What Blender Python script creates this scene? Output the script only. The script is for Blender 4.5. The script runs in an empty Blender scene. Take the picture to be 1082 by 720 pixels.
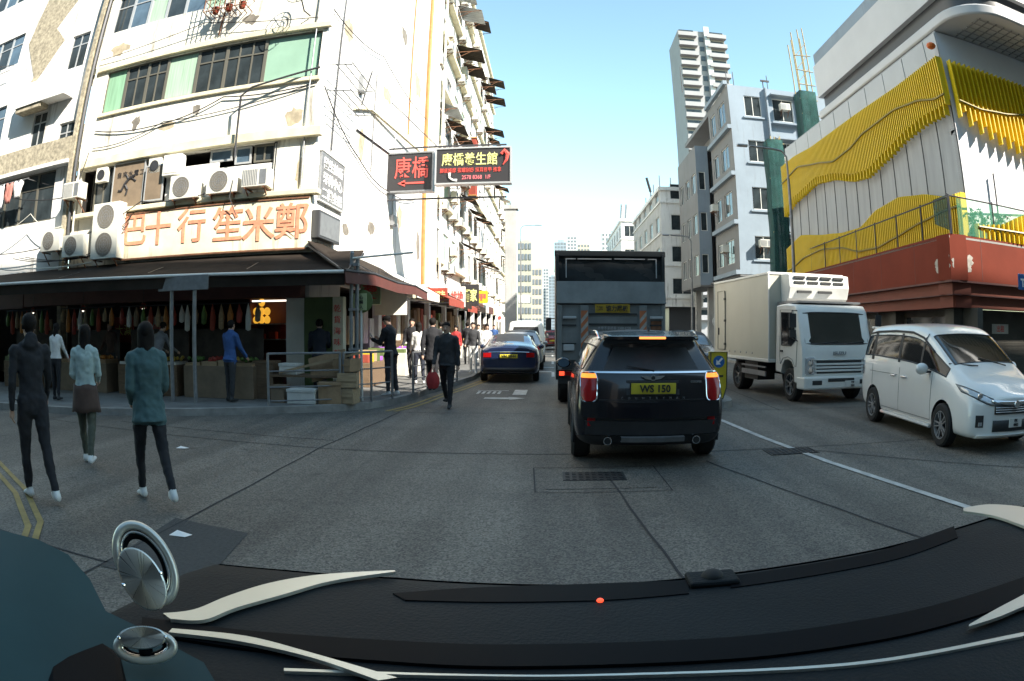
import bpy, bmesh, math, random
from math import sin, cos, tan, pi, radians, hypot, atan2
from mathutils import Vector, Matrix

R = math.radians
random.seed(7)
scene = bpy.context.scene
COL = scene.collection

# ------------------------------------------------------------------ camera
CAM_H = 1.6
cd = bpy.data.cameras.new('camera')
cam = bpy.data.objects.new('camera', cd)
COL.objects.link(cam)
cam.location = (0, 0, CAM_H)
cam.rotation_euler = (R(89.0), 0, R(3.44))
cd.type = 'PANO'
cd.sensor_width = 36.0
cd.sensor_fit = 'HORIZONTAL'
cd.clip_start = 0.02
cd.clip_end = 3000
for holder in (cd, getattr(cd, 'cycles', None)):        # wide dashcam lens
    if holder is None:
        continue
    try:
        holder.panorama_type = 'FISHEYE_LENS_POLYNOMIAL'
        holder.fisheye_fov = R(200)
        holder.fisheye_polynomial_k0 = 0.0
        holder.fisheye_polynomial_k1 = -0.043010
        holder.fisheye_polynomial_k2 = 0.0
        holder.fisheye_polynomial_k3 = -9.99e-6
        holder.fisheye_polynomial_k4 = 0.0
    except Exception as e:
        print('cam', e)
scene.camera = cam

# ------------------------------------------------------------------ light
SUN_EL, SUN_AZ = 38.0, 55.0          # azimuth: behind the camera, towards the right
world = bpy.data.worlds.new('World')
scene.world = world
world.use_nodes = True
nt = world.node_tree
nt.nodes.clear()
sky = nt.nodes.new('ShaderNodeTexSky')
sky.sky_type = 'NISHITA'
sky.sun_disc = False
sky.sun_elevation = R(SUN_EL)
sky.sun_rotation = R(180 - SUN_AZ)
sky.altitude = 50
sky.air_density = 1.0
sky.dust_density = 0.2
sky.ozone_density = 1.4
bg = nt.nodes.new('ShaderNodeBackground')
bg.inputs['Strength'].default_value = 0.15
wo = nt.nodes.new('ShaderNodeOutputWorld')
tint = nt.nodes.new('ShaderNodeMix'); tint.data_type = 'RGBA'; tint.blend_type = 'MULTIPLY'; tint.inputs[0].default_value = 1
tint.inputs[7].default_value = (1.0, 1.08, .88, 1)
nt.links.new(sky.outputs[0], tint.inputs[6]); nt.links.new(tint.outputs[2], bg.inputs[0])
nt.links.new(bg.outputs[0], wo.inputs[0])
ld = bpy.data.lights.new('sun', 'SUN')
ld.energy = 5.0
ld.angle = R(0.53)
ld.color = (1.0, 0.93, 0.82)
sun = bpy.data.objects.new('sun', ld)
COL.objects.link(sun)
sd = Vector((sin(R(SUN_AZ)) * cos(R(SUN_EL)), -cos(R(SUN_AZ)) * cos(R(SUN_EL)), sin(R(SUN_EL))))
sun.rotation_euler = sd.to_track_quat('Z', 'Y').to_euler()
sun.location = sd * 60
scene.view_settings.view_transform = 'Standard'
scene.view_settings.look = 'None'
scene.view_settings.exposure = 1.4
scene.view_settings.gamma = 1.0
scene.view_settings.use_curve_mapping = False
scene.cycles.max_bounces = 6
scene.cycles.diffuse_bounces = 3
scene.cycles.glossy_bounces = 3
scene.cycles.use_denoising = True

# ------------------------------------------------------------------ lens maths (measures the photo)
def _basis():
    y, p = R(3.44), R(1.0)
    f = Vector((-sin(y) * cos(p), cos(y) * cos(p), -sin(p)))
    r = Vector((cos(y), sin(y), 0))
    return f, r, r.cross(f)
_F, _Rr, _U = _basis()
def ray(u, v):
    dx, dy = u - 541, 360 - v
    q = hypot(dx, dy) or 1e-9
    t = .001431 * q + 3.68e-10 * q ** 3
    return _F * cos(t) + (_Rr * dx + _U * dy) / q * sin(t)
def on(u, v, y=None, x=None, z=None):
    """point of the plane y=, x= or z= seen at photo pixel u, v"""
    d = ray(u, v)
    if y is not None: k = y / d.y
    elif x is not None: k = x / d.x
    else: k = (z - CAM_H) / d.z
    return Vector((0, 0, CAM_H)) + d * k

# ------------------------------------------------------------------ materials
MATS = {}
def mat(name, col, rough=.6, metal=0., var=0., vscale=3., bump=0., bscale=40., spec=.5, stretch=None, coat=0., emit=None, estr=1., streak=0., alpha=1.):
    if name in MATS:
        return MATS[name]
    m = bpy.data.materials.new(name)
    m.use_nodes = True
    t = m.node_tree
    b = t.nodes['Principled BSDF']
    c4 = (*col, 1)
    b.inputs['Base Color'].default_value = c4
    b.inputs['Roughness'].default_value = rough
    b.inputs['Metallic'].default_value = metal
    b.inputs['Specular IOR Level'].default_value = spec
    if coat: b.inputs['Coat Weight'].default_value = coat; b.inputs['Coat Roughness'].default_value = .03
    if alpha < 1: b.inputs['Alpha'].default_value = alpha
    if emit:
        b.inputs['Emission Color'].default_value = (*emit, 1)
        b.inputs['Emission Strength'].default_value = estr
    if var or bump or streak:
        tc = t.nodes.new('ShaderNodeTexCoord')
        mp = t.nodes.new('ShaderNodeMapping')
        if stretch: mp.inputs['Scale'].default_value = stretch
        t.links.new(tc.outputs['Object'], mp.inputs[0])
    if var:
        n = t.nodes.new('ShaderNodeTexNoise'); n.inputs['Scale'].default_value = vscale
        n.inputs['Detail'].default_value = 8; n.inputs['Roughness'].default_value = .62
        t.links.new(mp.outputs[0], n.inputs['Vector'])
        r = t.nodes.new('ShaderNodeValToRGB')
        r.color_ramp.elements[0].position = .3; r.color_ramp.elements[1].position = .7
        r.color_ramp.elements[0].color = (*[max(0, c * (1 - var)) for c in col], 1)
        r.color_ramp.elements[1].color = (*[min(1, c * (1 + var)) for c in col], 1)
        t.links.new(n.outputs[0], r.inputs[0])
        out = r.outputs[0]
        if streak:
            m2 = t.nodes.new('ShaderNodeMapping'); m2.inputs['Scale'].default_value = (2.2, 2.2, .22)
            t.links.new(tc.outputs['Object'], m2.inputs[0])
            n2 = t.nodes.new('ShaderNodeTexNoise'); n2.inputs['Scale'].default_value = 1.6; n2.inputs['Detail'].default_value = 9
            n2.inputs['Roughness'].default_value = .7
            t.links.new(m2.outputs[0], n2.inputs['Vector'])
            r2 = t.nodes.new('ShaderNodeValToRGB')
            r2.color_ramp.elements[0].position = .55; r2.color_ramp.elements[1].position = .68
            r2.color_ramp.elements[0].color = (0, 0, 0, 1); r2.color_ramp.elements[1].color = (streak, streak, streak, 1)
            t.links.new(n2.outputs[0], r2.inputs[0])
            mx = t.nodes.new('ShaderNodeMix'); mx.data_type = 'RGBA'
            t.links.new(r2.outputs[0], mx.inputs[0]); t.links.new(out, mx.inputs[6])
            mx.inputs[7].default_value = (.11, .085, .055, 1)
            out = mx.outputs[2]
        t.links.new(out, b.inputs['Base Color'])
    if bump:
        n3 = t.nodes.new('ShaderNodeTexNoise'); n3.inputs['Scale'].default_value = bscale; n3.inputs['Detail'].default_value = 4
        t.links.new(mp.outputs[0], n3.inputs['Vector'])
        bp = t.nodes.new('ShaderNodeBump'); bp.inputs['Strength'].default_value = bump; bp.inputs['Distance'].default_value = .02
        t.links.new(n3.outputs[0], bp.inputs['Height']); t.links.new(bp.outputs[0], b.inputs['Normal'])
    MATS[name] = m
    return m

M = lambda n: MATS[n]
mat('cream_wall', (.78, .75, .66), .85, var=.14, vscale=.9, bump=.3, bscale=14, streak=.75)
mat('white_wall', (.74, .73, .70), .8, var=.08, vscale=.8, bump=.2, bscale=12, streak=.6)
mat('grey_wall', (.40, .40, .39), .85, var=.15, vscale=.8, bump=.3, bscale=14, streak=.3)
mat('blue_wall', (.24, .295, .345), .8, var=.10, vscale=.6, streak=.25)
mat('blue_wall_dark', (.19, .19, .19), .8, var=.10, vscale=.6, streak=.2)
mat('beige_wall', (.52, .45, .34), .85, var=.12, vscale=.6, streak=.2)
mat('hazed_yellow_wall', (.40, .38, .30), .85, var=.12, vscale=.6, streak=.15)  # yellow paled towards grey, distance haze put into the colour
mat('pebble_wall', (.34, .30, .22), .95, var=.5, vscale=9, bump=.6, bscale=30)
mat('ledge_cream', (.68, .62, .44), .85, var=.2, vscale=2)
mat('orange_pipe', (.40, .20, .06), .6, var=.25, vscale=4)
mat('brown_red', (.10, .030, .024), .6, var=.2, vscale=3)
mat('dark_interior', (.018, .015, .014), .9)
mat('dim_interior', (.06, .05, .042), .9, var=.5, vscale=2)
mat('white_metal', (.68, .68, .64), .45, var=.08, vscale=5)
mat('offwhite_plastic', (.66, .64, .56), .5, var=.1, vscale=4, streak=.15)
mat('grey_metal', (.30, .31, .32), .45, .5, var=.15, vscale=6)
mat('galvanised', (.22, .225, .23), .5, .4, var=.2, vscale=8)
mat('dark_metal', (.05, .05, .055), .45, .3, var=.2, vscale=5)
mat('black_plastic', (.022, .022, .024), .55, var=.2, vscale=10)
mat('rubber', (.018, .018, .018), .85)
mat('rust', (.18, .08, .04), .85, var=.4, vscale=8)
mat('chrome', (.72, .73, .75), .12, 1.)
mat('rim', (.38, .39, .40), .3, .9)
mat('dark_glass', (.008, .010, .012), .06, spec=.35)
mat('window_glass', (.035, .045, .050), .08, spec=.6, var=.5, vscale=1.2)
mat('window_glass_blue', (.09, .14, .19), .1, spec=.6, var=.4, vscale=1.1)
mat('green_glass', (.28, .44, .34), .2, spec=.5, var=.12, vscale=.8)
mat('curtain_green', (.22, .40, .26), .8, var=.22, vscale=3, stretch=(6, 6, .3))
mat('curtain_pale', (.34, .48, .36), .8, var=.25, vscale=3, stretch=(8, 8, .3))
mat('bronze_frame', (.16, .15, .12), .5, .3)
mat('alu_frame', (.52, .53, .53), .4, .4)
mat('sign_black', (.030, .028, .030), .5)
mat('sign_red_letters', (.75, .10, .08), .5)
mat('sign_yellow_letters', (.80, .80, .30), .5)
mat('sign_pink_letters', (.75, .20, .22), .5)
mat('white_letters', (.80, .80, .78), .5)
mat('faded_red_letters', (.66, .26, .15), .7, var=.25, vscale=8)
mat('signboard_cream', (.70, .64, .47), .8, var=.22, vscale=1.4, streak=.6)
mat('brown_panel', (.20, .15, .10), .7, var=.2, vscale=3)
mat('wood_pale', (.34, .25, .15), .8, var=.25, vscale=4, stretch=(1, 6, 6))
mat('wood_brown', (.15, .10, .06), .8, var=.3, vscale=4, stretch=(1, 6, 6))
mat('cardboard', (.28, .19, .11), .9, var=.2, vscale=5)
mat('styrofoam', (.62, .62, .58), .8, var=.1, vscale=6)
mat('canvas_dark', (.034, .027, .022), .95, spec=.1, var=.3, vscale=2)
mat('canvas_red', (.28, .05, .03), .85, var=.2, vscale=3)
mat('canvas_white', (.74, .72, .66), .8, var=.08, vscale=3)
mat('shop_green', (.10, .14, .045), .6, var=.2, vscale=2)
mat('shop_white', (.55, .53, .47), .7, var=.2, vscale=2)
mat('lantern', (.35, .2, .03), .5, emit=(1.0, .50, .05), estr=.30)
mat('tube_light', (.9, .9, .85), .4, emit=(1.0, .90, .75), estr=.8)
mat('fan_grey', (.17, .155, .13), .6)
mat('screen_glow', (.5, .4, .3), .4, emit=(1.0, .30, .12), estr=.7)
mat('green_net', (.012, .062, .055), .95, var=.35, vscale=3, alpha=.82)
mat('green_net_thin', (.10, .42, .26), .9, alpha=.33)
mat('bamboo', (.30, .24, .12), .7, var=.2, vscale=5)
mat('terracotta', (.165, .030, .015), .75, spec=.15, var=.14, vscale=.9, bump=.1, bscale=4)
mat('terracotta_light', (.17, .036, .018), .65, var=.14, vscale=.9)
mat('peeled_paint', (.36, .33, .29), .9, var=.4, vscale=6)
mat('fin_yellow', (.80, .55, .010), .45, var=.06, vscale=2)
mat('fin_rail', (.22, .17, .02), .5)
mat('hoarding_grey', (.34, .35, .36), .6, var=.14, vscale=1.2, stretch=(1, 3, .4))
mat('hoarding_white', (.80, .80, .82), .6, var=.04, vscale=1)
mat('cladding_white', (.55, .55, .55), .45, var=.05, vscale=.7)
mat('cladding_shade', (.46, .47, .48), .45, var=.08, vscale=.7)
mat('strip_dark', (.05, .052, .058), .35)
mat('concrete', (.30, .29, .27), .9, var=.15, vscale=1.2, bump=.3, bscale=20)
mat('kerb', (.24, .235, .22), .9, var=.25, vscale=3, bump=.3, bscale=25)
mat('leaf', (.05, .10, .03), .6, var=.4, vscale=6)
mat('line_white', (.42, .42, .40), .7, var=.35, vscale=5)
mat('line_yellow', (.26, .19, .06), .7, var=.3, vscale=5)
mat('joint', (.022, .022, .024), .9)
mat('iron', (.035, .035, .036), .6, .4, var=.3, vscale=20)

# ------------------------------------------------------------------ mesh accumulator
class MB:
    def __init__(s):
        s.v = []; s.f = []; s.mi = []; s.cur = 0; s.X = Matrix.Identity(4)
    def add(s, vs, fs, X=None):
        k = len(s.v)
        T = s.X if X is None else s.X @ X
        s.v += [tuple(T @ Vector(p)) for p in vs]
        s.f += [tuple(k + i for i in f) for f in fs]
        s.mi += [s.cur] * len(fs)
        return s
    def bx(s, x0, x1, y0, y1, z0, z1, X=None):
        vs = [(x, y, z) for z in (z0, z1) for y in (y0, y1) for x in (x0, x1)]
        return s.add(vs, [(0, 2, 3, 1), (4, 5, 7, 6), (0, 1, 5, 4), (2, 6, 7, 3), (0, 4, 6, 2), (1, 3, 7, 5)], X)
    def box(s, c, d, rz=0., X=None):
        T = Matrix.Translation(c) @ Matrix.Rotation(rz, 4, 'Z')
        if X is not None: T = X @ T
        a, b, e = d[0] / 2, d[1] / 2, d[2] / 2
        return s.bx(-a, a, -b, b, -e, e, T)
    def bar(s, p, q, r, n=6, r2=None, caps=True):
        p, q = Vector(p), Vector(q)
        d = q - p
        if d.length < 1e-6: return s
        z = d.normalized()
        x = z.orthogonal().normalized(); y = z.cross(x)
        r2 = r if r2 is None else r2
        vs = [p + (x * cos(2 * pi * i / n) + y * sin(2 * pi * i / n)) * r for i in range(n)] + \
             [q + (x * cos(2 * pi * i / n) + y * sin(2 * pi * i / n)) * r2 for i in range(n)]
        fs = [(i, (i + 1) % n, n + (i + 1) % n, n + i) for i in range(n)]
        if caps: fs += [tuple(range(n))[::-1], tuple(range(n, 2 * n))]
        return s.add(vs, fs)
    def beam(s, p, q, w, h=None):
        """square bar"""
        p, q = Vector(p), Vector(q); h = h or w
        z = (q - p).normalized()
        x = z.cross(Vector((0, 0, 1)))
        if x.length < .01: x = Vector((1, 0, 0))
        x.normalize(); y = z.cross(x)
        vs = [c + x * a * w / 2 + y * b * h / 2 for c in (p, q) for a, b in ((-1, -1), (1, -1), (1, 1), (-1, 1))]
        return s.add(vs, [(0, 3, 2, 1), (4, 5, 6, 7), (0, 1, 5, 4), (1, 2, 6, 5), (2, 3, 7, 6), (3, 0, 4, 7)])
    def path(s, pts, r, n=6, closed=False):
        pts = [Vector(p) for p in pts]
        m = len(pts); vs = []; 
        prev = None
        for i, p in enumerate(pts):
            a = pts[i - 1] if (i or closed) else p
            b = pts[(i + 1) % m] if (i < m - 1 or closed) else p
            z = (b - a)
            z = z.normalized() if z.length > 1e-9 else Vector((0, 0, 1))
            x = z.orthogonal().normalized() if prev is None else (prev - z * prev.dot(z))
            if x.length < 1e-4: x = z.orthogonal()
            x.normalize(); prev = x; y = z.cross(x)
            rr = r[i] if isinstance(r, (list, tuple)) else r
            vs += [p + (x * cos(2 * pi * k / n) + y * sin(2 * pi * k / n)) * rr for k in range(n)]
        fs = []
        for i in range(m if closed else m - 1):
            j = (i + 1) % m
            fs += [(i * n + k, i * n + (k + 1) % n, j * n + (k + 1) % n, j * n + k) for k in range(n)]
        if not closed: fs += [tuple(range(n))[::-1], tuple(range((m - 1) * n, m * n))]
        return s.add(vs, fs)
    def prism(s, poly, y0, y1, X=None):
        """poly in (x, z), extruded along y"""
        n = len(poly)
        vs = [(x, y0, z) for x, z in poly] + [(x, y1, z) for x, z in poly]
        fs = [tuple(range(n)), tuple(range(n, 2 * n))[::-1]] + [(i, n + i, n + (i + 1) % n, (i + 1) % n) for i in range(n)]
        return s.add(vs, fs, X)
    def slab(s, poly, z0, z1):
        """poly in (x, y), extruded up"""
        n = len(poly)
        vs = [(x, y, z0) for x, y in poly] + [(x, y, z1) for x, y in poly]
        fs = [tuple(range(n))[::-1], tuple(range(n, 2 * n))] + [(i, (i + 1) % n, n + (i + 1) % n, n + i) for i in range(n)]
        return s.add(vs, fs)
    def lathe(s, prof, n=20, X=None, caps=True):
        """prof (r, z)"""
        m = len(prof)
        vs = [(r * cos(2 * pi * k / n), r * sin(2 * pi * k / n), z) for r, z in prof for k in range(n)]
        fs = [(i * n + k, i * n + (k + 1) % n, (i + 1) * n + (k + 1) % n, (i + 1) * n + k) for i in range(m - 1) for k in range(n)]
        if caps: fs += [tuple(range(n))[::-1], tuple(range((m - 1) * n, m * n))]
        return s.add(vs, fs, X)
    def ball(s, c, r, n=10, m=8, X=None):
        r = (r, r, r) if not isinstance(r, (tuple, list)) else r
        prof = [(sin(pi * i / m), -cos(pi * i / m)) for i in range(m + 1)]
        prof[0] = (.02, -1); prof[-1] = (.02, 1)
        T = Matrix.Translation(c) @ Matrix.Diagonal((*r, 1))
        return s.lathe(prof, n, T if X is None else X @ T)
    def grid(s, rows):
        n = len(rows[0]); vs = [p for r_ in rows for p in r_]
        return s.add(vs, [(i * n + k, i * n + k + 1, (i + 1) * n + k + 1, (i + 1) * n + k) for i in range(len(rows) - 1) for k in range(n - 1)])
    def mesh(s, name, mats, smooth=None):
        me = bpy.data.meshes.new(name)
        me.from_pydata(s.v, [], s.f)
        for m in (mats if isinstance(mats, (list, tuple)) else [mats]):
            me.materials.append(M(m) if isinstance(m, str) else m)
        me.polygons.foreach_set('material_index', s.mi)
        me.update()
        bm = bmesh.new(); bm.from_mesh(me); bmesh.ops.recalc_face_normals(bm, faces=bm.faces); bm.to_mesh(me); bm.free()
        if smooth: shade(me, smooth)
        return me
    def obj(s, name, mats, parent=None, smooth=None, bevel=0, local=False, solid=0):
        return link(name, s.mesh(name, mats, smooth), parent, local, bevel, solid)

def shade(me, ang=40):
    me.polygons.foreach_set('use_smooth', [True] * len(me.polygons))
    try: me.set_sharp_from_angle(angle=R(ang))
    except Exception: pass

def mw(o):
    T = Matrix.Translation(o.location) @ o.rotation_euler.to_matrix().to_4x4()
    return mw(o.parent) @ o.matrix_parent_inverse @ T if o.parent else T

def link(name, me, parent=None, local=False, bevel=0, solid=0):
    """local: mesh is in the parent's own space; otherwise it is in world space"""
    o = bpy.data.objects.new(name, me)
    COL.objects.link(o)
    if parent is not None:
        o.parent = parent
        if not local:
            o.matrix_parent_inverse = mw(parent).inverted()
    if solid:
        k = o.modifiers.new('solid', 'SOLIDIFY'); k.thickness = solid; k.offset = 0
    if bevel:
        b = o.modifiers.new('bevel', 'BEVEL'); b.width = bevel; b.segments = 2; b.limit_method = 'ANGLE'; b.angle_limit = R(40)
        b.harden_normals = False
    return o

def tag(o, label, cat, group=None, kind=None):
    if label: o['label'] = label
    if cat: o['category'] = cat
    if group: o['group'] = group
    if kind: o['kind'] = kind
    return o

def thing(name, label, cat, loc=(0, 0, 0), rz=0., group=None):
    o = bpy.data.objects.new(name, None)
    o.empty_display_size = .2
    COL.objects.link(o)
    o.location = loc; o.rotation_euler = (0, 0, rz)
    return tag(o, label, cat, group)

def kids(o): return [c for c in bpy.data.objects if c.parent == o]
def dup(src, loc, rz=None, label=None, group=None, parent=None):
    c = src.copy(); COL.objects.link(c)
    if parent is not None: c.parent = parent
    else:
        c.location = loc
        if rz is not None: c.rotation_euler = (0, 0, rz)
    if label: c['label'] = label
    if group: c['group'] = group
    for k in kids(src): dup(k, None, parent=c)
    return c

_tx = {}
def text_geo(body, bold=0.):
    key = (body, bold)
    if key not in _tx:
        cu = bpy.data.curves.new('t', 'FONT'); cu.body = body; cu.size = 1; cu.offset = bold
        cu.resolution_u = 3; cu.extrude = .02
        cu.align_x = 'CENTER'; cu.align_y = 'CENTER'
        ob = bpy.data.objects.new('t', cu); COL.objects.link(ob)
        dg = bpy.context.evaluated_depsgraph_get()
        me = bpy.data.meshes.new_from_object(ob.evaluated_get(dg))
        vs = [tuple(v.co) for v in me.vertices]; fs = [tuple(p.vertices) for p in me.polygons]
        bpy.data.objects.remove(ob); bpy.data.curves.remove(cu); bpy.data.meshes.remove(me)
        if vs:      # centre on the inked box
            cx = (min(v[0] for v in vs) + max(v[0] for v in vs)) / 2
            cy = (min(v[1] for v in vs) + max(v[1] for v in vs)) / 2
            vs = [(x - cx, y - cy, z) for x, y, z in vs]
        _tx[key] = (vs, fs)
    return _tx[key]
def put_text(mb, body, pos, size, X=None, wide=None, bold=0., skew=0.):
    """writing in the x-z plane facing -y, centred on pos; wide: total width to fit"""
    vs, fs = text_geo(body, bold)
    if not vs: return
    w = max(v[0] for v in vs) - min(v[0] for v in vs)
    sx = size if wide is None else wide / w
    T = Matrix.Translation(pos)
    if X is not None: T = X @ T
    mb.add([((x + skew * y) * sx, -z * .3, y * size) for x, y, z in vs], fs, T)

class Face:
    """a facade plane: s runs along it, z up, out towards the street"""
    def __init__(f, ox, oy, deg):
        f.o = Vector((ox, oy, 0)); f.t = R(deg)
        f.a = Vector((cos(f.t), sin(f.t), 0)); f.n = Vector((sin(f.t), -cos(f.t), 0))
        f.X = Matrix.Translation(f.o) @ Matrix.Rotation(f.t, 4, 'Z')    # local x = along, -y = out
    def p(f, s, z, out=0.): return f.o + f.a * s + f.n * out + Vector((0, 0, z))
    def px(f, u, v, out=0.):
        d = ray(u, v); c = Vector((0, 0, CAM_H)); o = f.o + f.n * out
        q = c + d * ((o - c).dot(f.n) / d.dot(f.n)) - f.o
        return q.dot(f.a), q.z
def holed(mb, s0, s1, z0, z1, holes, t=.2):
    """wall slab (local frame, outer skin at y=0) with rectangular openings (a,b,c,d)=(s0,s1,z0,z1)"""
    xs = sorted({s0, s1, *[h[0] for h in holes], *[h[1] for h in holes]})
    zs = sorted({z0, z1, *[h[2] for h in holes], *[h[3] for h in holes]})
    xs = [x for x in xs if s0 <= x <= s1]; zs = [z for z in zs if z0 <= z <= z1]
    def solid(i, k):
        if not (0 <= i < len(xs) - 1 and 0 <= k < len(zs) - 1): return False
        a, c = (xs[i] + xs[i + 1]) / 2, (zs[k] + zs[k + 1]) / 2
        return not any(h[0] < a < h[1] and h[2] < c < h[3] for h in holes)
    q = []
    for i in range(len(xs) - 1):
        for k in range(len(zs) - 1):
            if not solid(i, k): continue
            a, b, c, d = xs[i], xs[i + 1], zs[k], zs[k + 1]
            q.append([(a, 0, c), (b, 0, c), (b, 0, d), (a, 0, d)])
            if i > 0 and not solid(i - 1, k): q.append([(a, 0, c), (a, 0, d), (a, t, d), (a, t, c)])
            if i < len(xs) - 2 and not solid(i + 1, k): q.append([(b, 0, c), (b, t, c), (b, t, d), (b, 0, d)])
            if not solid(i, k - 1): q.append([(a, 0, c), (a, t, c), (b, t, c), (b, 0, c)])
            if not solid(i, k + 1): q.append([(a, 0, d), (b, 0, d), (b, t, d), (a, t, d)])
    idx = {}; vs = []; fs = []
    for f in q:
        ff = []
        for p in f:
            if p not in idx: idx[p] = len(vs); vs.append(p)
            ff.append(idx[p])
        fs.append(ff)
    mb.add(vs, fs)
ORD = ['ground', 'first', 'second', 'third', 'fourth', 'fifth', 'sixth', 'seventh', 'eighth', 'ninth', 'tenth', 'eleventh', 'twelfth', 'thirteenth', 'fourteenth']
# ================================================================== GROUND
def road_material():
    m = bpy.data.materials.new('road_concrete'); m.use_nodes = True
    t = m.node_tree; b = t.nodes['Principled BSDF']
    tc = t.nodes.new('ShaderNodeTexCoord')
    def noise(sc, det=6, rough=.6):
        n = t.nodes.new('ShaderNodeTexNoise'); n.inputs['Scale'].default_value = sc; n.inputs['Detail'].default_value = det
        n.inputs['Roughness'].default_value = rough
        t.links.new(tc.outputs['Object'], n.inputs['Vector']); return n.outputs[0]
    def ramp(src, p0, c0, p1, c1):
        r = t.nodes.new('ShaderNodeValToRGB'); r.color_ramp.elements[0].position = p0; r.color_ramp.elements[1].position = p1
        r.color_ramp.elements[0].color = (*c0, 1); r.color_ramp.elements[1].color = (*c1, 1); t.links.new(src, r.inputs[0]); return r.outputs[0]
    def mix(mode, fac, a, c):
        x = t.nodes.new('ShaderNodeMix'); x.data_type = 'RGBA'; x.blend_type = mode
        if isinstance(fac, float): x.inputs[0].default_value = fac
        else: t.links.new(fac, x.inputs[0])
        t.links.new(a, x.inputs[6]); t.links.new(c, x.inputs[7]) if not isinstance(c, tuple) else setattr(x.inputs[7], 'default_value', (*c, 1)); return x.outputs[2]
    base = ramp(noise(.35, 8, .65), .35, (.085, .079, .070), .68, (.128, .120, .106))
    vor = t.nodes.new('ShaderNodeTexVoronoi'); vor.inputs['Scale'].default_value = 70
    t.links.new(tc.outputs['Object'], vor.inputs['Vector'])
    stones = ramp(vor.outputs['Color'], .15, (.42, .42, .42), .85, (1.95, 1.93, 1.85))
    c = mix('MULTIPLY', .85, base, stones)
    fine = ramp(noise(190, 3), .35, (.6, .6, .6), .7, (1.4, 1.4, 1.4))
    c = mix('MULTIPLY', .7, c, fine)
    stain = ramp(noise(1.1, 9, .72), .56, (0, 0, 0), .70, (1, 1, 1))
    s2 = t.nodes.new('ShaderNodeMath'); s2.operation = 'MULTIPLY'; s2.inputs[1].default_value = .45; t.links.new(stain, s2.inputs[0])
    c = mix('MIX', s2.outputs[0], c, (.035, .034, .033))
    mp = t.nodes.new('ShaderNodeMapping'); mp.inputs['Scale'].default_value = (1.5, .07, 1); t.links.new(tc.outputs['Object'], mp.inputs[0])
    nn = t.nodes.new('ShaderNodeTexNoise'); nn.inputs['Scale'].default_value = 1.0; nn.inputs['Detail'].default_value = 5; t.links.new(mp.outputs[0], nn.inputs['Vector'])
    trk = ramp(nn.outputs[0], .42, (.72, .72, .72), .62, (1.12, 1.11, 1.09)); c = mix('MULTIPLY', 1.0, c, trk)
    drip = ramp(noise(2.6, 2, .4), .70, (1, 1, 1), .76, (.45, .45, .46)); c = mix('MULTIPLY', .8, c, drip)
    t.links.new(c, b.inputs['Base Color'])
    b.inputs['Roughness'].default_value = .72
    bp = t.nodes.new('ShaderNodeBump'); bp.inputs['Strength'].default_value = .5; bp.inputs['Distance'].default_value = .006
    t.links.new(vor.outputs['Distance'], bp.inputs['Height']); t.links.new(bp.outputs[0], b.inputs['Normal'])
    MATS['road'] = m
road_material()
mat('paving', (.15, .148, .14), .85, var=.3, vscale=1.5, bump=.4, bscale=30)
mat('patch_asphalt', (.055, .053, .050), .9, var=.25, vscale=30, bump=.6, bscale=90)
def struct(name, mb, m, **k): return tag(mb.obj(name, m, **k), None, None, kind='structure')

b = MB(); b.add([(-400, -80, 0), (400, -80, 0), (400, 900, 0), (-400, 900, 0)], [(0, 1, 2, 3)])
struct('road', b, 'road')
kerbL = [(-2.44, 200), (-2.44, 20.45), (-2.75, 17.6), (-3.05, 15.6), (-3.2, 14.2), (-3.38, 13.3), (-3.65, 12.65), (-4.2, 12.1), (-5.54, 11.24), (-6.65, 10.5), (-9, 9.4), (-13, 8.6), (-60, 2.0)]
def pavement(name, line, far):
    inner = []
    n = len(line)
    nx = []
    for i in range(n):
        a = Vector(line[max(0, i - 1)]); c = Vector(line[min(n - 1, i + 1)])
        d = (c - a).normalized(); nx.append(Vector((d.y, -d.x)) * far)
    inn = [tuple(Vector(line[i]) + nx[i] * .14) for i in range(n)]
    k = MB()
    for i in range(n - 1):
        k.slab([line[i], line[i + 1], inn[i + 1], inn[i]], 0.0, .135)
    ko = struct('kerb_' + name, k, 'kerb')
    return inn
innL = pavement('left', kerbL, 1)
b = MB(); b.slab([(x, y) for x, y in innL] + [(-60, 200)], 0, .13); struct('pavement_left', b, 'paving')
kerbR = [(60, 10.6), (13, 11.4), (10.4, 11.8), (9.2, 12.7), (8.75, 14.2), (8.7, 30), (8.4, 200)]
innR = pavement('right', kerbR, 1)
b = MB(); b.slab([(x, y) for x, y in innR] + [(60, 200)], 0, .13); struct('pavement_right', b, 'paving')
# pavement behind the camera, left corner
b = MB(); b.slab([(-60, -60), (-6.2, -60), (-6.2, .8), (-7.6, 3.2), (-11, 4.4), (-60, -2)], 0, .13); struct('pavement_near', b, 'paving')
b = MB(); b.slab([(8.8, -60), (60, -60), (60, 2), (12, 2), (9.4, .6), (8.8, -2)], 0, .13); struct('pavement_near', b, 'paving')

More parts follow.
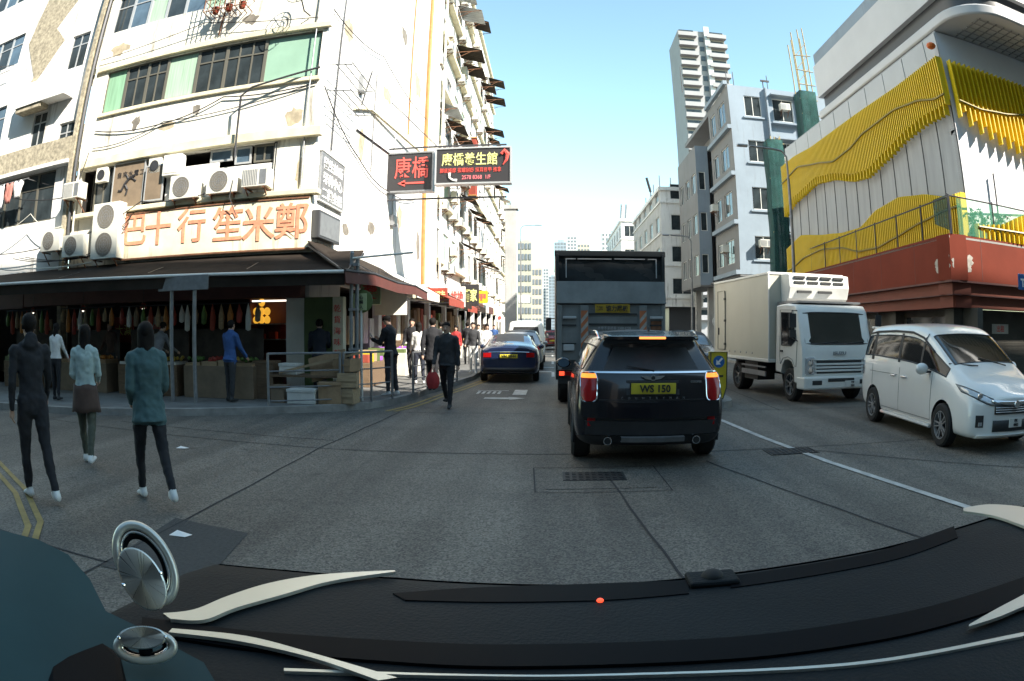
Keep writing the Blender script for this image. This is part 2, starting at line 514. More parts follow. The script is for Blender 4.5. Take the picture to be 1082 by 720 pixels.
def strip(mb, pts, w, z):
    pts = [Vector(p) for p in pts]
    L, Rr = [], []
    for i, p in enumerate(pts):
        a = pts[max(0, i - 1)]; c = pts[min(len(pts) - 1, i + 1)]
        d = (c - a).normalized(); nn = Vector((-d.y, d.x)) * w / 2
        L.append((p.x + nn.x, p.y + nn.y, z)); Rr.append((p.x - nn.x, p.y - nn.y, z))
    k = len(mb.v)
    mb.add(L + Rr, [(i, i + 1, len(pts) + i + 1, len(pts) + i) for i in range(len(pts) - 1)])
b = MB()
for pts in ([(.62, 7.0), (.9, 3.6), (1.0, 0)], [(1.9, 7.7), (3.05, 3.7), (3.5, 1)], [(-3.1, 8.17), (-3.03, 4.6), (-3.0, 1)],
            [(-9, 8.6), (-3.1, 8.25), (3.2, 8.35), (9, 7.9)], [(-2.9, 12.3), (3, 12.6), (8, 12.2)], [(.3, 14), (.28, 60)], [(-3.1, 8.2), (-2.9, 12.3)],
            [(3.3, 8.3), (7.5, 3.8)], [(4.6, 12.4), (4.9, 20)], [(-9, 3.2), (-3.0, 3.3)], [(-7.5, 9.2), (-3.1, 8.9)]):
    q = []
    for i in range(len(pts) - 1):
        for j in range(8):
            t = j / 8; q.append((pts[i][0] * (1 - t) + pts[i + 1][0] * t + random.uniform(-.012, .012), pts[i][1] * (1 - t) + pts[i + 1][1] * t + random.uniform(-.012, .012)))
    q.append(pts[-1]); strip(b, q, .022, .005)
struct('road_joints', b, 'joint')
b = MB(); strip(b, [(3.0, 11.4), (3.17, 9.2), (3.42, 7.2), (3.92, 4.4), (4.6, 1.5)], .10, .009)
struct('road_lane_marking', b, 'line_white')
b = MB()
for y0 in (22, 30, 38, 46, 56): strip(b, [(.05, y0), (.05, y0 + 2.5)], .1, .008)
strip(b, [(-1.9, 24.6), (.0, 24.6)], .35, .008); strip(b, [(-1.9, 27.4), (.1, 27.4)], .35, .008)  # both cross strips are streaks of sunlight painted on the road
# direction writing in front of the blue car
for k in range(5): b.bx(-1.86 + k * .13, -1.79 + k * .13, 16.1, 16.75, .006, .009)
b.bx(-1.9, -1.1, 16.9, 17.0, .006, .009)
b.bx(-.95, -.62, 15.9, 17.2, .006, .009); b.slab([(-1.55, 14.9), (-.95, 14.9), (-.95, 14.75), (-.6, 15.1), (-1.0, 15.4), (-1.0, 15.25), (-1.55, 15.25)], .006, .009)
struct('road_words_and_sun_streaks', b, 'line_white')
for off in (.0, .18):
    b = MB(); strip(b, [(-2.15 + off, 26), (-2.15 + off, 20.4), (-2.45 + off, 17.6), (-2.72 + off, 15.6), (-2.85 + off, 14.2), (-2.98 + off, 13.2), (-3.2 + off, 12.4)], .09, .008)
    strip(b, [(-9.5, 6.6 - off), (-6.6 , 5.15 - off), (-5.2, 4.42 - off), (-4.2, 3.7 - off), (-3.55, 2.9 - off), (-3.2, 2.0 - off)], .07, .008)
    struct('road_edge_marking', b, 'line_yellow')
# trench patch and inspection covers
b = MB(); b.slab([(-3.15, 4.55), (-2.35, 4.45), (-2.15, 3.3), (-3.0, 3.2)], .003, .0045); struct('road_patch', b, 'patch_asphalt')
b = MB(); b.slab([(-.05, 7.3), (1.15, 7.35), (1.1, 6.45), (-.05, 6.42)], .003, .0045); struct('road_patch', b, 'road')
def cover(c, w, d, label):
    t = thing('manhole_cover', label, 'manhole cover', (c[0], c[1], .004), 0, 'iron covers in the road')
    m = MB(); m.bx(-w / 2, w / 2, -d / 2, d / 2, 0, .006)
    m.obj('frame', 'iron', t, local=True)
    m = MB()
    nx, ny = int(w / .075), int(d / .075)
    for i in range(nx):
        for j in range(ny):
            x = -w / 2 + .05 + i * (w - .1) / max(1, nx - 1); y = -d / 2 + .05 + j * (d - .1) / max(1, ny - 1)
            m.bx(x - .022, x + .022, y - .022, y + .022, .006, .011)
    m.obj('plate', 'grey_metal' if 0 else 'iron', t, local=True)
cover((.47, 7.0), .68, .42, 'rectangular iron manhole cover in a concrete patch right behind the dark small car')
cover((3.2, 8.05), .72, .4, 'rectangular iron manhole cover beside the white lane line near the white minivan')
b = MB(); strip(b, [(-.2, 7.45), (1.2, 7.5), (1.22, 6.3), (-.15, 6.28), (-.2, 7.45)], .018, .006); struct('road_joints', b, 'joint')
for (u, v), lb in (((193, 474), 'flat scrap of white paper lying on the road right of the pedestrians'), ((191, 566), 'small white paper scrap on the road in front of the dashboard')):
    p = on(u, v, z=0); m = MB(); m.add([(-.09, -.05, .004), (.08, -.06, .016), (.09, .05, .005), (-.07, .06, .02), (0, 0, .028)], [(0, 1, 4), (1, 2, 4), (2, 3, 4), (3, 0, 4)])
    o = m.obj('paper_scrap', 'white_letters'); o.location = (p.x, p.y, 0); tag(o, lb, 'litter', 'paper scraps on the road')

# ================================================================== BUILDING HELPERS
_wm = {}
def win_meshes(w, h, kind, fm, nx, nz):
    key = (round(w, 2), round(h, 2), kind, fm, nx, nz)
    if key in _wm: return _wm[key]
    f = MB(); t = .045
    f.bx(0, w, .05, .11, 0, t); f.bx(0, w, .05, .11, h - t, h); f.bx(0, t, .05, .11, t, h - t); f.bx(w - t, w, .05, .11, t, h - t)
    for i in range(1, nx): f.bx(w * i / nx - .02, w * i / nx + .02, .055, .105, t, h - t)
    for k in range(1, nz): f.bx(t, w - t, .057, .103, h * .68 * k / (nz - 1) - .02 if nz == 2 else h * k / nz - .02, h * .68 + .02 if nz == 2 else h * k / nz + .02)
    g = MB(); g.bx(t, w - t, .078, .084, t, h - t)
    _wm[key] = (f.mesh('window', fm), g.mesh('pane', kind))
    return _wm[key]
def put(root, me, name, F, s, z, out=0., parent=None):
    o = bpy.data.objects.new(name, me); COL.objects.link(o)
    if parent is not None: o.parent = parent; return o
    o.parent = root; o.location = F.p(s, z, out) - Vector(root.location); o.rotation_euler = (0, 0, F.t)
    return o
def window(root, F, s0, s1, z0, z1, kind='window_glass', fm='alu_frame', nx=2, nz=1, out=0.):
    a, g = win_meshes(s1 - s0, z1 - z0, kind, fm, nx, nz)
    w = put(root, a, 'window', F, s0, z0, out)
    put(root, g, 'pane', F, 0, 0, 0, w)
    return w
def fmb(F):
    m = MB(); m.X = F.X.copy(); return m     # local: x along, -y out, z up
def room(root, F, s0, s1, z0, z1, depth=3., m='dark_interior', name='interior'):
    b = fmb(F)
    b.add([(s0, .2, z0), (s1, .2, z0), (s1, .2, z1), (s0, .2, z1), (s0, depth, z0), (s1, depth, z0), (s1, depth, z1), (s0, depth, z1)],
          [(4, 5, 6, 7), (0, 4, 7, 3), (1, 2, 6, 5), (0, 1, 5, 4), (3, 7, 6, 2)])
    return b.obj(name, m, root)

# ---- air conditioners: prototypes, then copies
def ac_proto(kind, w, h, d):
    """origin on the wall, bottom centre; -y is out"""
    t = thing('air_conditioner', None, 'air conditioner')
    m = MB(); m.bx(-w / 2, w / 2, -d - .08, -.08, 0, h); m.obj('casing', 'offwhite_plastic', t, local=True, bevel=.012)
    if kind == 'split' or kind == 'tall':
        n = 2 if kind == 'tall' else 1
        for k in range(n):
            zc = h * (k + .5) / n; r = min(w * .36, h / n * .42); g = MB()
            xc = -.1 * w if kind == 'split' else 0
            T = Matrix.Translation((xc, -d - .085, zc)) @ Matrix.Rotation(R(90), 4, 'X')
            for q in range(1, 5):
                rr = r * q / 4
                g.path([T @ Vector((rr * cos(2 * pi * a / 20), rr * sin(2 * pi * a / 20), 0)) for a in range(20)], .006, 4, closed=True)
            for q in range(8): g.bar(T @ Vector((0, 0, 0)), T @ Vector((r * cos(q * pi / 4), r * sin(q * pi / 4), 0)), .005, 4)
            fo = g.obj('fan_grille', 'grey_metal', t, local=True)
            g = MB(); g.lathe([(r * .97, 0), (r * .97, .008)], 20, T @ Matrix.Translation((0, 0, -.008)))
            k_ = g.obj('fan_opening', 'fan_grey', fo, local=True)
    else:
        g = MB()
        for k in range(9): g.bx(-w / 2 + .03 + k * (w * .6) / 9, -w / 2 + .03 + k * (w * .6) / 9 + .02, -d - .09, -d - .078, .04, h - .04)
        g.bx(w / 2 - w * .3, w / 2 - .03, -d - .088, -d - .08, .05, h - .05)
        g.obj('louvre', 'grey_metal', t, local=True)
    g = MB()
    for x in (-w * .36, w * .36):
        g.beam((x, .0, -.02), (x, -d - .08, -.02), .03); g.beam((x, -.01, -.34), (x, -d, -.03), .025)
    g.obj('bracket', 'rust', t, local=True)
    return t
AC = {'split': ac_proto('split', .85, .58, .32), 'tall': ac_proto('tall', .95, 1.42, .36), 'box': ac_proto('box', .66, .44, .42)}
ACN = {k: 0 for k in AC}
def ac(kind, F, s, z, label, out=0., group='air conditioners on the left block', cat=None):
    src = AC[kind]
    if ACN[kind] == 0: o = src; o.location = F.p(s, z, out); o.rotation_euler = (0, 0, F.t); o['label'] = label; o['group'] = group
    else: o = dup(src, F.p(s, z, out), F.t, label, group)
    ACN[kind] += 1
    return o

def cable(pts, r, m, label, cat='cable', name='cable', group=None, sag=0.):
    if sag:
        q = []
        for i in range(len(pts) - 1):
            a, c = Vector(pts[i]), Vector(pts[i + 1])
            for j in range(8):
                t = j / 8; p = a.lerp(c, t); p.z -= sag * 4 * t * (1 - t); q.append(p)
        q.append(Vector(pts[-1])); pts = q
    mb = MB(); mb.path(pts, r, 6)
    return tag(mb.obj(name, m, smooth=50), label, cat, group)
# ================================================================== LEFT CORNER BUILDING
A = Face(-5.25, 13.5, 3.5)
Bf = Face(-5.25, 13.5, 90)
HB = 27.0
bl = thing('corner_building', 'old cream and white walled corner tenement above the dark awning on the left', 'building', (-5.25, 13.5, 0))
S = lambda u, v, out=0.: A.px(u, v, out)[0]
Z = lambda u, v, out=0.: A.px(u, v, out)[1]
AL = -7.45                                   # left end of facade A
fl1, fl2, fl3, fl4 = (4.72, 5.95), (7.56, 8.86), (10.2, 11.5), (13.0, 14.3)
holes = [(-7.25, -1.05, *fl1), (-6.85, -.12, *fl2), (-7.15, -3.1, *fl3), (-7.15, -.3, *fl4), (-7.15, -.3, 15.9, 17.2), (AL, -.55, .13, 2.95)]
w = fmb(A); holed(w, AL, 0, .0, HB, holes); w.obj('wall', 'cream_wall', bl)
for (a, c, d, e) in holes[:-1]: room(bl, A, a, c, d, e, 3)
# projecting ledges
w = fmb(A)
w.bx(AL, .14, -.16, .02, 5.98, 6.22); w.bx(AL, .10, -.10, .02, 8.90, 9.06); w.bx(-6.9, -.05, -.07, .02, 7.44, 7.55)
w.bx(AL, .10, -.10, .02, 11.6, 11.76); w.bx(AL, .1, -.1, .02, 14.4, 14.56); w.bx(AL, .2, -.25, .02, 4.58, 4.70)
w.obj('ledge', 'ledge_cream', bl, bevel=.015)
# second-floor strip of windows
px_edges = [(-6.85, -6.08, 'curtain_green', 1, 1), (-6.08, -5.30, 'window_glass', 2, 2), (-5.30, -4.62, 'window_glass', 2, 2), (-4.62, -3.62, 'curtain_pale', 1, 1),
            (-3.62, -2.75, 'window_glass', 2, 2), (-2.75, -1.62, 'window_glass', 3, 2), (-1.62, -.12, 'green_glass', 1, 1)]
for a, c, kd, nx, nz in px_edges: window(bl, A, a, c, *fl2, kind=kd, fm='bronze_frame', nx=nx, nz=nz)
for k in range(6): window(bl, A, -7.15 + k * .675, -7.15 + (k + 1) * .675, *fl3, kind=('window_glass', 'window_glass_blue', 'curtain_pale')[k % 3], fm='alu_frame', nx=1, nz=2)
for z0, z1 in (fl4, (15.9, 17.2)):
    for k in range(8): window(bl, A, -7.15 + k * .856, -7.15 + (k + 1) * .856, z0, z1, kind=('window_glass', 'curtain_pale')[k % 2], fm='alu_frame', nx=2, nz=1)
# first floor: panels and small windows filling the recess
def panel(F, s0, s1, z0, z1, m, root, name='panel', y0=.02, y1=.06):
    p = fmb(F); p.bx(s0, s1, y0, y1, z0, z1); return p.obj(name, m, root)
panel(A, S(232, 150), S(293, 150), fl1[0], 5.45, 'white_wall', bl)
panel(A, S(178, 168), S(232, 168) - .01, fl1[0], 5.6, 'white_wall', bl)
panel(A, S(293, 150) + .02, -1.06, fl1[0], fl1[1], 'offwhite_plastic', bl)
window(bl, A, S(222, 160), S(245, 160), 5.62, 5.93, kind='window_glass_blue', fm='alu_frame', nx=1)
window(bl, A, S(248, 160), S(265, 160), 5.5, 5.93, kind='window_glass_blue', fm='alu_frame', nx=1)
window(bl, A, S(268, 160), S(290, 160), 5.5, 5.93, kind='window_glass', fm='bronze_frame', nx=2)
window(bl, A, S(100, 190), S(119, 190), fl1[0], fl1[1], kind='window_glass', fm='bronze_frame', nx=2)
# dark joint lines of the white panels at the corner
p = fmb(A)
for s in (S(293, 150), -1.04): p.bx(s - .012, s + .012, -.012, -.002, fl1[0], fl1[1])
p.bx(S(293, 150), -1.04, -.012, -.002, fl1[1] - .03, fl1[1]); p.obj('panel_joint', 'dark_metal', bl)
# B facade of the corner building (long wall up the street)
bw = []
for k in range(7):
    z0 = 4.95 + 2.82 * k
    for j, s in enumerate((15.2, 18.0, 20.8, 23.6)):
        bw.append((s, s + 1.7, z0, z0 + 1.35, (j + k) % 4))
shopB = [(2.2, 6.0), (6.4, 10.2), (10.6, 14.4), (14.8, 18.8), (19.2, 23.0), (23.4, 26.2)]
w = fmb(Bf); holed(w, 0, 26.5, 0, HB, [q[:4] for q in bw] + [(a, c, .13, 2.7) for a, c in shopB]); w.obj('wall', 'white_wall', bl)
for a, c, d, e, q in bw:
    window(bl, Bf, a, c, d, e, kind=('window_glass', 'green_glass', 'curtain_pale', 'window_glass_blue')[q], fm='alu_frame', nx=3, nz=1)
w = fmb(Bf)
for k in range(8): w.bx(14.9, 26.5, -.35, .02, 4.55 + 2.82 * k, 4.75 + 2.82 * k)
w.bx(0, 26.5, -.12, .02, 3.05, 3.25); w.obj('ledge', 'ledge_cream', bl)
p = fmb(Bf); p.bx(13.0, 14.6, -.28, .02, 3.3, 26.5); p.obj('pilaster', 'cream_wall', bl, bevel=.02)
# roof and back
p = MB(); p.bx(-12.7, -5.27, 13.7, 39.9, HB - .3, HB); p.bx(-12.7, -12.5, 13.7, 39.9, 0, HB - .3); p.bx(-12.5, -5.27, 39.7, 39.9, 0, HB - .3)
p.obj('roof', 'concrete', bl)
# ---- ground floor shop (open front under the awning)
p = fmb(A); p.bx(-7.4, -.1, 5.6, 5.7, .13, 2.95); p.obj('back_wall', 'dim_interior', bl)
p = fmb(A); p.bx(-7.4, -.1, .2, 5.6, 2.96, 3.0); p.obj('shop_ceiling', 'dim_interior', bl)
shop = fmb(A); shop.bx(-8.9, -.02, -.55, -.22, 2.28, 2.82); shop.obj('fascia', 'brown_red', bl)
p = fmb(A); p.bx(S(322, 340), S(352, 340), -.05, .12, .13, 2.3); p.obj('green_panel', 'shop_green', bl)
p = fmb(A); p.bx(S(352, 340) + .02, S(364, 340), -.12, .12, .13, 2.3); co = p.obj('column', 'signboard_cream', bl)
p = fmb(A)
for k in range(6): put_text(p, '乾貨海味雜糧'[k], (S(358, 340), -.125, 2.05 - k * .24), .17)
p.obj('lettering', 'sign_red_letters', co)

# signboard with faded red characters
sb = thing('shop_signboard', 'long cream signboard with large faded red characters over the dark awning', 'signboard', tuple(A.p(-3, 3.3)))
s0, s1 = S(131, 245, .2), S(326, 240, .2)
p = fmb(A); p.bx(s0, s1, -.22, -.02, 3.33, 4.52); p.obj('board', 'signboard_cream', sb, bevel=.01)
p = fmb(A); p.beam((s0, -.23, 3.36), (s1, -.23, 3.36), .04); p.beam((s0, -.23, 4.5), (s1, -.23, 4.5), .03); p.obj('frame', 'rust', sb)
p = fmb(A)
for ch, u, v in (('巴', 143, 243), ('十', 167, 241), ('行', 202, 238), ('笙', 240, 236), ('米', 273, 236), ('鄭', 308, 233)):
    s, z = A.px(u, v, .24); put_text(p, ch, (s, -.235, z), .86, bold=.012)
p.obj('lettering', 'faded_red_letters', sb)

# awning: dark sheet, pale front tube, bracket lamps
aw = thing('awning', 'long dark canvas awning with a pale front tube over the corner shop front', 'awning', tuple(A.p(-4, 2.8)))
fr = [on(u, v, y=12.15 + (u - 365) * .0085 * .75) for u, v in ((365, 284), (250, 287), (150, 290), (60, 294))]
fr = [Vector((-3.98, 12.15, 2.72)), Vector((-6.2, 11.75, 2.72)), Vector((-8.6, 11.2, 2.72)), Vector((-11.2, 10.5, 2.72)), Vector((-16, 9.4, 2.75))]
bk = [A.p(1.25, 3.28, .03), A.p(-1.0, 3.28, .03), A.p(-3.5, 3.28, .03), A.p(-6.2, 3.28, .03), A.p(-11, 3.28, .03)]
p = MB(); p.grid([[tuple(q) for q in fr], [tuple(a.lerp(c, .5) - Vector((0, 0, .06))) for a, c in zip(fr, bk)], [tuple(q) for q in bk]])
p.obj('canopy', 'canvas_dark', aw, solid=.03)
p = MB(); p.path([q + Vector((0, -.02, 0)) for q in fr], .035, 8); p.obj('front_tube', 'white_metal', aw, smooth=50)
p = MB()
for a, c in zip(fr, bk): p.beam(a - Vector((0, 0, .03)), c - Vector((0, 0, .06)), .04)
p.obj('frame', 'dark_metal', aw)
p = MB(); p.grid([[tuple(q + Vector((0, .01, -.03))) for q in fr], [tuple(q + Vector((0, .03, -.26))) for q in fr]]); p.obj('valance', 'canvas_dark', aw, solid=.012)

# awning round the corner along the street
aw2 = thing('awning', 'dark sagging corner awning on the street side next to the metal sign post', 'awning', tuple(Bf.p(2, 3)))
f2 = [Vector((-3.95, 12.1, 2.74)), Vector((-3.75, 13.6, 2.78)), Vector((-3.7, 15.5, 2.72)), Vector((-3.7, 17.6, 2.78)), Vector((-3.75, 19.6, 2.70))]
b2 = [Vector((-5.2, 13.2, 3.5)), Vector((-5.2, 14, 3.55)), Vector((-5.2, 15.5, 3.5)), Vector((-5.2, 17.6, 3.5)), Vector((-5.2, 19.6, 3.45))]
p = MB(); p.grid([[tuple(q) for q in f2], [tuple(a.lerp(c, .5) - Vector((0, 0, .1))) for a, c in zip(f2, b2)], [tuple(q) for q in b2]]); p.obj('canopy', 'canvas_dark', aw2, solid=.03)
p = MB(); p.path(f2, .03, 6)
for a, c in zip(f2, b2): p.beam(a - Vector((0, 0, .03)), c - Vector((0, 0, .08)), .035)
p.obj('frame', 'dark_metal', aw2)
p = MB(); p.grid([[tuple(q + Vector((0, 0, -.02))) for q in f2], [tuple(q + Vector((.02, 0, -.25))) for q in f2]]); p.obj('valance', 'brown_red', aw2, solid=.012)

# street-side shops
kinds = [('brown_red', 'canvas_dark'), ('shop_white', 'canvas_white'), ('signboard_cream', 'canvas_red'), ('sign_black', 'canvas_dark'), ('canvas_red', 'canvas_red'), ('shop_green', 'canvas_dark')]
for k, ((a, c), (fm_, am)) in enumerate(zip(shopB, kinds)):
    room(bl, Bf, a, c, .13, 2.7, 3.5, 'dim_interior')
    p = fmb(Bf); p.bx(a, c, -.18, -.01, 2.74, 3.3); o = p.obj('fascia', fm_, bl)
    p = fmb(Bf)
    put_text(p, ['', '茶餐廳', '海味', '藥房', '找換', '麵家'][k], ((a + c) / 2, -.19, 3.02), .42, bold=.02)
    if k: p.obj('lettering', 'sign_yellow_letters' if k in (3, 4, 5) else 'sign_red_letters', o)
    if k:
        pr = (1.15, 1.5, 1.3, 1.1, 1.25)[k - 1]
        t = thing('awning', ['', 'white canvas awning over the second street-side shop', 'red sloping awning above the pavement crowd', 'dark short awning beyond the red awning',
                             'small red awning farther up the left pavement', 'last dark awning at the far end of the corner block'][k], 'awning', tuple(Bf.p(a, 3)))
        p = fmb(Bf); z1_ = 3.35 + .1 * (k % 2)
        p.add([(a - .1, -.02, z1_), (c + .1, -.02, z1_), (c + .1, -pr, z1_ - .62), (a - .1, -pr, z1_ - .62)], [(0, 1, 2, 3)]); p.obj('canopy', am, t, solid=.03)
        p = fmb(Bf); p.bx(a - .1, c + .1, -pr - .015, -pr + .005, z1_ - .88, z1_ - .6); p.obj('valance', am, t)
        p = fmb(Bf)
        for s in (a, c): p.beam((s, -.02, z1_ - .75), (s, -pr, z1_ - .66), .03)
        p.obj('frame', 'dark_metal', t)

# ---- shop contents, corner shop
t = thing('shop_display', 'lit dark display cabinet with golden lanterns and red glow inside the corner shop', 'display cabinet', tuple(A.p(-2.5, .13, -1.2)))
a0, a1 = S(262, 350, -1.0), S(334, 350, -1.0)
p = fmb(A); p.bx(a0, a1, 1.0, 1.6, .13, 1.05); p.bx(a0, a1, 1.5, 1.6, 1.05, 2.4); p.bx(a0, a1, 1.0, 1.6, 2.35, 2.42); p.bx(a0, a0 + .06, 1.0, 1.6, 1.05, 2.35); p.bx(a1 - .06, a1, 1.0, 1.6, 1.05, 2.35)
p.obj('cabinet', 'brown_red', t)
p = fmb(A)
for zz in (1.35, 1.72): p.bx(a0 + .06, a1 - .06, 1.02, 1.5, zz, zz + .03)
p.obj('shelf', 'grey_metal', t)
p = fmb(A); p.bx(a0 + .1, a1 - .1, 1.02, 1.05, 2.27, 2.31); p.obj('tube_light', 'tube_light', t)
for cx in (a0 + .32, a1 - .28):
    for dx, dz in ((-.15, 0), (.15, 0), (-.15, .2), (.15, .2), (0, .2), (0, .42), (0, 0)):
        p = MB(); q = A.p(cx + dx, 1.84 + dz, -1.15); p.ball((q.x, q.y, q.z), (.085, .085, .1), 12, 8); p.obj('lantern_globe', 'lantern', t, smooth=60)  # yellow lanterns in stacked groups, glow set in the material
p = fmb(A)
for k in range(7): p.bx(a0 + .2 + k * .33, a0 + .38 + k * .33, 1.1, 1.3, 1.38, 1.5 + .05 * (k % 3))
p.obj('packet', 'canvas_red', t)
p = fmb(A); p.bx(a0 + .9, a1 - .5, 1.45, 1.49, 1.42, 1.6); p.obj('neon_sign', 'screen_glow', t)

def crate(name, loc, sx, sy, sz, m, label, cat, rz=0, open_=False, group=None):
    t = thing(name, label, cat, loc, rz, group)
    p = MB()
    if open_:
        q = .015
        p.bx(-sx / 2, sx / 2, -sy / 2, sy / 2, 0, q); p.bx(-sx / 2, sx / 2, -sy / 2, -sy / 2 + q, q, sz); p.bx(-sx / 2, sx / 2, sy / 2 - q, sy / 2, q, sz)
        p.bx(-sx / 2, -sx / 2 + q, -sy / 2 + q, sy / 2 - q, q, sz); p.bx(sx / 2 - q, sx / 2, -sy / 2 + q, sy / 2 - q, q, sz)
    else: p.bx(-sx / 2, sx / 2, -sy / 2, sy / 2, 0, sz)
    p.obj('box_body', m, t, local=True, bevel=.008)
    p = MB()
    if open_:
        p.bx(-sx / 2 - .01, sx / 2 + .01, -sy / 2 - .012, -sy / 2, sz * .45, sz * .6)
        p.obj('slat', m, t, local=True)
    else:
        p.bx(-sx / 2 - .012, sx / 2 + .012, -sy / 2 - .012, sy / 2 + .012, sz - .05, sz + .012); p.obj('lid', m, t, local=True, bevel=.006)
    return t
def rp(u, v, y): q = on(u, v, y=y); return q
# stack behind the railing
PZ = .13
def at_rail(u, dy=0.): # point on the pavement just behind the railing
    q = on(u, 400, y=12.3 + dy); return (q.x, 12.3 + dy)
x, y = at_rail(296); crate('cardboard_box', (x, y, PZ), .30, .35, .34, 'brown_panel', 'small brown box at the left foot of the railing stack', 'box')
x, y = at_rail(321); crate('foam_box', (x, y, PZ), .62, .40, .28, 'styrofoam', 'white foam box at the bottom of the stack behind the railing', 'foam box')
x, y = at_rail(347); crate('cardboard_box', (x, y + .1, PZ), .46, .42, .42, 'cardboard', 'brown cardboard box under the leaning boards behind the railing', 'box', .25)
x, y = at_rail(367, .2); crate('wooden_crate', (x, y, PZ), .40, .4, .30, 'wood_pale', 'pale wooden crate at the bottom beside the sign post', 'crate', -.1, True)
crate('wooden_crate', (x + .02, y, PZ + .315), .40, .4, .30, 'wood_pale', 'pale wooden crate second from the bottom beside the sign post', 'crate', .15, True)
crate('wooden_crate', (x - .02, y + .05, PZ + .63), .42, .4, .26, 'cardboard', 'open brown crate on top of the stack beside the sign post', 'crate', -.3, True)
t = thing('market_table', 'low dark wooden table behind the railing with boxes on it', 'table', (at_rail(325)[0], 12.75, PZ))
p = MB(); p.bx(-.95, .8, -.3, .3, .5, .54); p.obj('tabletop', 'wood_brown', t, local=True)
for sx in (-.9, .75):
    for sy in (-.26, .26):
        p = MB(); p.bx(sx - .025, sx + .025, sy - .025, sy + .025, 0, .5); p.obj('leg', 'wood_brown', t, local=True)
x, y = at_rail(300); crate('foam_box', (x, 12.7, PZ + .545), .42, .35, .22, 'styrofoam', 'small white foam box standing on the low table', 'foam box')
x, y = at_rail(270); crate('cardboard_box', (x, 12.9, PZ + .0), .5, .4, .8, 'wood_brown', 'tall dark box left behind the railing post', 'box')
t = tag(MB().add([(-.9, -.02, 0), (.9, -.02, .42), (.9, .02, .42), (-.9, .02, 0), (-.9, -.02, .05), (.9, -.02, .47), (.9, .02, .47), (-.9, .02, .05)],
    [(0, 1, 2, 3), (4, 5, 6, 7), (0, 1, 5, 4), (2, 3, 7, 6), (0, 3, 7, 4), (1, 2, 6, 5)]).obj('wooden_plank', 'wood_pale'), 'pale plank leaning aslant across the low table', 'plank')
t.location = (at_rail(333)[0], 12.5, PZ + .56)
t = tag(MB().bx(-.42, .42, -.012, .012, 0, .5).obj('cardboard_sheet', 'cardboard'), 'flattened brown cardboard sheet leaning behind the railing', 'cardboard sheet')
t.location = (at_rail(345)[0], 12.55, PZ + .5); t.rotation_euler = (-.2, -.25, 0)
for n_, c_ in dict(prod_orange=(.42, .16, .03), prod_green=(.08, .16, .035), prod_red=(.28, .035, .025), prod_yellow=(.42, .30, .05)).items(): mat(n_, c_, .55, var=.2, vscale=9)
# market stalls in front of the left shops, seen dim under the awning
for k, (sx, lb, cm) in enumerate(((-3.9, 'dim market counter with grey produce trays left of the lit cabinet', 'wood_brown'), (-6.1, 'dark market counter with pale cartons behind the crossing pedestrians', 'brown_panel'), (-8.6, 'left end market counter below the dark awning', 'wood_brown'), (-1.9, 'market counter nearest the lit cabinet, just behind the railing stack', 'brown_panel'))):
    q = A.p(sx, PZ, .6); t = thing('market_counter', lb, 'counter', tuple(q), A.t)
    p = MB(); p.bx(-.9, .9, -.35, .35, 0, .7); p.obj('counter_body', cm, t, local=True, bevel=.01)
    p = MB()
    for j in range(4): p.bx(-.86 + j * .44, -.46 + j * .44, -.32, .3, .7, .76 + .03 * ((j + k) % 3))
    p.obj('tray', ('styrofoam', 'cardboard', 'shop_green', 'wood_pale')[k], t, local=True)
    p = MB(); p.bx(-.9, .9, .3, .34, .7, 1.5); p.obj('backboard', 'dim_interior', t, local=True)
    rg = random.Random(k + 40)
    for j in range(4):
        p = MB()
        for q_ in range(16): p.ball((-.66 + j * .44 + rg.uniform(-.16, .16), rg.uniform(-.26, .22), .80 + rg.uniform(0, .06)), (.045, .045, .042), 8, 6)
        p.obj('produce', ('prod_orange', 'prod_green', 'prod_red', 'prod_yellow', 'prod_green')[(j + k * 2) % 5], t, local=True, smooth=60)
    p = MB(); p.bar((-1.0, -.1, 2.05), (1.0, -.1, 2.05), .015, 5); p.obj('hanging_rail', 'dark_metal', t, local=True)
    for j in range(9):
        x_ = -.92 + j * .23; L_ = rg.uniform(.22, .55)
        p = MB(); p.path([(x_, -.1, 2.04), (x_, -.1, 1.96), (x_ + .01, -.1, 1.96 - L_ * .4), (x_, -.1, 1.96 - L_), (x_, -.1, 1.93 - L_)], [.006, .03, .075, .065, .01], 8)
        p.obj('hanging_bundle', ('prod_red', 'wood_pale', 'prod_green', 'styrofoam', 'prod_orange', 'canvas_red', 'brown_panel')[(j * 3 + k) % 7], t, local=True, smooth=60)
# fascia over the left shops
p = fmb(A); p.bx(-14.5, -8.95, -.55, -.22, 2.25, 2.82); tag(p.obj('shop_fascia', 'brown_red'), 'dull red shop fascia under the left end of the awning', 'fascia')

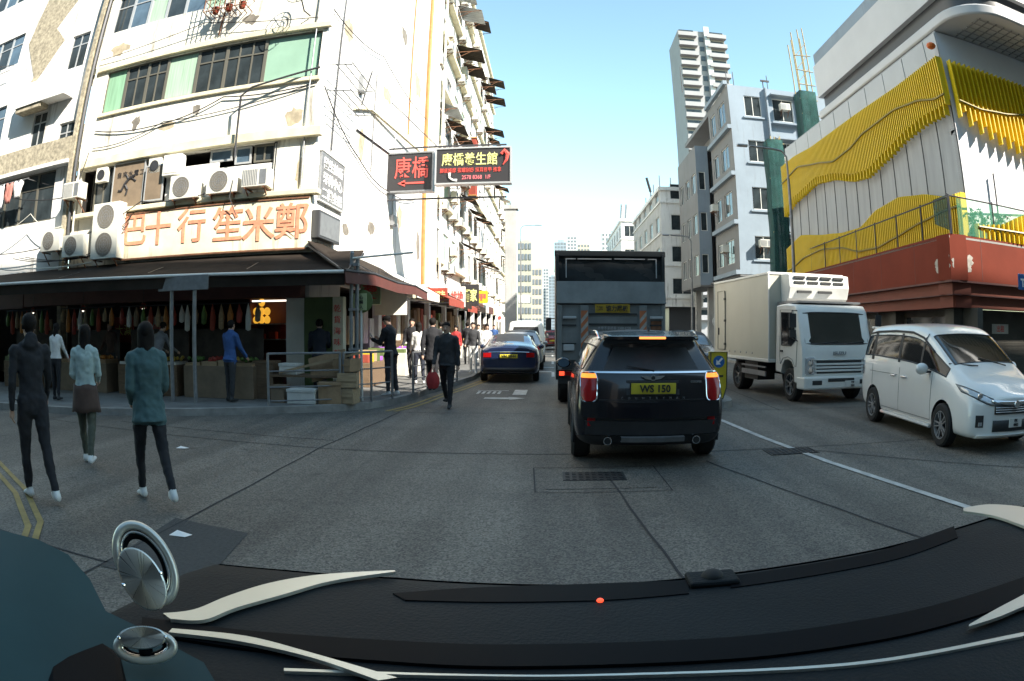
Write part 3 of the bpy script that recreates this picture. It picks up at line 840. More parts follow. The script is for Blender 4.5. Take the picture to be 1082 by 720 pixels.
# ---- air conditioners and wall clutter on facade A
def acpx(kind, u, v, label, out=0., h=.29): 
    s, z = A.px(u, v, .3); return ac(kind, A, s, z - h, label, out)
acpx('split', 196, 198, 'split air conditioner with round fan left of the other fan unit, under the white box')
acpx('split', 236, 192, 'split air conditioner with round fan in the middle of the first floor row')
acpx('box', 272, 189, 'slatted window air conditioner nearest the building corner on the first floor', h=.22)
acpx('tall', 116, 245, 'tall double-fan outdoor unit standing at the left end of the red lettered board', .12, h=.71)
acpx('split', 56, 255, 'split air conditioner at the far left above the awning', .05)
acpx('split', 83, 261, 'split air conditioner squeezed against the tall double-fan unit', .2)
acpx('box', 81, 203, 'boxy air conditioner beside the hanging laundry', .1, h=.22)
t = thing('vent_box', 'plain white square box mounted above the left fan unit', 'vent box', tuple(A.p(S(186, 177), 5.3)))
p = fmb(A); p.bx(S(178, 177), S(196, 177), -.3, .0, 5.35, 5.88); p.obj('casing', 'white_metal', t, bevel=.01)
p = fmb(A); p.bx(S(178, 177) + .05, S(196, 177) - .05, -.31, -.30, 5.40, 5.83); p.obj('cover', 'offwhite_plastic', t, bevel=.01)
for u, lb in ((101 + 10, 'small exhaust fan above the dark window beside the brown notice'), (166, 'small exhaust fan between the brown notice and the white box')):
    s = S(u, 178); t = thing('exhaust_fan', lb, 'exhaust fan', tuple(A.p(s, 5.7)))
    p = fmb(A); p.bx(s - .2, s + .2, -.16, .02, 5.5, 5.9); p.obj('casing', 'offwhite_plastic', t, bevel=.01)
    p = fmb(A); T = Matrix.Translation((s, -.165, 5.7)) @ Matrix.Rotation(R(90), 4, 'X'); p.lathe([(.14, 0), (.14, .01)], 14, T); p.obj('fan_opening', 'dark_metal', t)
# brown notice panel with a painted figure
n0, n1 = S(121, 194), S(152, 194); t = thing('notice_panel', 'tall brown notice panel with faint characters on the first floor', 'notice board', tuple(A.p(n0, 4.7)))
p = fmb(A); p.bx(n0, n1, -.05, .03, 4.74, 5.92); p.obj('board', 'brown_panel', t)
p = fmb(A)
for k, ch in enumerate('自來水電工'): put_text(p, ch, (n0 + .2 + k * .2, -.056, 5.62), .17)
p.obj('lettering', 'sign_black', t)
p = fmb(A)   # running figure in silhouette
for a, c, r in (((.45, .62), (.62, .78), .045), ((.62, .78), (.85, .86), .04), ((.45, .62), (.36, .48), .035), ((.36, .48), (.24, .50), .03), ((.5, .62), (.6, .5), .035), ((.6, .5), (.55, .36), .03), ((.62, .76), (.5, .9), .025), ((.72, .8), (.9, .7), .025)):
    p.bar((n0 + a[0] * .9, -.055, 4.7 + a[1]), (n0 + c[0] * .9, -.055, 4.7 + c[1]), r, 6)
p.obj('figure_silhouette', 'sign_black', t)
p = fmb(A); p.bx(n0 - .03, n0, -.07, .03, 4.72, 5.94); p.bx(n1, n1 + .03, -.07, .03, 4.72, 5.94); p.bx(n0, n1, -.07, .03, 5.92, 5.95); p.obj('frame', 'alu_frame', t)
a, c = S(157, 197), S(174, 197); t = thing('shutter_box', 'tan hinged shutter panel right of the brown notice', 'shutter', tuple(A.p(a, 4.8)))
p = fmb(A); p.bx(a, c, -.16, -.12, 4.82, 5.68); p.obj('leaf', 'brown_panel', t); 
p = fmb(A); p.bx(a - .03, c + .03, -.17, -.11, 5.68, 5.72); p.bx(a - .03, c + .03, -.17, -.11, 4.78, 4.82); p.bx(a - .03, a, -.17, -.11, 4.82, 5.68); p.bx(c, c + .03, -.17, -.11, 4.82, 5.68); p.obj('frame', 'alu_frame', t)

# small grey nameplate sign round the corner
t = thing('wall_sign', 'small grey wall sign with three rows of white characters near the building corner', 'sign', tuple(Bf.p(1.2, 5)))
p = fmb(Bf); p.bx(.30, 2.05, -.07, -.01, 4.55, 5.72); p.obj('board', 'grey_metal', t, bevel=.01)
p = fmb(Bf); p.bx(.27, 2.08, -.085, -.0, 5.72, 5.75); p.bx(.27, 2.08, -.085, 0, 4.52, 4.55); p.obj('frame', 'white_metal', t)
p = fmb(Bf)
for k, s in enumerate(('醫生診所', '牙科中心', '二樓全層')): put_text(p, s, (1.17, -.075, 5.47 - k * .36), .3, wide=1.45, bold=.02)
p.obj('lettering', 'white_letters', t)
t = thing('light_box', 'dark unlit light box under the corner wall above the awning', 'light box', tuple(Bf.p(.8, 3.7)))
p = fmb(Bf); p.bx(.0, 1.5, -.2, -.01, 3.62, 4.25); p.obj('casing', 'strip_dark', t, bevel=.015)
p = fmb(Bf); p.bx(.06, 1.44, -.21, -.2, 3.68, 4.19); p.obj('face_panel', 'grey_metal', t)

# hanging blade signs
def blade(name, x0, x1, y, z0, z1, d, label, rows, rim='alu_frame'):
    t = thing(name, label, 'hanging sign', ((x0 + x1) / 2, y, z0))
    p = MB(); p.bx(x0 + .05, x1 - .05, y, y + d, z0 + .05, z1 - .05); p.obj('panel', 'sign_black', t)
    p = MB(); p.bx(x0, x1, y - .03, y + d + .03, z0, z0 + .05); p.bx(x0, x1, y - .03, y + d + .03, z1 - .05, z1); p.bx(x0, x0 + .05, y - .03, y + d + .03, z0 + .05, z1 - .05); p.bx(x1 - .05, x1, y - .03, y + d + .03, z0 + .05, z1 - .05)
    p.obj('frame', rim, t)
    for s, cx, cz, sz, wd, m, bo in rows:
        p = MB(); put_text(p, s, (cx, y - .012, cz), sz, wide=wd, bold=bo); p.obj('lettering', m, t)
    return t
sy = 20.2
P = lambda u, v: on(u, v, y=sy - .02)
a, c = P(410, 164), P(458, 201)
s1_ = blade('hanging_sign', P(408, 180).x, P(458, 180).x, sy, P(430, 203).z, P(430, 161).z, .3,
      'square black hanging sign with two red characters and a left arrow', [('康橋', P(435, 176).x, P(435, 177).z, .78, P(453, 177).x - P(417, 177).x, 'sign_red_letters', .006)], 'grey_metal')
p = MB(); q0, q1 = P(424, 194), P(448, 193.6)
p.bx(q0.x, q1.x, sy - .02, sy - .005, q0.z - .03, q0.z + .03); p.prism([(q0.x - .12, q0.z), (q0.x + .12, q0.z + .11), (q0.x + .12, q0.z - .11)], sy - .02, sy - .005); p.obj('arrow', 'sign_red_letters', s1_)
s2_ = blade('hanging_sign', P(461, 175).x, P(541, 175).x, sy - .25, P(500, 196).z, P(500, 157.5).z, .3,
      'wide black hanging sign with yellow characters above red and phone lines', [
      ('康橋養生館', P(497, 170).x, P(497, 170).z, .45, P(527, 170).x - P(469, 170).x, 'sign_yellow_letters', .008),
      ('腳底按摩 拔罐刮痧 採耳修甲 推拿', P(498, 181).x, P(498, 181.5).z, .17, P(530, 180).x - P(466, 180).x, 'sign_red_letters', .0),
      ('2578 8368  1/F', P(504, 188).x, P(504, 189).z, .18, P(519, 188).x - P(489, 188).x, 'sign_pink_letters', .01)])
p = MB(); q = P(480, 189); p.path([(q.x - .12, sy - .27, q.z + .13), (q.x - .12, sy - .27, q.z - .02), (q.x - .02, sy - .27, q.z - .1), (q.x + .12, sy - .27, q.z - .12)], [.05, .03, .03, .05], 6); p.obj('handset_symbol', 'white_letters', s2_)
p = MB(); q = P(533, 168); p.path([(q.x - .08, sy - .27, q.z + .1), (q.x + .02, sy - .27, q.z + .22), (q.x + .12, sy - .27, q.z + .1), (q.x + .08, sy - .27, q.z - .1), (q.x - .03, sy - .27, q.z - .26)], [.05, .07, .07, .05, .015], 6); p.obj('emblem', 'sign_red_letters', s2_)
p = MB()
for z_ in (5.75, 7.5): p.beam((-5.25, sy + .1, z_), (P(535, 170).x, sy + .1, z_), .05)
p.beam((-5.25, sy + .1, 9.2), (P(461, 170).x, sy + .1, 7.5), .03)
tag(p.obj('sign_bracket', 'dark_metal'), 'steel arms holding the two black hanging signs', 'bracket')

# pipes and cables
cable([Bf.p(12.6, 3.4, .08), Bf.p(12.6, HB - .5, .08)], .09, 'orange_pipe', 'rusty orange drainpipe running up beside the cream pilaster', 'drainpipe', 'drainpipe')
cable([Bf.p(14.75, 3.4, .4), Bf.p(14.75, HB - .5, .4)], .06, 'offwhite_plastic', 'pale drainpipe right of the cream pilaster', 'drainpipe', 'drainpipe')
cable([Bf.p(2.6, 7.55, .05), Bf.p(4.2, 8.05, .05), Bf.p(13.2, 8.6, .32), Bf.p(15.2, 8.65, .4)], .05, 'ledge_cream', 'cream horizontal pipe crossing the blank side wall', 'pipe', 'wall_pipe')
cable([Bf.p(3.0, 7.05, .03), Bf.p(9.6, 7.55, .03)], .022, 'black_plastic', 'short black conduit below the cream pipe on the side wall', 'conduit', 'conduit')
cable([Bf.p(4.1, 9.3, .03), Bf.p(3.3, 7.9, .03)], .02, 'black_plastic', 'black slanting cable near the corner of the side wall')
cable([A.p(-6.9, 7.05, .05), A.p(-4.5, 6.85, .06), A.p(-2.6, 7.3, .07), A.p(-.1, 7.35, .05)], .016, 'black_plastic', 'thin black cable sagging below the green windows', sag=.1)
cable([A.p(-6.9, 6.55, .05), A.p(-4.4, 6.9, .06), A.p(-.3, 7.3, .06)], .012, 'black_plastic', 'second thin cable low on the white band', sag=.16)
cable([A.p(S(253, 160), 5.6, .25), A.p(S(253, 160), 7.15, .3), A.p(S(268, 118), 7.35, .3), A.p(-.05, 7.75, .1)], .028, 'dark_metal', 'bent dark steel pipe rising from the first floor to the corner', 'pipe', 'steel_pipe')
cable([A.p(-11.5, 3.95, .3), A.p(-7.2, 4.0, .3), A.p(-4.6, 4.75, .4), A.p(-2.2, 4.85, .35)], .014, 'dark_metal', 'cable running under the fan units', sag=.12)
cable([A.p(-11.0, 3.6, .4), A.p(-9, 3.35, .45), A.p(-5.2, 3.45, .4)], .018, 'offwhite_plastic', 'pale cable bundle drooping over the awning', sag=.1)
for k in range(3):
    cable([A.p(-9.8 + k * .3, 3.7, .3), A.p(-6.4 + k * .35, 3.55, .4), A.p(-4.9, 4.45, .35)], .011, 'black_plastic', ['lowest', 'middle', 'uppermost'][k] + ' of three thin cables looping past the tall double-fan unit', sag=.14)
cable([A.p(-1.9, 5.0, .4), A.p(-1.95, 4.6, .42), A.p(-1.8, 4.2, .3)], .012, 'black_plastic', 'black hose dangling over the red lettered board')
t = thing('satellite_dish', 'round wire dish antenna at the top corner of the strip windows', 'antenna', tuple(A.p(-.75, 9.4, .3)))
p = MB(); X_ = Matrix.Translation(A.p(-.7, 9.75, .5)) @ Matrix.Rotation(R(70), 4, 'X')
for r_ in (.12, .24, .36): p.path([X_ @ Vector((r_ * cos(k * pi / 10), r_ * sin(k * pi / 10), r_ * r_ * .5)) for k in range(20)], .012, 4, closed=True)
for k in range(8): p.bar(X_ @ Vector((0, 0, 0)), X_ @ Vector((.36 * cos(k * pi / 4), .36 * sin(k * pi / 4), .065)), .008, 4)
p.obj('dish', 'dark_metal', t)
p = MB(); p.path([A.p(-.7, 9.75, .5), A.p(-.6, 9.35, .3), A.p(-.5, 9.3, .05)], .02, 5); p.obj('arm', 'dark_metal', t)
# clothes racks at the corner
t = thing('drying_rack', 'steel clothes rack bars on the side wall just round the corner', 'drying rack', tuple(Bf.p(.4, 7.5)))
p = MB()
for z_ in (7.2, 7.9): 
    p.bar(Bf.p(.1, z_, .05), Bf.p(.1, z_ - .1, .7), .015); p.bar(Bf.p(2.1, z_, .05), Bf.p(2.1, z_ - .1, .7), .015)
    for o_ in (.3, .5, .7): p.bar(Bf.p(.1, z_ - .05, o_), Bf.p(2.2, z_ - .05, o_), .013)
p.obj('bars', 'galvanised', t)
for k, (s, lb) in enumerate(((-7.3, 'dark drainpipe left of the green windows on the front'), (-7.12, 'thin pale pipe beside the dark drainpipe on the front'), (-.28, 'thin grey conduit down the front edge of the corner'))):
    cable([A.p(s, 3.4 if k < 2 else 4.7, .3 if k < 2 else .06), A.p(s, 17, .3 if k < 2 else .06)], (.055, .03, .018)[k], ('dark_metal', 'offwhite_plastic', 'grey_metal')[k], lb, 'pipe', 'wall_pipe')
for k, (s, z0, z1, r_) in enumerate(((1.0, 5.9, 13, .02), (4.6, 6.2, 9.4, .016), (7.4, 3.4, 8.1, .025), (9.4, 8.8, 16, .03))):
    cable([Bf.p(s, z0, .04), Bf.p(s + .02, z1, .04)], r_, ('tail_grey_', 'dark_metal', 'offwhite_plastic', 'orange_pipe')[k] if k else 'dark_metal', ORD[k + 1] + ' thin upright conduit on the blank side wall, counted from the corner', 'conduit', 'conduit')
cable([Bf.p(.1, 7.3, .05), Bf.p(3.2, 6.3, .05), Bf.p(6.5, 6.0, .1), Bf.p(11, 6.6, .1)], .016, 'black_plastic', 'black cable sagging across the lower blank side wall', sag=.15)
cable([Bf.p(.1, 9.5, .05), Bf.p(5, 10.2, .1), Bf.p(12.4, 10.4, .1)], .014, 'black_plastic', 'black cable sagging high across the blank side wall', sag=.2)
cable([A.p(-11.8, 6.1, .4), A.p(-7.4, 5.2, .35), A.p(-6.9, 6.4, .2)], .015, 'black_plastic', 'loose black cable between the two old tenements', sag=.25)
cable([A.p(-12, 4.3, .4), A.p(-9, 4.9, .4), A.p(-7.5, 4.4, .4)], .012, 'offwhite_plastic', 'pale cable swinging above the far left fan units', sag=.2)
cable([A.p(-7.2, 9.3, .1), A.p(-3.5, 9.6, .2), A.p(-.2, 9.2, .1)], .012, 'black_plastic', 'thin cable running over the green windows', sag=.08)
for k, (s, z, w_, h_) in enumerate(((2.9, 8.2, .35, .5), (7.2, 5.0, .5, .35), (10.4, 7.0, .3, .4))):
    t = thing('meter_box', ['highest', 'lowest', 'farthest'][k] + ' grey meter box on the blank side wall', 'meter box', tuple(Bf.p(s, z)))
    p = fmb(Bf); p.bx(s, s + w_, -.14, 0, z, z + h_); p.obj('casing', 'grey_metal', t, bevel=.01)
    p = fmb(Bf); p.bx(s + .04, s + w_ - .04, -.152, -.141, z + .05, z + h_ - .05); p.obj('cover', 'offwhite_plastic', t)
mat('stain_patch', (.40, .34, .24), .9, var=.35, vscale=5)
mat('damp_patch', (.20, .18, .15), .95, var=.4, vscale=4)
rs = random.Random(77)
def blot(F, s, z, w_, h_, m_):
    n = 14; q = []
    for j in range(n):
        a = 2 * pi * j / n; k_ = rs.uniform(.55, 1.0); q.append((s + cos(a) * w_ / 2 * k_, z + sin(a) * h_ / 2 * k_ * (1.25 if sin(a) < 0 else .7)))
    p = fmb(F); p.prism(q, -.004, -.0005); p.obj('peeled_patch', m_, bl)
for s, z, w_, h_, m_ in ((-6.6, 9.6, .9, .5, 0), (-4.3, 6.8, .7, .35, 0), (-2.2, 9.55, .6, .4, 1), (-.6, 6.6, .5, .6, 0), (-5.4, 7.1, .35, .5, 1), (-1.3, 12.3, 1.2, .7, 0), (-6.0, 12.2, .8, .6, 1), (-.35, 5.2, .25, .9, 0), (-3.4, 7.15, .3, .4, 1)):
    blot(A, s, z, w_, h_, ('stain_patch', 'damp_patch')[m_])
for s, z, w_, h_, m_ in ((1.6, 9.7, .9, .8, 0), (3.6, 6.9, .7, 1.2, 0), (6.2, 9.3, 1.4, .7, 0), (8.6, 5.6, .9, 1.3, 0), (10.8, 11.5, 1.6, 1.4, 0), (5.0, 4.6, .9, .5, 1), (11.9, 5.0, .8, 1.6, 1), (8.0, 12.5, 1.3, .8, 1), (2.5, 4.2, .8, .4, 1), (7.5, 7.2, .5, .6, 0), (12.1, 8.0, .5, 2.0, 0)):
    blot(Bf, s, z, w_, h_, ('stain_patch', 'damp_patch')[m_])
# flower cage at the top
t = thing('window_cage', 'rusty iron window cage with pots at the top of the front', 'window cage', tuple(A.p(-3.0, 9.9)))
p = MB(); c0, c1 = -3.45, -2.2
for k in range(9): s = c0 + (c1 - c0) * k / 8; p.bar(A.p(s, 9.75, .55), A.p(s, 10.9, .55), .014, 5); p.bar(A.p(s, 9.75, .0), A.p(s, 9.75, .55), .014, 5)
for z_ in (9.75, 10.1, 10.5, 10.9): p.path([A.p(c0, z_, 0), A.p(c0, z_, .55), A.p(c1, z_, .55), A.p(c1, z_, 0)], .016, 5)
p.bar(A.p(-2.9, 9.75, .3), A.p(-3.1, 9.2, .02), .025, 5); p.obj('bars', 'rust', t)
for k in range(3):
    p = MB(); q = A.p(-3.2 + k * .4, 9.77, .3); p.lathe([(.08, 0), (.11, .18), (.1, .18)], 10, Matrix.Translation(q)); po = p.obj('pot', 'terracotta', t)
    p = MB(); rr = random.Random(k)
    for j in range(50):
        d = Vector((rr.gauss(0, .1), rr.gauss(0, .1), .25 + rr.random() * .3)); e = Vector((rr.uniform(-.06, .06), rr.uniform(-.06, .06), rr.uniform(-.03, .06)))
        p.add([q + d, q + d + e, q + d + e.cross(Vector((0, 0, 1))) + e * .5], [(0, 1, 2)])
    p.obj('leaves', 'leaf', po)

# ================================================================== NEIGHBOUR AT THE FAR LEFT
nb = thing('old_tenement', 'weathered tenement with pebbled patches and laundry at the far left', 'building', tuple(A.p(-12, 0)))
nh = [(-12.6, -8.4, 4.72, 6.2), (-14.5, -11.7, 7.6, 8.9), (-14.5, -11.7, 10.4, 11.6), (-10.0, -9.3, 7.1, 8.2), (-8.6, -7.9, 6.6, 7.6), (-8.9, -8.1, 9.4, 10.6), (-14.5, -11.7, 13.2, 14.4), (-16, -7.6, .13, 2.95)]
w = fmb(A); holed(w, -16, AL - .02, 0, 18, nh); w.obj('wall', 'white_wall', nb)
for h_ in nh[:-1]: room(nb, A, *h_, 2.5)
room(nb, A, -16, -7.6, .13, 2.95, 4, 'dim_interior')
for a, c, d, e in nh[1:3] + nh[6:7]:
    for k in range(4): window(nb, A, a + k * (c - a) / 4, a + (k + 1) * (c - a) / 4, d, e, kind='window_glass_blue' if k % 2 else 'window_glass', nx=1, nz=2)
for h_ in nh[3:6]: window(nb, A, *h_, kind='window_glass', fm='alu_frame', nx=2, nz=2)
for k in range(5): window(nb, A, -12.6 + k * .84, -12.6 + (k + 1) * .84, 4.72, 6.2, kind='window_glass', fm='bronze_frame', nx=1, nz=2)
w = fmb(A); w.bx(-7.62, AL - .02, -.30, .0, 0, 18); w.obj('pilaster', 'pebble_wall', nb)
w = fmb(A); w.prism([(-10.9, 8.75), (-10.5, 9.6), (-11.3, 11.0), (-10.9, 12.6), (-10.3, 14), (-9.2, 14.2), (-9.1, 12.2), (-9.9, 11.2), (-9.3, 10.6), (-10.0, 9.7)], -.02, -.001); w.obj('pebbled_patch', 'pebble_wall', nb)
w = fmb(A); w.bx(-12.8, -7.65, -.30, -.02, 6.35, 7.0); w.obj('balcony_front', 'pebble_wall', nb); 
w = fmb(A); w.bx(-12.8, -7.65, -.34, -.02, 6.22, 6.33); w.bx(-10.6, -8.2, -.55, -.02, 8.35, 9.1); w.obj('ledge', 'white_wall', nb)
w = fmb(A); w.bx(-10.55, -9.3, -.5, -.06, 8.2, 8.34); w.obj('soffit', 'pebble_wall', nb)
w = MB(); w.bx(-24, -12.4, 12.6, 30, 17.8, 18); w.obj('roof', 'concrete', nb)
# laundry
ld_cols = [(.30, .10, .45), (.75, .70, .62), (.62, .42, .12), (.70, .70, .75), (.45, .18, .15), (.80, .78, .75)]
t = thing('laundry_rack', 'laundry pole with coloured clothes outside the far left window', 'laundry', tuple(A.p(-11, 5.6, .5)))
p = MB(); p.bar(A.p(-12.4, 5.95, .5), A.p(-9.2, 5.95, .5), .018); p.bar(A.p(-12.3, 5.95, 0), A.p(-12.3, 5.95, .55), .015); p.bar(A.p(-9.3, 5.95, 0), A.p(-9.3, 5.95, .55), .015); p.obj('pole', 'galvanised', t)
for k in range(6):
    mat('cloth_%d' % k, ld_cols[k], .9, var=.15, vscale=6)
    s = -12.1 + k * .48; wd = .16 + .03 * (k % 2); hh = .72 - .1 * (k % 3)
    rows = []
    for j in range(6):
        z_ = 5.95 - hh * j / 5; ww = wd * (1.25 if j < 2 else 1)
        rows.append([tuple(A.p(s + ww * q, z_, .5 + .04 * sin(q * 5 + j + k))) for q in (-1, -.5, 0, .5, 1)])
    p = MB(); p.grid(rows); p.obj('garment', 'cloth_%d' % k, t, solid=.01, smooth=60)
t = thing('drying_rack', 'iron clothes rack hanging off the upper far left windows', 'drying rack', tuple(A.p(-12.6, 10.0, .3)))
p = MB()
for o_ in (.25, .5, .75): p.bar(A.p(-14.2, 10.1, o_), A.p(-11.8, 10.1, o_), .014)
for s in (-14.1, -12.9, -11.9): p.bar(A.p(s, 10.4, 0), A.p(s, 10.05, .8), .014)
p.obj('bars', 'dark_metal', t)
p = MB(); p.grid([[tuple(A.p(-12.6 + .1 * i, 10.08 - .1 * j, .5 + .05 * sin(i * 2.3 + j))) for i in range(6)] for j in range(6)]); p.obj('garment', 'window_glass_blue', t, solid=.01)

# ================================================================== THE REST OF THE LEFT ROW
def row_block(name, label, y0, y1, h, m, s_list, out_canopy, xw=-5.25, root_mats=('white_wall',), fl=2.82, seed=1, first=4.95, nfl=None, faceX=90, shops=True, deep=9):
    rr = random.Random(seed)
    F = Face(xw, y0, 90)
    t = thing(name, label, 'building', (xw, y0, 0))
    nf = nfl or int((h - first) / fl)
    hs = []
    for k in range(nf):
        for s in s_list: hs.append((s, s + 1.5, first + fl * k, first + fl * k + 1.3))
    gs = [(.3 + i * 4.2, 4.0 + i * 4.2, .13, 2.8) for i in range(int((y1 - y0) / 4.2))] if shops else []
    w = fmb(F); holed(w, 0, y1 - y0, 0, h, hs + gs); w.obj('wall', m, t)
    for q in hs: window(t, F, *q, kind=rr.choice(['window_glass', 'window_glass', 'window_glass_blue', 'curtain_pale']), nx=2)
    for q in gs:
        room(t, F, *q, 3, 'dim_interior')
        p = fmb(F); p.bx(q[0], q[1], -.25, -.01, 2.84, 3.4); p.obj('fascia', rr.choice(['canvas_red', 'sign_black', 'signboard_cream', 'shop_white', 'brown_red']), t)
    p = MB(); p.bx(xw - deep, xw - .02, y0 + .02, y1 - .02, h - .3, h); p.bx(xw - deep, xw - .2, y0 + .0, y0 + .2, 0, h - .3); p.bx(xw - deep, xw - .2, y1 - .2, y1, 0, h - .3); p.obj('roof', m, t)
    p = fmb(F)
    for k in range(nf + 1): p.bx(0, y1 - y0, -.22, .0, first - .42 + fl * k, first - .27 + fl * k)
    p.obj('ledge', 'ledge_cream', t)
    return t, F, nf
r2, F2, n2 = row_block('tenement_block', 'pale tenement block directly beyond the corner building', 40.1, 58, 25, 'white_wall', [1, 4, 7, 10, 13, 15.8], 1, seed=3)
r3, F3, n3 = row_block('tenement_block', 'lower tenement farther up the left row with sunlit front', 58.2, 74, 17, 'cream_wall', [1, 4, 7, 10, 13], 1, seed=4)
r4, F4, n4 = row_block('tenement_block', 'narrow grey tenement next to the large advert column on the left', 74.2, 92, 14.5, 'grey_wall', [1, 4, 7, 10, 13, 15.5], 1, seed=5)

# projecting canopies and boxes along the street side, one thing each
cn = 0
def canopy(F, s, w_, z, pr, label, m='canvas_dark'):
    t = thing('window_canopy', label, 'canopy', tuple(F.p(s, z)), 0, 'metal canopies over the street-side windows')
    p = fmb(F); n = 14
    r0 = [(s + w_ * i / n, -.02, z + .02 * (i % 2)) for i in range(n + 1)]; r1 = [(s + w_ * i / n, -pr, z - .45 + .02 * (i % 2)) for i in range(n + 1)]
    p.grid([r0, r1]); p.obj('sheet', m, t, solid=.012)
    p = fmb(F)
    for q in (s + .05, s + w_ - .05): p.beam((q, -.02, z - .5), (q, -pr + .05, z - .46), .03); p.beam((q, -.02, z - .9), (q, -pr * .6, z - .48), .025)
    p.obj('bracket', 'rust', t)
rc = random.Random(11)
col_names = ['first', 'second', 'third', 'fourth', 'fifth', 'sixth']
for k in range(1, 8):
    for j, s in enumerate((15.0, 17.8, 20.6, 23.4)):
        z = 6.55 + 2.82 * (k - 1)
        if rc.random() < .4: canopy(Bf, s, 2.1, z + .05, rc.uniform(.9, 1.5), f'corrugated canopy over the {col_names[j]} window column, {ORD[k]} floor of the corner building', rc.choice(['canvas_dark', 'grey_metal', 'canvas_dark', 'rust']))
        if rc.random() < .75: ac('box', Bf, s + rc.uniform(.5, 1.7), z - 2.25, f'window air conditioner under the {col_names[j]} window, {ORD[k]} floor, street side of the corner building')
        if rc.random() < .3: ac('split', Bf, s - .5, z - 1.2, f'fan unit beside the {col_names[j]} window, {ORD[k]} floor, street side of the corner building')
for bi, (F, nf, nm) in enumerate(((F2, n2, 'second block'), (F3, n3, 'third block'))):
    for k in range(nf):
        for j in range(5):
            z = 6.45 + 2.82 * k
            if rc.random() < .42: canopy(F, .8 + 3 * j, 2.0, z, rc.uniform(1.0, 1.7), f'canopy over window column {col_names[j]}, {ORD[k + 1]} floor of the {nm} on the left', rc.choice(['canvas_dark', 'grey_metal', 'canvas_dark']))
            if rc.random() < .6: ac('box', F, 1.7 + 3 * j, z - 2.2, f'window air conditioner, {col_names[j]} column, {ORD[k + 1]} floor of the {nm} on the left')
# red neon frame sign hung high on the street side
t = thing('hanging_sign', 'red and orange lattice sign box high above the black hanging signs', 'hanging sign', tuple(Bf.p(25.6, 9.8)))
p = fmb(Bf); p.bx(24.9, 26.1, -.75, -.35, 9.6, 13.2); p.obj('panel', 'canvas_red', t)
p = fmb(Bf)
for k in range(5): p.bx(24.85, 26.15, -.8, -.3, 9.55 + k * .92, 9.62 + k * .92)
p.obj('frame', 'orange_pipe', t)
# ================================================================== RIGHT: BUILDING WITH YELLOW FINS
mat('recess_wall', (.07, .065, .055), .8, var=.25, vscale=1.5)
mat('tower_wall', (.30, .30, .31), .8, var=.08, vscale=.2)
mall = thing('shopping_building', 'low shopping building with red podium, yellow wavy fins and white upper floors on the right', 'building', (11, 14, 0))
PC = (9.9, 13.2); PF = (10.9, 28.5)
LS = hypot(PC[0] - PF[0], PC[1] - PF[1])
PS = Face(PF[0], PF[1], math.degrees(atan2(PC[1] - PF[1], PC[0] - PF[0])))       # podium, street side
PN = Face(PC[0], PC[1], 4.0)                                                     # podium, side street
ZT, ZB = 4.0, 2.86
NL = 16
def podium(F, a, c, part, m):
    p = fmb(F)
    p.bx(a, c, .0, .6, ZB, ZT); return p.obj(part, m, mall)
p = fmb(PS); p.bx(0, LS - .003, 0, .6, ZB, ZT); p.obj('podium_fascia', 'terracotta', mall)
p = fmb(PN); p.bx(0.0, NL, .0, .6, ZB + .002, ZT - .002); p.obj('podium_fascia', 'terracotta', mall)
for F, a, c in ((PS, 0, LS - .02), (PN, .06, NL)):
    e = F is PS
    A_ = lambda r: (a, LS - r - .004) if e else (r, c)
    p = fmb(F); p.bx(*A_(.16), .16, .8, 2.52, ZB - .002); p.bx(*A_(.30), .30, .9, 2.2, 2.519); p.obj('stepped_cornice', 'terracotta_light', mall)
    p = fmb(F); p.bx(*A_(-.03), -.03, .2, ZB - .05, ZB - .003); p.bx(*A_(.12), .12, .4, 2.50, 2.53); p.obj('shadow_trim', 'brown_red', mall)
    p = fmb(F)
    for k in range(int((c - a) / 2.4)): p.bx(a + 1.2 + 2.4 * k, a + 1.215 + 2.4 * k, -.004, .0, ZB + .02, ZT - .02)
    p.obj('panel_joint', 'brown_red', mall)
rr = random.Random(5)
def patch(F, s, z, w_, h_, nm):
    p = fmb(F); 
    for k in range(26):
        cx, cz = s + rr.uniform(0, w_), z + rr.uniform(0, h_); q = []
        for j in range(7): q.append((cx + rr.uniform(.06, .17) * cos(j * .9), cz + rr.uniform(.05, .15) * sin(j * .9)))
        p.prism(q, -.006 - .0003 * k, -.001)
    p.obj(nm, 'peeled_paint', mall)
patch(PS, LS - .75, 3.05, .6, .42, 'peeled_patch'); patch(PN, .12, 3.12, .7, .35, 'peeled_patch')
# ground floor: shutters and dark recess
p = fmb(PS); p.bx(0, LS, .9, 1.1, .13, 2.2); p.obj('shop_wall', 'recess_wall', mall)
p = fmb(PN); p.bx(1.4, NL, 1.0, 1.2, .13, 2.2); p.obj('shop_wall', 'recess_wall', mall)
p = fmb(PN)
for k in range(28): p.bx(1.8, 7.4, .985 - .012 * (k % 2), .999, .16 + k * .07, .225 + k * .07)
p.obj('roller_shutter', 'recess_wall', mall)
p = fmb(PS)
for s in (2.5, 6.5, 10.5, 14.3): p.bx(s - .25, s + .25, .55, .89, .13, 2.19)
p.obj('pier', 'recess_wall', mall)
for k, s in enumerate((.6, 3.0, 7.0, 11.0)):
    p = fmb(PS); p.bx(s, s + 1.8 + .8 * (k % 2), .86, .895, .2, 2.0); p.obj('shop_door', 'window_glass', mall)
p = fmb(PN); p.bx(2.6, 3.4, .95, .975, 1.55, 1.82); nt_ = p.obj('notice', 'shop_white', mall)
p = fmb(PN); put_text(p, '出租', (3.0, .945, 1.69), .2); p.obj('lettering', 'sign_red_letters', nt_)
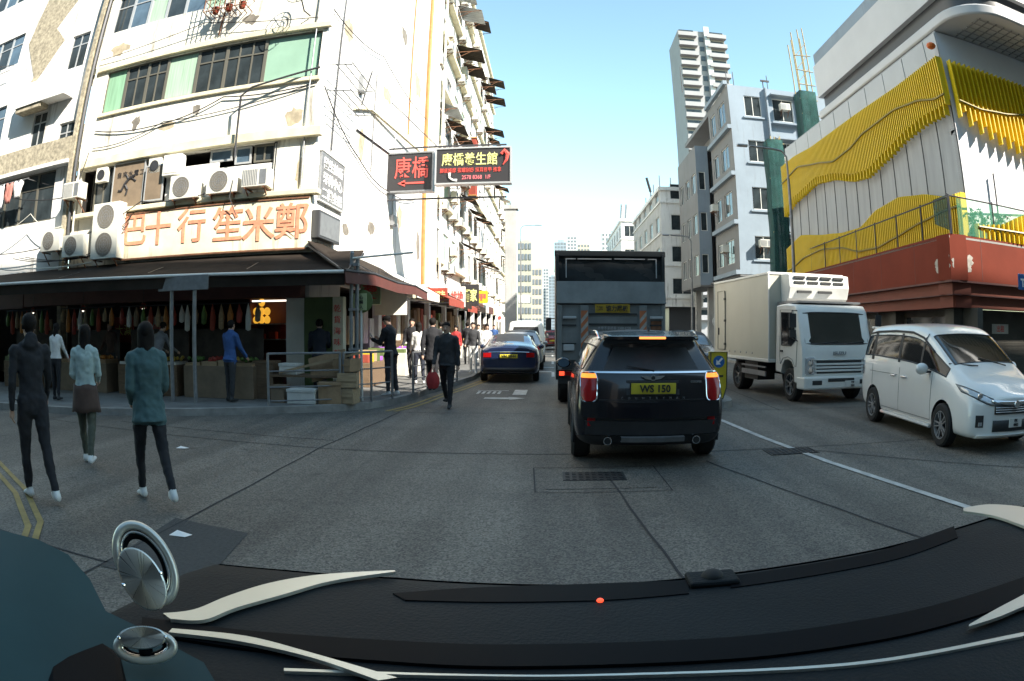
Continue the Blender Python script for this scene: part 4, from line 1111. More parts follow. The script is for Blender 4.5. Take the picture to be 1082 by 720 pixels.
# terrace floor and main volume
p = MB(); p.slab([PF, PC, (26, 14.3), (26, 28.5)], ZT - .1, ZT - .05); p.obj('terrace', 'concrete', mall)
WX, WY, WT = 11.05, 13.65, 10.06
US = Face(WX, 28.0, -90); UN = Face(WX, WY, 0)
UL = 28.0 - WY
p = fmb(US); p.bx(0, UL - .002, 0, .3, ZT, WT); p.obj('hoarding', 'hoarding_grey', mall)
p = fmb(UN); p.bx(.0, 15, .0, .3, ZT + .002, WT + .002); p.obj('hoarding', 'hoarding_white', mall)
p = MB(); p.bx(WX + .3, 26, WY + .3, 28, ZT, WT); p.obj('core', 'grey_wall', mall)
p = fmb(US)
for k in range(15): p.bx(.3 + k * 1.0, .33 + k * 1.0, -.02, -.002, ZT, 9.0)
p.obj('hoarding_joint', 'dark_metal', mall)
p = fmb(US)
for k in range(10): p.bx(.1 + k * 1.5, 1.55 + k * 1.5 if k < 9 else UL - .02, -.03, -.003, 9.25, 10.0)
p.obj('upper_panel', 'cladding_shade', mall)

def interp(pts, s):
    if s <= pts[0][0]: return pts[0][1]
    for (a, b_), (c, d) in zip(pts, pts[1:]):
        if s <= c:
            t = (s - a) / (c - a); t = t * t * (3 - 2 * t) * .35 + t * .65
            return b_ + (d - b_) * t
    return pts[-1][1]
def curve(F, px, out): return sorted(F.px(u, v, out) for u, v in px)
def fins(F, name, top, bot, rail, s0, s1, pitch, out, jag=True):
    T, Bt, Rl = curve(F, top, out) if not isinstance(top, float) else top, curve(F, bot, out) if not isinstance(bot, float) else bot, curve(F, rail, out)
    m = fmb(F); n = int((s1 - s0) / pitch)
    for k in range(n + 1):
        s = s0 + k * pitch
        zt = T if isinstance(T, float) else interp(T, s); zb = Bt if isinstance(Bt, float) else interp(Bt, s)
        if jag and not isinstance(Bt, float): zb += .0 if k % 3 else -.0
        if not isinstance(Bt, float) and k % 2: zb += .28
        if zt - zb < .1: continue
        m.bx(s - .02, s + .02, -out - .10, -out + .10, zb, zt)
    f = m.obj(name, 'fin_yellow', mall)
    q = [F.p(s0 + (s1 - s0) * k / 60, interp(Rl, s0 + (s1 - s0) * k / 60), out + .12) for k in range(61)]
    m = MB(); m.path(q, .035, 5); m.obj('rail', 'fin_rail', f)
    # carrier sheet behind the upper part of the fins
    rows = [[], []]
    for k in range(61):
        s = s0 + (s1 - s0) * k / 60
        zt = T if isinstance(T, float) else interp(T, s) - .02
        zb = Bt + .0 if isinstance(Bt, float) else interp(Bt, s)
        zl = max(zb + .45, min(zt - .05, interp(Rl, s) - .25)) if not isinstance(Bt, float) else zb
        if isinstance(Bt, float): zt = min(zt, interp(Rl, s) + .15)
        rows[0].append(tuple(F.p(s, zl, out - .11))); rows[1].append(tuple(F.p(s, zt, out - .11)))
    m = MB(); m.grid(rows); m.obj('carrier_sheet', 'fin_yellow', f, solid=.01)
    return f
o_ = .22
top = [(824, 179), (840, 166), (858, 156), (906, 121), (947, 93), (990, 60)]
bot = [(829, 232), (842, 214), (864, 195), (880, 191), (905, 192), (919, 188), (938, 170), (960, 148), (979, 133), (1003, 121)]
rail = [(826, 197), (845, 177), (865, 173), (883, 171), (900, 158), (915, 141), (947, 117), (970, 108), (992, 105)]
fins(US, 'upper_fins', top, bot, rail, .05, UL + .15, .125, o_)
topN = [(995, 62), (1082, 92), (1300, 170)]; botN = [(1005, 116), (1020, 128), (1034, 140), (1059, 154), (1082, 165), (1300, 250)]; railN = [(1003, 104), (1034, 117), (1060, 122), (1082, 123), (1300, 180)]
fins(UN, 'upper_fins', topN, botN, railN, .1, 9, .2, .22)
lt = [(828, 268), (848, 249), (875, 248), (893, 246), (910, 241), (928, 222), (951, 209), (975, 206), (1003, 208)]
lr = [(826, 292), (838, 285), (853, 272), (870, 264), (890, 262), (911, 266), (930, 262), (948, 252), (975, 236), (1003, 222)]
fins(US, 'lower_fins', lt, ZT, lr, .05, UL + .1, .125, .2)
ltN = [(1006, 208), (1020, 228), (1034, 238), (1055, 238), (1082, 228), (1300, 250)]; lrN = [(1006, 222), (1030, 240), (1082, 248), (1300, 300)]
fins(UN, 'lower_fins', ltN, ZT, lrN, .15, 9, .22, .2)
# orange corner light at the top of the fins
p = MB(); q = US.p(UL, 9.5, .3); p.ball(q, (.16, .16, .1), 10, 6); mat('orange_plastic', (.7, .16, .03), .4); p.obj('corner_cap', 'orange_plastic', mall)
# terrace rail, netting, plants
p = fmb(PS)
for k in range(9): s = LS * (.12 + k * .11); p.bar((s, .1, ZT), (s, .1, ZT + 1.0), .025)
p.bar((1.0, .1, ZT + .95), (LS - .1, .1, ZT + .95), .022); p.obj('terrace_rail', 'dark_metal', mall)
p = fmb(PN)
for k in range(6): s = .15 + k * 1.9; p.bar((s, .1, ZT), (s, .1, ZT + 1.05), .025)
p.bar((.1, .1, ZT + 1.0), (9.6, .1, ZT + 1.0), .022)
p.bar((2.35, .15, ZT), (2.35, .15, ZT + 1.9), .03); p.obj('terrace_rail', 'dark_metal', mall)
net = thing('safety_net', 'thin green safety net hung along the podium terrace rail by the plants', 'netting', tuple(PN.p(2, ZT)))
p = fmb(PN); p.grid([[(s * .5, .07 + .03 * sin(s * 2), ZT + z_) for s in range(1, 20)] for z_ in (.02, .35, .7, .97)]); p.obj('mesh_sheet', 'green_net_thin', net)
p = fmb(PS); p.grid([[(LS - .1 - k * .28, .1 + .05 * sin(k * 3), ZT + 1.0 - z_ * (1 - .1 * k)) for k in range(4)] for z_ in (0, .3, .6, .9)]); p.obj('folded_sheet', 'green_net', net)
pl = thing('terrace_plant', 'leafy drooping potted plant on the terrace behind the green net', 'plant', tuple(PN.p(1.6, ZT - .05)))
p = MB(); p.lathe([(.2, 0), (.28, .35), (.26, .35)], 12, Matrix.Translation(PN.p(1.5, ZT - .05, -.45))); p.obj('pot', 'terracotta', pl)
p = MB(); rr = random.Random(3)
for k in range(26):
    c = PN.p(1.0 + rr.random() * 1.5, ZT + .2, -.45 + rr.uniform(-.15, .15)); pts = []
    dx, dy = rr.uniform(-.6, .6), rr.uniform(-.35, .2); hgt = rr.uniform(.5, 1.1)
    for j in range(7):
        t = j / 6; pts.append(c + Vector((dx * t * t * 1.2, dy * t, hgt * (1.6 * t - t * t * 1.1))))
    for j in range(6):
        for _ in range(6):
            q = pts[j].lerp(pts[j + 1], rr.random()); e = Vector((rr.uniform(-.11, .11), rr.uniform(-.11, .11), rr.uniform(-.12, .03))); f_ = Vector((rr.uniform(-.03, .03), rr.uniform(-.03, .03), .02))
            p.add([q, q + e * .5 + f_, q + e, q + e * .5 - f_], [(0, 1, 2, 3)])
p.obj('leaves', 'leaf', pl)
# upper storey volume with rounded corner
def rounded(x0, y0, y1, x1, r, n=8):
    pts = [(x0, y1)]
    pts += [(x0 + r - r * cos(a), y0 + r - r * sin(a)) for a in [pi / 2 * k / n for k in range(n + 1)]]
    return pts + [(x1, y0), (x1, y1)]
def vol(name, m, ins, z0, z1, bev=0):
    p = MB(); p.slab(rounded(11.0 + ins, 11.6 + ins, 23.3 - ins, 27 - ins, 1.6 - ins * .5), z0, z1); return p.obj(name, m, mall, bevel=bev, smooth=30)
vol('lower_lip', 'cladding_white', 0, 10.1, 10.44, .06)
vol('dark_strip', 'strip_dark', .25, 10.44, 11.05)
vol('upper_cladding', 'cladding_white', .05, 11.05, 12.5)
vol('roof_louvre', 'blue_wall', .12, 12.5, 13.05)
p = MB()
for k in range(30): p.bx(11.9 + k * .35, 11.93 + k * .35, 12.1, 13.6, 10.07, 10.098)
for k in range(5): p.bx(11.8, 22.5, 12.15 + k * .3, 12.18 + k * .3, 10.06, 10.069)
p.obj('soffit_grille', 'grey_metal', mall)
# blue road sign on the podium
t = thing('road_sign', 'blue road sign with a white T shape by the red podium at right edge', 'road sign', tuple(PN.p(1.3, 2.6)))
q = on(1079, 298, y=12.9)
p = MB(); p.box((q.x + .14, 12.9, q.z), (.55, .03, .42)); mat('sign_blue', (.02, .12, .35), .4); p.obj('plate', 'sign_blue', t, bevel=.01)
p = MB(); p.box((q.x + .06, 12.88, q.z + .06), (.2, .006, .05)); p.box((q.x + .06, 12.88, q.z - .05), (.05, .006, .17)); p.obj('symbol', 'white_letters', t)
p = MB(); p.bar((q.x + .2, 12.93, 0.13), (q.x + .2, 12.93, q.z + .2), .035, 10); p.obj('pole', 'galvanised', t)

# bamboo scaffolds wrapped in green netting
def scaffold(x, y, w_, d_, z0, z1, netted, label, top=0.):
    t = thing('bamboo_scaffold', label, 'scaffold', (x, y, z0))
    p = MB(); rr = random.Random(int(x * 10))
    for i in range(3):
        for j in range(2): p.bar((x + i * w_ / 2, y + j * d_, z0), (x + i * w_ / 2 + rr.uniform(-.1, .1), y + j * d_, z1 + rr.uniform(0, top)), .04, 5)
    z = z0 + .8
    while z < z1:
        p.bar((x - .15, y - .03, z), (x + w_ + .2, y - .03, z + rr.uniform(-.08, .08)), .035, 5); z += .9
    for k in range(3): p.bar((x, y - .05, z1 - 2.4 + k * .8), (x + w_, y - .05, z1 - 1.5 + k * .8), .022, 5)
    p.obj('poles', 'bamboo', t)
    p = MB(); rows = []
    n = int((z1 - z0) * netted / .7)
    for j in range(n + 1):
        z = z0 + (z1 - z0) * netted * j / n
        bu = .03 * sin(j * 1.7)
        rows.append([(x - .1 + bu, y + d_ + .1, z), (x - .15 + bu, y - .1, z), (x + w_ / 2, y - .15 - .03 * sin(j * 2.1), z), (x + w_ + .1 - bu * .5, y - .1, z), (x + w_ + .12, y + d_ + .1, z)])
    p.grid(rows); p.obj('net', 'green_net', t, solid=.01, smooth=70)
    return t
q0 = on(838, 115, y=31.5); q1 = on(862, 80, y=31.5)
scaffold(13.8, 31.2, .75, 1.0, 2.5, 17.6, .80, 'tall bamboo scaffold in dark green netting rising above the white building', 1.6)
scaffold(11.0, 30.0, .62, .7, .13, 11.2, .99, 'slim green netted scaffold standing between the grey blue tower block and the yellow fins', .2)

# ================================================================== RIGHT: GREY-BLUE BLOCK
XB = 10.8
gb = thing('apartment_block', 'five storey grey blue apartment block with stepped bays behind the box truck', 'building', (XB, 36, 0))
N1 = Face(XB, 36, 0); W1 = Face(XB, 41.5, -90)
HT = 16.4
nw = []
for k in range(4):
    z0 = 5.4 + 2.92 * k
    nw += [(1.0, 2.1, z0 + .25, z0 + 1.6), (2.9, 4.3, z0 + .1, z0 + 1.6)]
nw += [(5.6, 6.1, 5.4 + 2.92 * k + .5, 5.4 + 2.92 * k + 1.6) for k in range(4)]
p = fmb(N1); holed(p, 0, 7.5, 4.75, HT, nw); p.obj('wall', 'blue_wall', gb)
for q in nw: window(gb, N1, *q, kind='window_glass', fm='white_metal', nx=2 if q[1] - q[0] > .8 else 1)
p = fmb(N1)
for k in range(4): z0 = 5.4 + 2.92 * k; p.bx(2.7, 4.6, -.35, 0, z0 - .15, z0 - .03); p.bx(2.7, 4.6, -.5, 0, z0 + 1.72, z0 + 1.8); p.bx(.85, 2.25, -.1, 0, z0 + .1, z0 + .2)
p.bx(2.45, 2.55, -.25, 0, 4.75, HT); p.bx(4.7, 4.8, -.25, 0, 4.75, HT); p.obj('ledge', 'blue_wall', gb)
ws = []
for k in range(4):
    z0 = 5.5 + 2.92 * k
    ws += [(.5, 1.8, z0, z0 + 1.45), (2.6, 4.4, z0, z0 + 1.45)]
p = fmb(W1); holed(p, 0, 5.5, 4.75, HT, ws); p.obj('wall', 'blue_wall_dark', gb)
for q in ws: window(gb, W1, *q, kind='window_glass', fm='white_metal', nx=2)
p = fmb(W1)
for k in range(5): p.bx(-.0, 5.5, -.25, 0, 4.75 + 2.92 * k, 5.0 + 2.92 * k)
p.obj('ledge', 'blue_wall', gb)
# second, lower stepped bay toward the far side
W2 = Face(10.1, 50, -90); N2 = Face(10.1, 43.4, 0)
p = fmb(W2); ws2 = [(s, s + 1.3, 5.3 + 2.9 * k, 6.7 + 2.9 * k) for k in range(3) for s in (.6, 2.7, 4.8)]
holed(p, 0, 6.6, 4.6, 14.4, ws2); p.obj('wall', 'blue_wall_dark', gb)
for q in ws2: window(gb, W2, *q, kind='window_glass', fm='white_metal', nx=2)
p = fmb(N2); nw2 = [(.15, .62, 5.4 + 2.9 * k, 6.7 + 2.9 * k) for k in range(3)]
holed(p, 0, .9, 4.6, 14.4, nw2); p.obj('wall', 'blue_wall', gb)
for q in nw2: window(gb, N2, *q, kind='window_glass', fm='white_metal', nx=1)
p = MB(); p.bx(XB + .02, 18.2, 36.2, 50, HT - .3, HT + .02); p.bx(XB + .02, 18.2, 36.02, 50, 4.65, 4.74); p.bx(10.12, 12, 43.42, 50, 14.1, 14.42); p.bx(10.12, 12, 43.42, 50, 4.5, 4.6); p.bx(18.2, 18.4, 36.02, 50, 0, HT)
p.bx(12.2, 12.4, 41.5, 50, 4.7, HT); p.obj('roof', 'blue_wall_dark', gb)
for F, a in ((N1, nw), (W1, ws), (W2, ws2)):
    p = fmb(F); L_ = {id(N1): 7.5, id(W1): 5.5, id(W2): 6.6}[id(F)]; p.bx(.05, L_ - .05, 1.0, 1.05, 4.8, 14); p.obj('interior', 'dark_interior', gb)
p = MB(); p.bx(12.4, 18.2, 37.5, 49, .13, 4.6); p.obj('shop_front', 'grey_wall', gb)
p = MB(); p.bx(12.3, 12.38, 38.2, 41, .3, 3.2); p.bx(12.3, 12.38, 42, 45, .3, 3.2); p.bx(13, 16, 37.42, 37.48, .3, 3.2); p.obj('shop_opening', 'dark_interior', gb)
for y_ in (37, 41, 45, 49): 
    p = MB(); p.bx(11.0, 11.4, y_ - .2, y_ + .2, .13, 4.6); p.obj('column', 'grey_wall', gb)
p = MB()
for u, v in ((770, 92), (776, 82), (812, 85), (728, 175)): q = on(u, v + 14, y=38); p.bar((q.x, 38, HT), (q.x, 38, HT + 1.2 + (u % 3) * .3), .03, 5)
p.bar((13.6, 37, HT), (13.6, 37, HT + .9), .04, 5); p.box((13.75, 37, HT + .95), (.6, .1, .12)); p.obj('roof_mast', 'dark_metal', gb)
for k, (F, s, z, lb) in enumerate(((N1, 3.6, 14.9, 'top'), (N1, 3.3, 11.35, 'third'), (N1, 3.6, 8.9, 'second'), (N1, 1.5, 6.3, 'lowest'), (W1, 3.4, 6.2, 'street-side'), (W1, 1.2, 9.1, 'upper street-side'))):
    ac('box', F, s, z, f'{lb} window air conditioner on the grey blue apartment block', .05, 'air conditioners on the grey blue block')

# ================================================================== RIGHT: BLOCK BEYOND
def far_block(name, label, x, y, w_, d_, h, m, floors, cols_n, cols_w, fl, first, wk='window_glass', z0=0., m2=None, left=False, ww=1.3, wh=1.3):
    """plain block: -Y front at y, side wall facing the street (left: building on the left of the street)"""
    t = thing(name, label, 'building', (x, y, 0))
    FN = Face(x, y, 0)
    hn = [(w_ * (i + .5) / cols_n - ww / 2, w_ * (i + .5) / cols_n + ww / 2, first + fl * k, first + fl * k + wh) for k in range(floors) for i in range(cols_n)]
    p = fmb(FN); holed(p, 0, w_, z0, h, hn); p.obj('wall', m, t)
    FW = Face(x, y + d_, -90) if not left else Face(x + w_, y, 90)
    hw = [(d_ * (i + .5) / cols_w - ww / 2, d_ * (i + .5) / cols_w + ww / 2, first + fl * k, first + fl * k + wh) for k in range(floors) for i in range(cols_w)]
    p = fmb(FW); holed(p, .0, d_, z0, h, hw); p.obj('wall', m2 or m, t)
    n = 0
    for F, hs in ((FN, hn), (FW, hw)):
        for q in hs:
            n += 1
            if n > 98: break
            window(t, F, *q, kind=wk, fm='white_metal', nx=2)
    p = MB(); p.bx(x + .25, x + w_ - .25, y + .25, y + d_ - .25, z0, h - .02); p.obj('core', 'strip_dark', t)
    p = MB(); p.bx(x - .15, x + w_ + .15, y - .15, y + d_ + .15, h, h + .3); p.obj('roof', m, t)
    p = MB()
    for k in range(floors): z = first - .35 + fl * k; p.bx(x - .1, x + w_ + .1, y - .1, y - .002, z, z + .12); p.bx(x - .1 if not left else x + w_ + .002, x - .002 if not left else x + w_ + .1, y, y + d_, z, z + .12)
    p.obj('ledge', m, t)
    return t
nb2 = far_block('apartment_block', 'four storey off white block with overhang behind the dark box truck', 8.9, 52, 3.4, 18, 12.9, 'white_wall', 4, 1, 5, 2.6, 4.4, z0=3.4, m2='grey_wall', ww=1.7)
p = MB(); p.bx(9.6, 12.2, 53, 69, .13, 3.38); p.obj('shop_front', 'strip_dark', nb2)
p = MB(); rr = random.Random(9)
for k in range(9): x_ = 9.1 + rr.random() * 2; y_ = 53 + k * 1.8; p.bar((x_, y_, 13.2), (x_, y_, 13.8 + rr.random() * 1.2), .04, 5)
p.bar((8.9, 57, 13.8), (8.5, 56.5, 15.0), .12, 6); p.bar((8.9, 57, 13.2), (8.9, 57, 13.9), .05, 5); p.obj('roof_mast', 'dark_metal', nb2)
far_block('apartment_block', 'low pale block with roof flues seen above the dark box truck', 8.2, 76, 6, 20, 14.2, 'white_wall', 4, 3, 6, 2.8, 4.0)
p = MB(); 
for x_ in (8.6, 9.2): p.bar((x_, 80, 14.5), (x_ + .2, 80, 17), .18, 8)
tag(p.obj('roof_flue', 'grey_metal'), 'pair of grey roof flues on the low pale block', 'flue')
# tall residential tower far behind
tw = thing('residential_tower', 'very tall slim white residential tower with stacked balconies far behind the grey blue block', 'building', (39, 150, 0))
x0, x1, zt = 33.4, 45.8, 78.5
p = MB(); p.bx(x0, x1, 150, 164, 0, zt); p.obj('wall', 'tower_wall', tw)
nfl_ = 27
for k in range(nfl_):
    z = zt - 2 - k * 2.9
    if z < 2: break
    for a, c in ((x0 - .25, x0 + 4.6), (x1 - 5.0, x1 + .25)):
        p = MB(); p.bx(a, c, 148.4, 149.98, z - .25, z); p.bx(a, c, 148.4, 148.55, z, z + .9); p.obj('balcony', 'tower_wall', tw)
        if True:
            p = MB(); p.bx(a + .5, c - .5, 149.9, 149.985, z, z + 2.1); p.obj('window', 'window_glass', tw)
p = MB()
for k in range(26): z = zt - 3.2 - k * 2.9; p.bx(x0 + 5.4, x0 + 6.6, 149.88, 149.98, z, z + 1.4) if z > 2 else None
p.obj('window_column', 'window_glass', tw)
p = MB(); p.bx(x0 + 6.8, x0 + 8.2, 149, 149.98, 0, zt + 1.2); p.obj('core_rib', 'cladding_shade', tw)

# ================================================================== FAR BUILDINGS AT THE END OF THE STREET
def tower(label, u0, u1, vtop, y, m, kind, nfl=16, ncol=5, zbase=0.):
    a, c = on(u0, 340, y=y).x, on(u1, 340, y=y).x; zt = on((u0 + u1) / 2, vtop, y=y).z
    t = thing('distant_tower', label, 'building', ((a + c) / 2, y, 0))
    p = MB(); p.bx(a, c, y, y + (c - a), zbase, zt); p.bx(a + (c - a) * .3, c - (c - a) * .2, y + 1, y + (c - a) * .6, zt, zt * 1.03); p.obj('wall', m, t)
    for i in range(ncol):
        p = MB(); w_ = (c - a) / ncol; h_ = zt / nfl
        for k in range(1, nfl): p.bx(a + i * w_ + w_ * .18, a + (i + 1) * w_ - w_ * .18, y - .12, y - .005, k * h_ + h_ * .25, k * h_ + h_ * .8)
        p.obj('window_column', kind, t)
    return t
mat('hazed_window', (.16, .18, .20), .3)  # window colour lightened to stand for haze
tower('bluish far tower, left one of the pair above the dark truck roof', 586, 599, 256, 330, 'blue_wall', 'hazed_window', 26, 4)
tower('pale far tower, taller right one of the pair above the dark truck roof', 600, 610, 250, 340, 'cladding_shade', 'hazed_window', 28, 3)
tower('cream far tower right of the pair above the dark truck', 611, 624, 258, 300, 'beige_wall', 'hazed_window', 22, 4)
tower('narrow white far tower over the middle of the dark truck', 637, 647, 246, 260, 'white_wall', 'hazed_window', 22, 3)
tower('domed white far tower just left of the roof flues', 648, 660, 243, 240, 'white_wall', 'hazed_window', 20, 3)
tower('broad pale far block behind the right side of the dark truck', 662, 684, 248, 130, 'white_wall', 'hazed_window', 10, 5)
tower('slim grey tower with vertical stripes at the very end of the street', 574, 580, 284, 320, 'cladding_shade', 'hazed_window', 20, 2)
tower('second striped tower at the very end of the street, right of the slim one', 580, 587, 292, 300, 'blue_wall', 'hazed_window', 18, 2)
tower('yellowish block on the left beyond the tenements', 547, 562, 255, 118, 'hazed_yellow_wall', 'hazed_window', 9, 4)
tower('orange brown low block on the left near the street end', 562, 573, 283, 150, 'beige_wall', 'hazed_window', 7, 3)
tower('grey office block closing the view left of the slim tower', 556, 574, 306, 200, 'grey_wall', 'hazed_window', 7, 5)
q = on(536, 330, x=-4.4)
# tall advert column at left pavement
t = thing('concrete_column', 'tall weathered concrete column on the left pavement beyond the parked cars', 'column', (on(541, 340, y=48).x, 48, .13))
x_ = on(540, 340, y=48).x; zt = on(540, 222, y=48).z
p = MB(); p.bx(x_ - .42, x_ + .42, 47.6, 48.4, .13, zt); p.obj('shaft', 'grey_wall', t, bevel=.03)
p = MB(); p.bx(x_ - .55, x_ + .55, 47.5, 48.5, zt, zt + .3); p.bx(x_ - .9, x_ - .42, 47.8, 48.2, zt - 1, zt - .9); p.obj('cap', 'grey_wall', t)
# overhead street sign gantry far away and round lollipop sign
t = thing('overhead_sign', 'white overhead sign board across the far left side of the street', 'sign', (-2, 70, 3))
p = MB(); a, c = on(548, 312, y=70), on(560, 320, y=70); p.bx(a.x, c.x, 70, 70.1, c.z, a.z); p.obj('board', 'white_letters', t)
p = MB(); p.bar((a.x - .3, 70.05, .13), (a.x - .3, 70.05, a.z), .06); p.beam((a.x - .3, 70.05, a.z - .2), (a.x, 70.05, a.z - .2), .06); p.obj('post', 'grey_metal', t)
t = thing('round_sign', 'round white sign with a red centre over the left pavement by the column', 'sign', (on(528, 336, y=36).x, 36, 2))
q = on(528, 336, y=36); p = MB(); X_ = Matrix.Translation(q) @ Matrix.Rotation(R(90), 4, 'X'); p.lathe([(.24, 0), (.24, .04)], 20, X_); p.obj('disc', 'white_letters', t)
p = MB(); p.lathe([(.1, 0), (.1, .012)], 16, Matrix.Translation(q + Vector((0, -.045, 0))) @ Matrix.Rotation(R(90), 4, 'X')); p.obj('symbol', 'sign_red_letters', t)
p = MB(); p.bar((q.x - .0, 36.03, .13), (q.x, 36.03, q.z + .2), .03); p.obj('post', 'grey_metal', t)

# street lamps
def lamp_post(name, label, x, y, z, ax, r=.08, base=.13):
    t = thing(name, label, 'street lamp', (x, y, base), 0, 'street lamps')
    p = MB(); p.path([(0, 0, 0), (0, 0, z - 1.2)], [r, r * .7], 10); p.obj('pole', 'galvanised', t, local=True, smooth=50)
    p = MB(); s_ = 1 if ax > 0 else -1
    p.path([(0, 0, z - 1.2), (0, 0, z - .3), (ax * .12, 0, z - .05), (ax * .4, 0, z), (ax, 0, z + .03)], r * .55, 8); p.obj('arm', 'galvanised', t, local=True, smooth=50)
    p = MB(); p.bx(ax - .1, ax + s_ * .55, -.1, .1, z - .02, z + .08); p.obj('lamp_head', 'grey_metal', t, local=True, bevel=.03)
    p = MB(); p.bx(-.14, .14, -.14, .14, 0, .9); p.obj('base_box', 'galvanised', t, local=True, bevel=.02)
    return t
q = on(840, 163, y=24); lamp_post('street_lamp', 'tall thin grey street lamp in front of the yellow fins', on(839, 240, y=24).x - .1, 24, q.z, -1.6)
q = on(729, 252, y=40); lamp_post('street_lamp', 'grey street lamp on the right pavement in front of the off white block', on(731, 300, y=40).x, 40, q.z, -1.3)
q = on(548, 240, y=60); lamp_post('street_lamp', 'distant street lamp reaching over the road from the left row', -2.8, 60, q.z, 1.4)

# buildings behind the camera (the roofs that shade the crossing)
mat('rear_wall', (.13, .125, .12), .9, var=.3, vscale=.4)
bk1 = thing('rear_block', 'tenement block across the junction behind the viewpoint', 'building', (20, -14, 0))
p = MB(); p.bx(8.9, 130, -34, -11, 0, 36.0); p.obj('wall', 'rear_wall', bk1)
bk3 = thing('rear_block', 'unseen dark block added far behind the viewpoint to close off bright reflections', 'building', (0, -60, 0))  # added so the car ahead does not mirror a bright street gap
p = MB(); p.bx(-40, 60, -72, -60, 0, 30); p.obj('wall', 'rear_wall', bk3)
bk2 = thing('rear_block', 'narrow tenement block behind the viewpoint on the left side', 'building', (-20, -14, 0))
p = MB(); p.bx(-60, -6.3, -34, -11, 0, 24); p.obj('wall', 'rear_wall', bk2)
# ================================================================== VEHICLES
from mathutils.bvhtree import BVHTree
mat('paint_navy_black', (.004, .005, .009), .2, spec=.4, coat=.5)
mat('paint_white', (.76, .76, .73), .28, coat=.8, var=.03, vscale=2)
mat('paint_white_truck', (.66, .66, .62), .4, coat=.3, var=.06, vscale=2)
mat('paint_blue', (.012, .020, .055), .2, coat=1.)
mat('paint_dark', (.03, .032, .036), .25, coat=1.)
mat('paint_silver', (.35, .36, .37), .25, .6, coat=.6)
mat('paint_red', (.22, .012, .012), .25, coat=1.)
mat('lens_red', (.34, .006, .008), .2, coat=.2, spec=.3)
mat('lens_glow', (.9, .35, .05), .3, emit=(1.0, .26, .02), estr=.6)
mat('lens_glow_red', (.8, .05, .03), .3, emit=(1.0, .08, .03), estr=.7)
mat('brake_strip', (.9, .3, .05), .3, emit=(1.0, .24, .05), estr=1.1)
mat('lens_clear', (.45, .47, .48), .08, .3, coat=1.)
mat('plate_yellow', (.62, .52, .04), .5, var=.05)
mat('plate_white', (.62, .62, .58), .5)
mat('tail_grey', (.17, .18, .175), .6, var=.25, vscale=2, bump=.15, bscale=10)
mat('tail_black', (.026, .028, .029), .5, var=.2)
mat('tarp', (.020, .024, .026), .85, var=.3, vscale=3, bump=.3, bscale=6)
mat('hazard_orange', (.42, .13, .05), .6, var=.15, vscale=8)
mat('hazard_white', (.36, .34, .30), .6, var=.2, vscale=8)
mat('truck_box', (.52, .50, .41), .45, var=.05, vscale=1, streak=.05)
mat('seat_dark', (.02, .02, .022), .8)

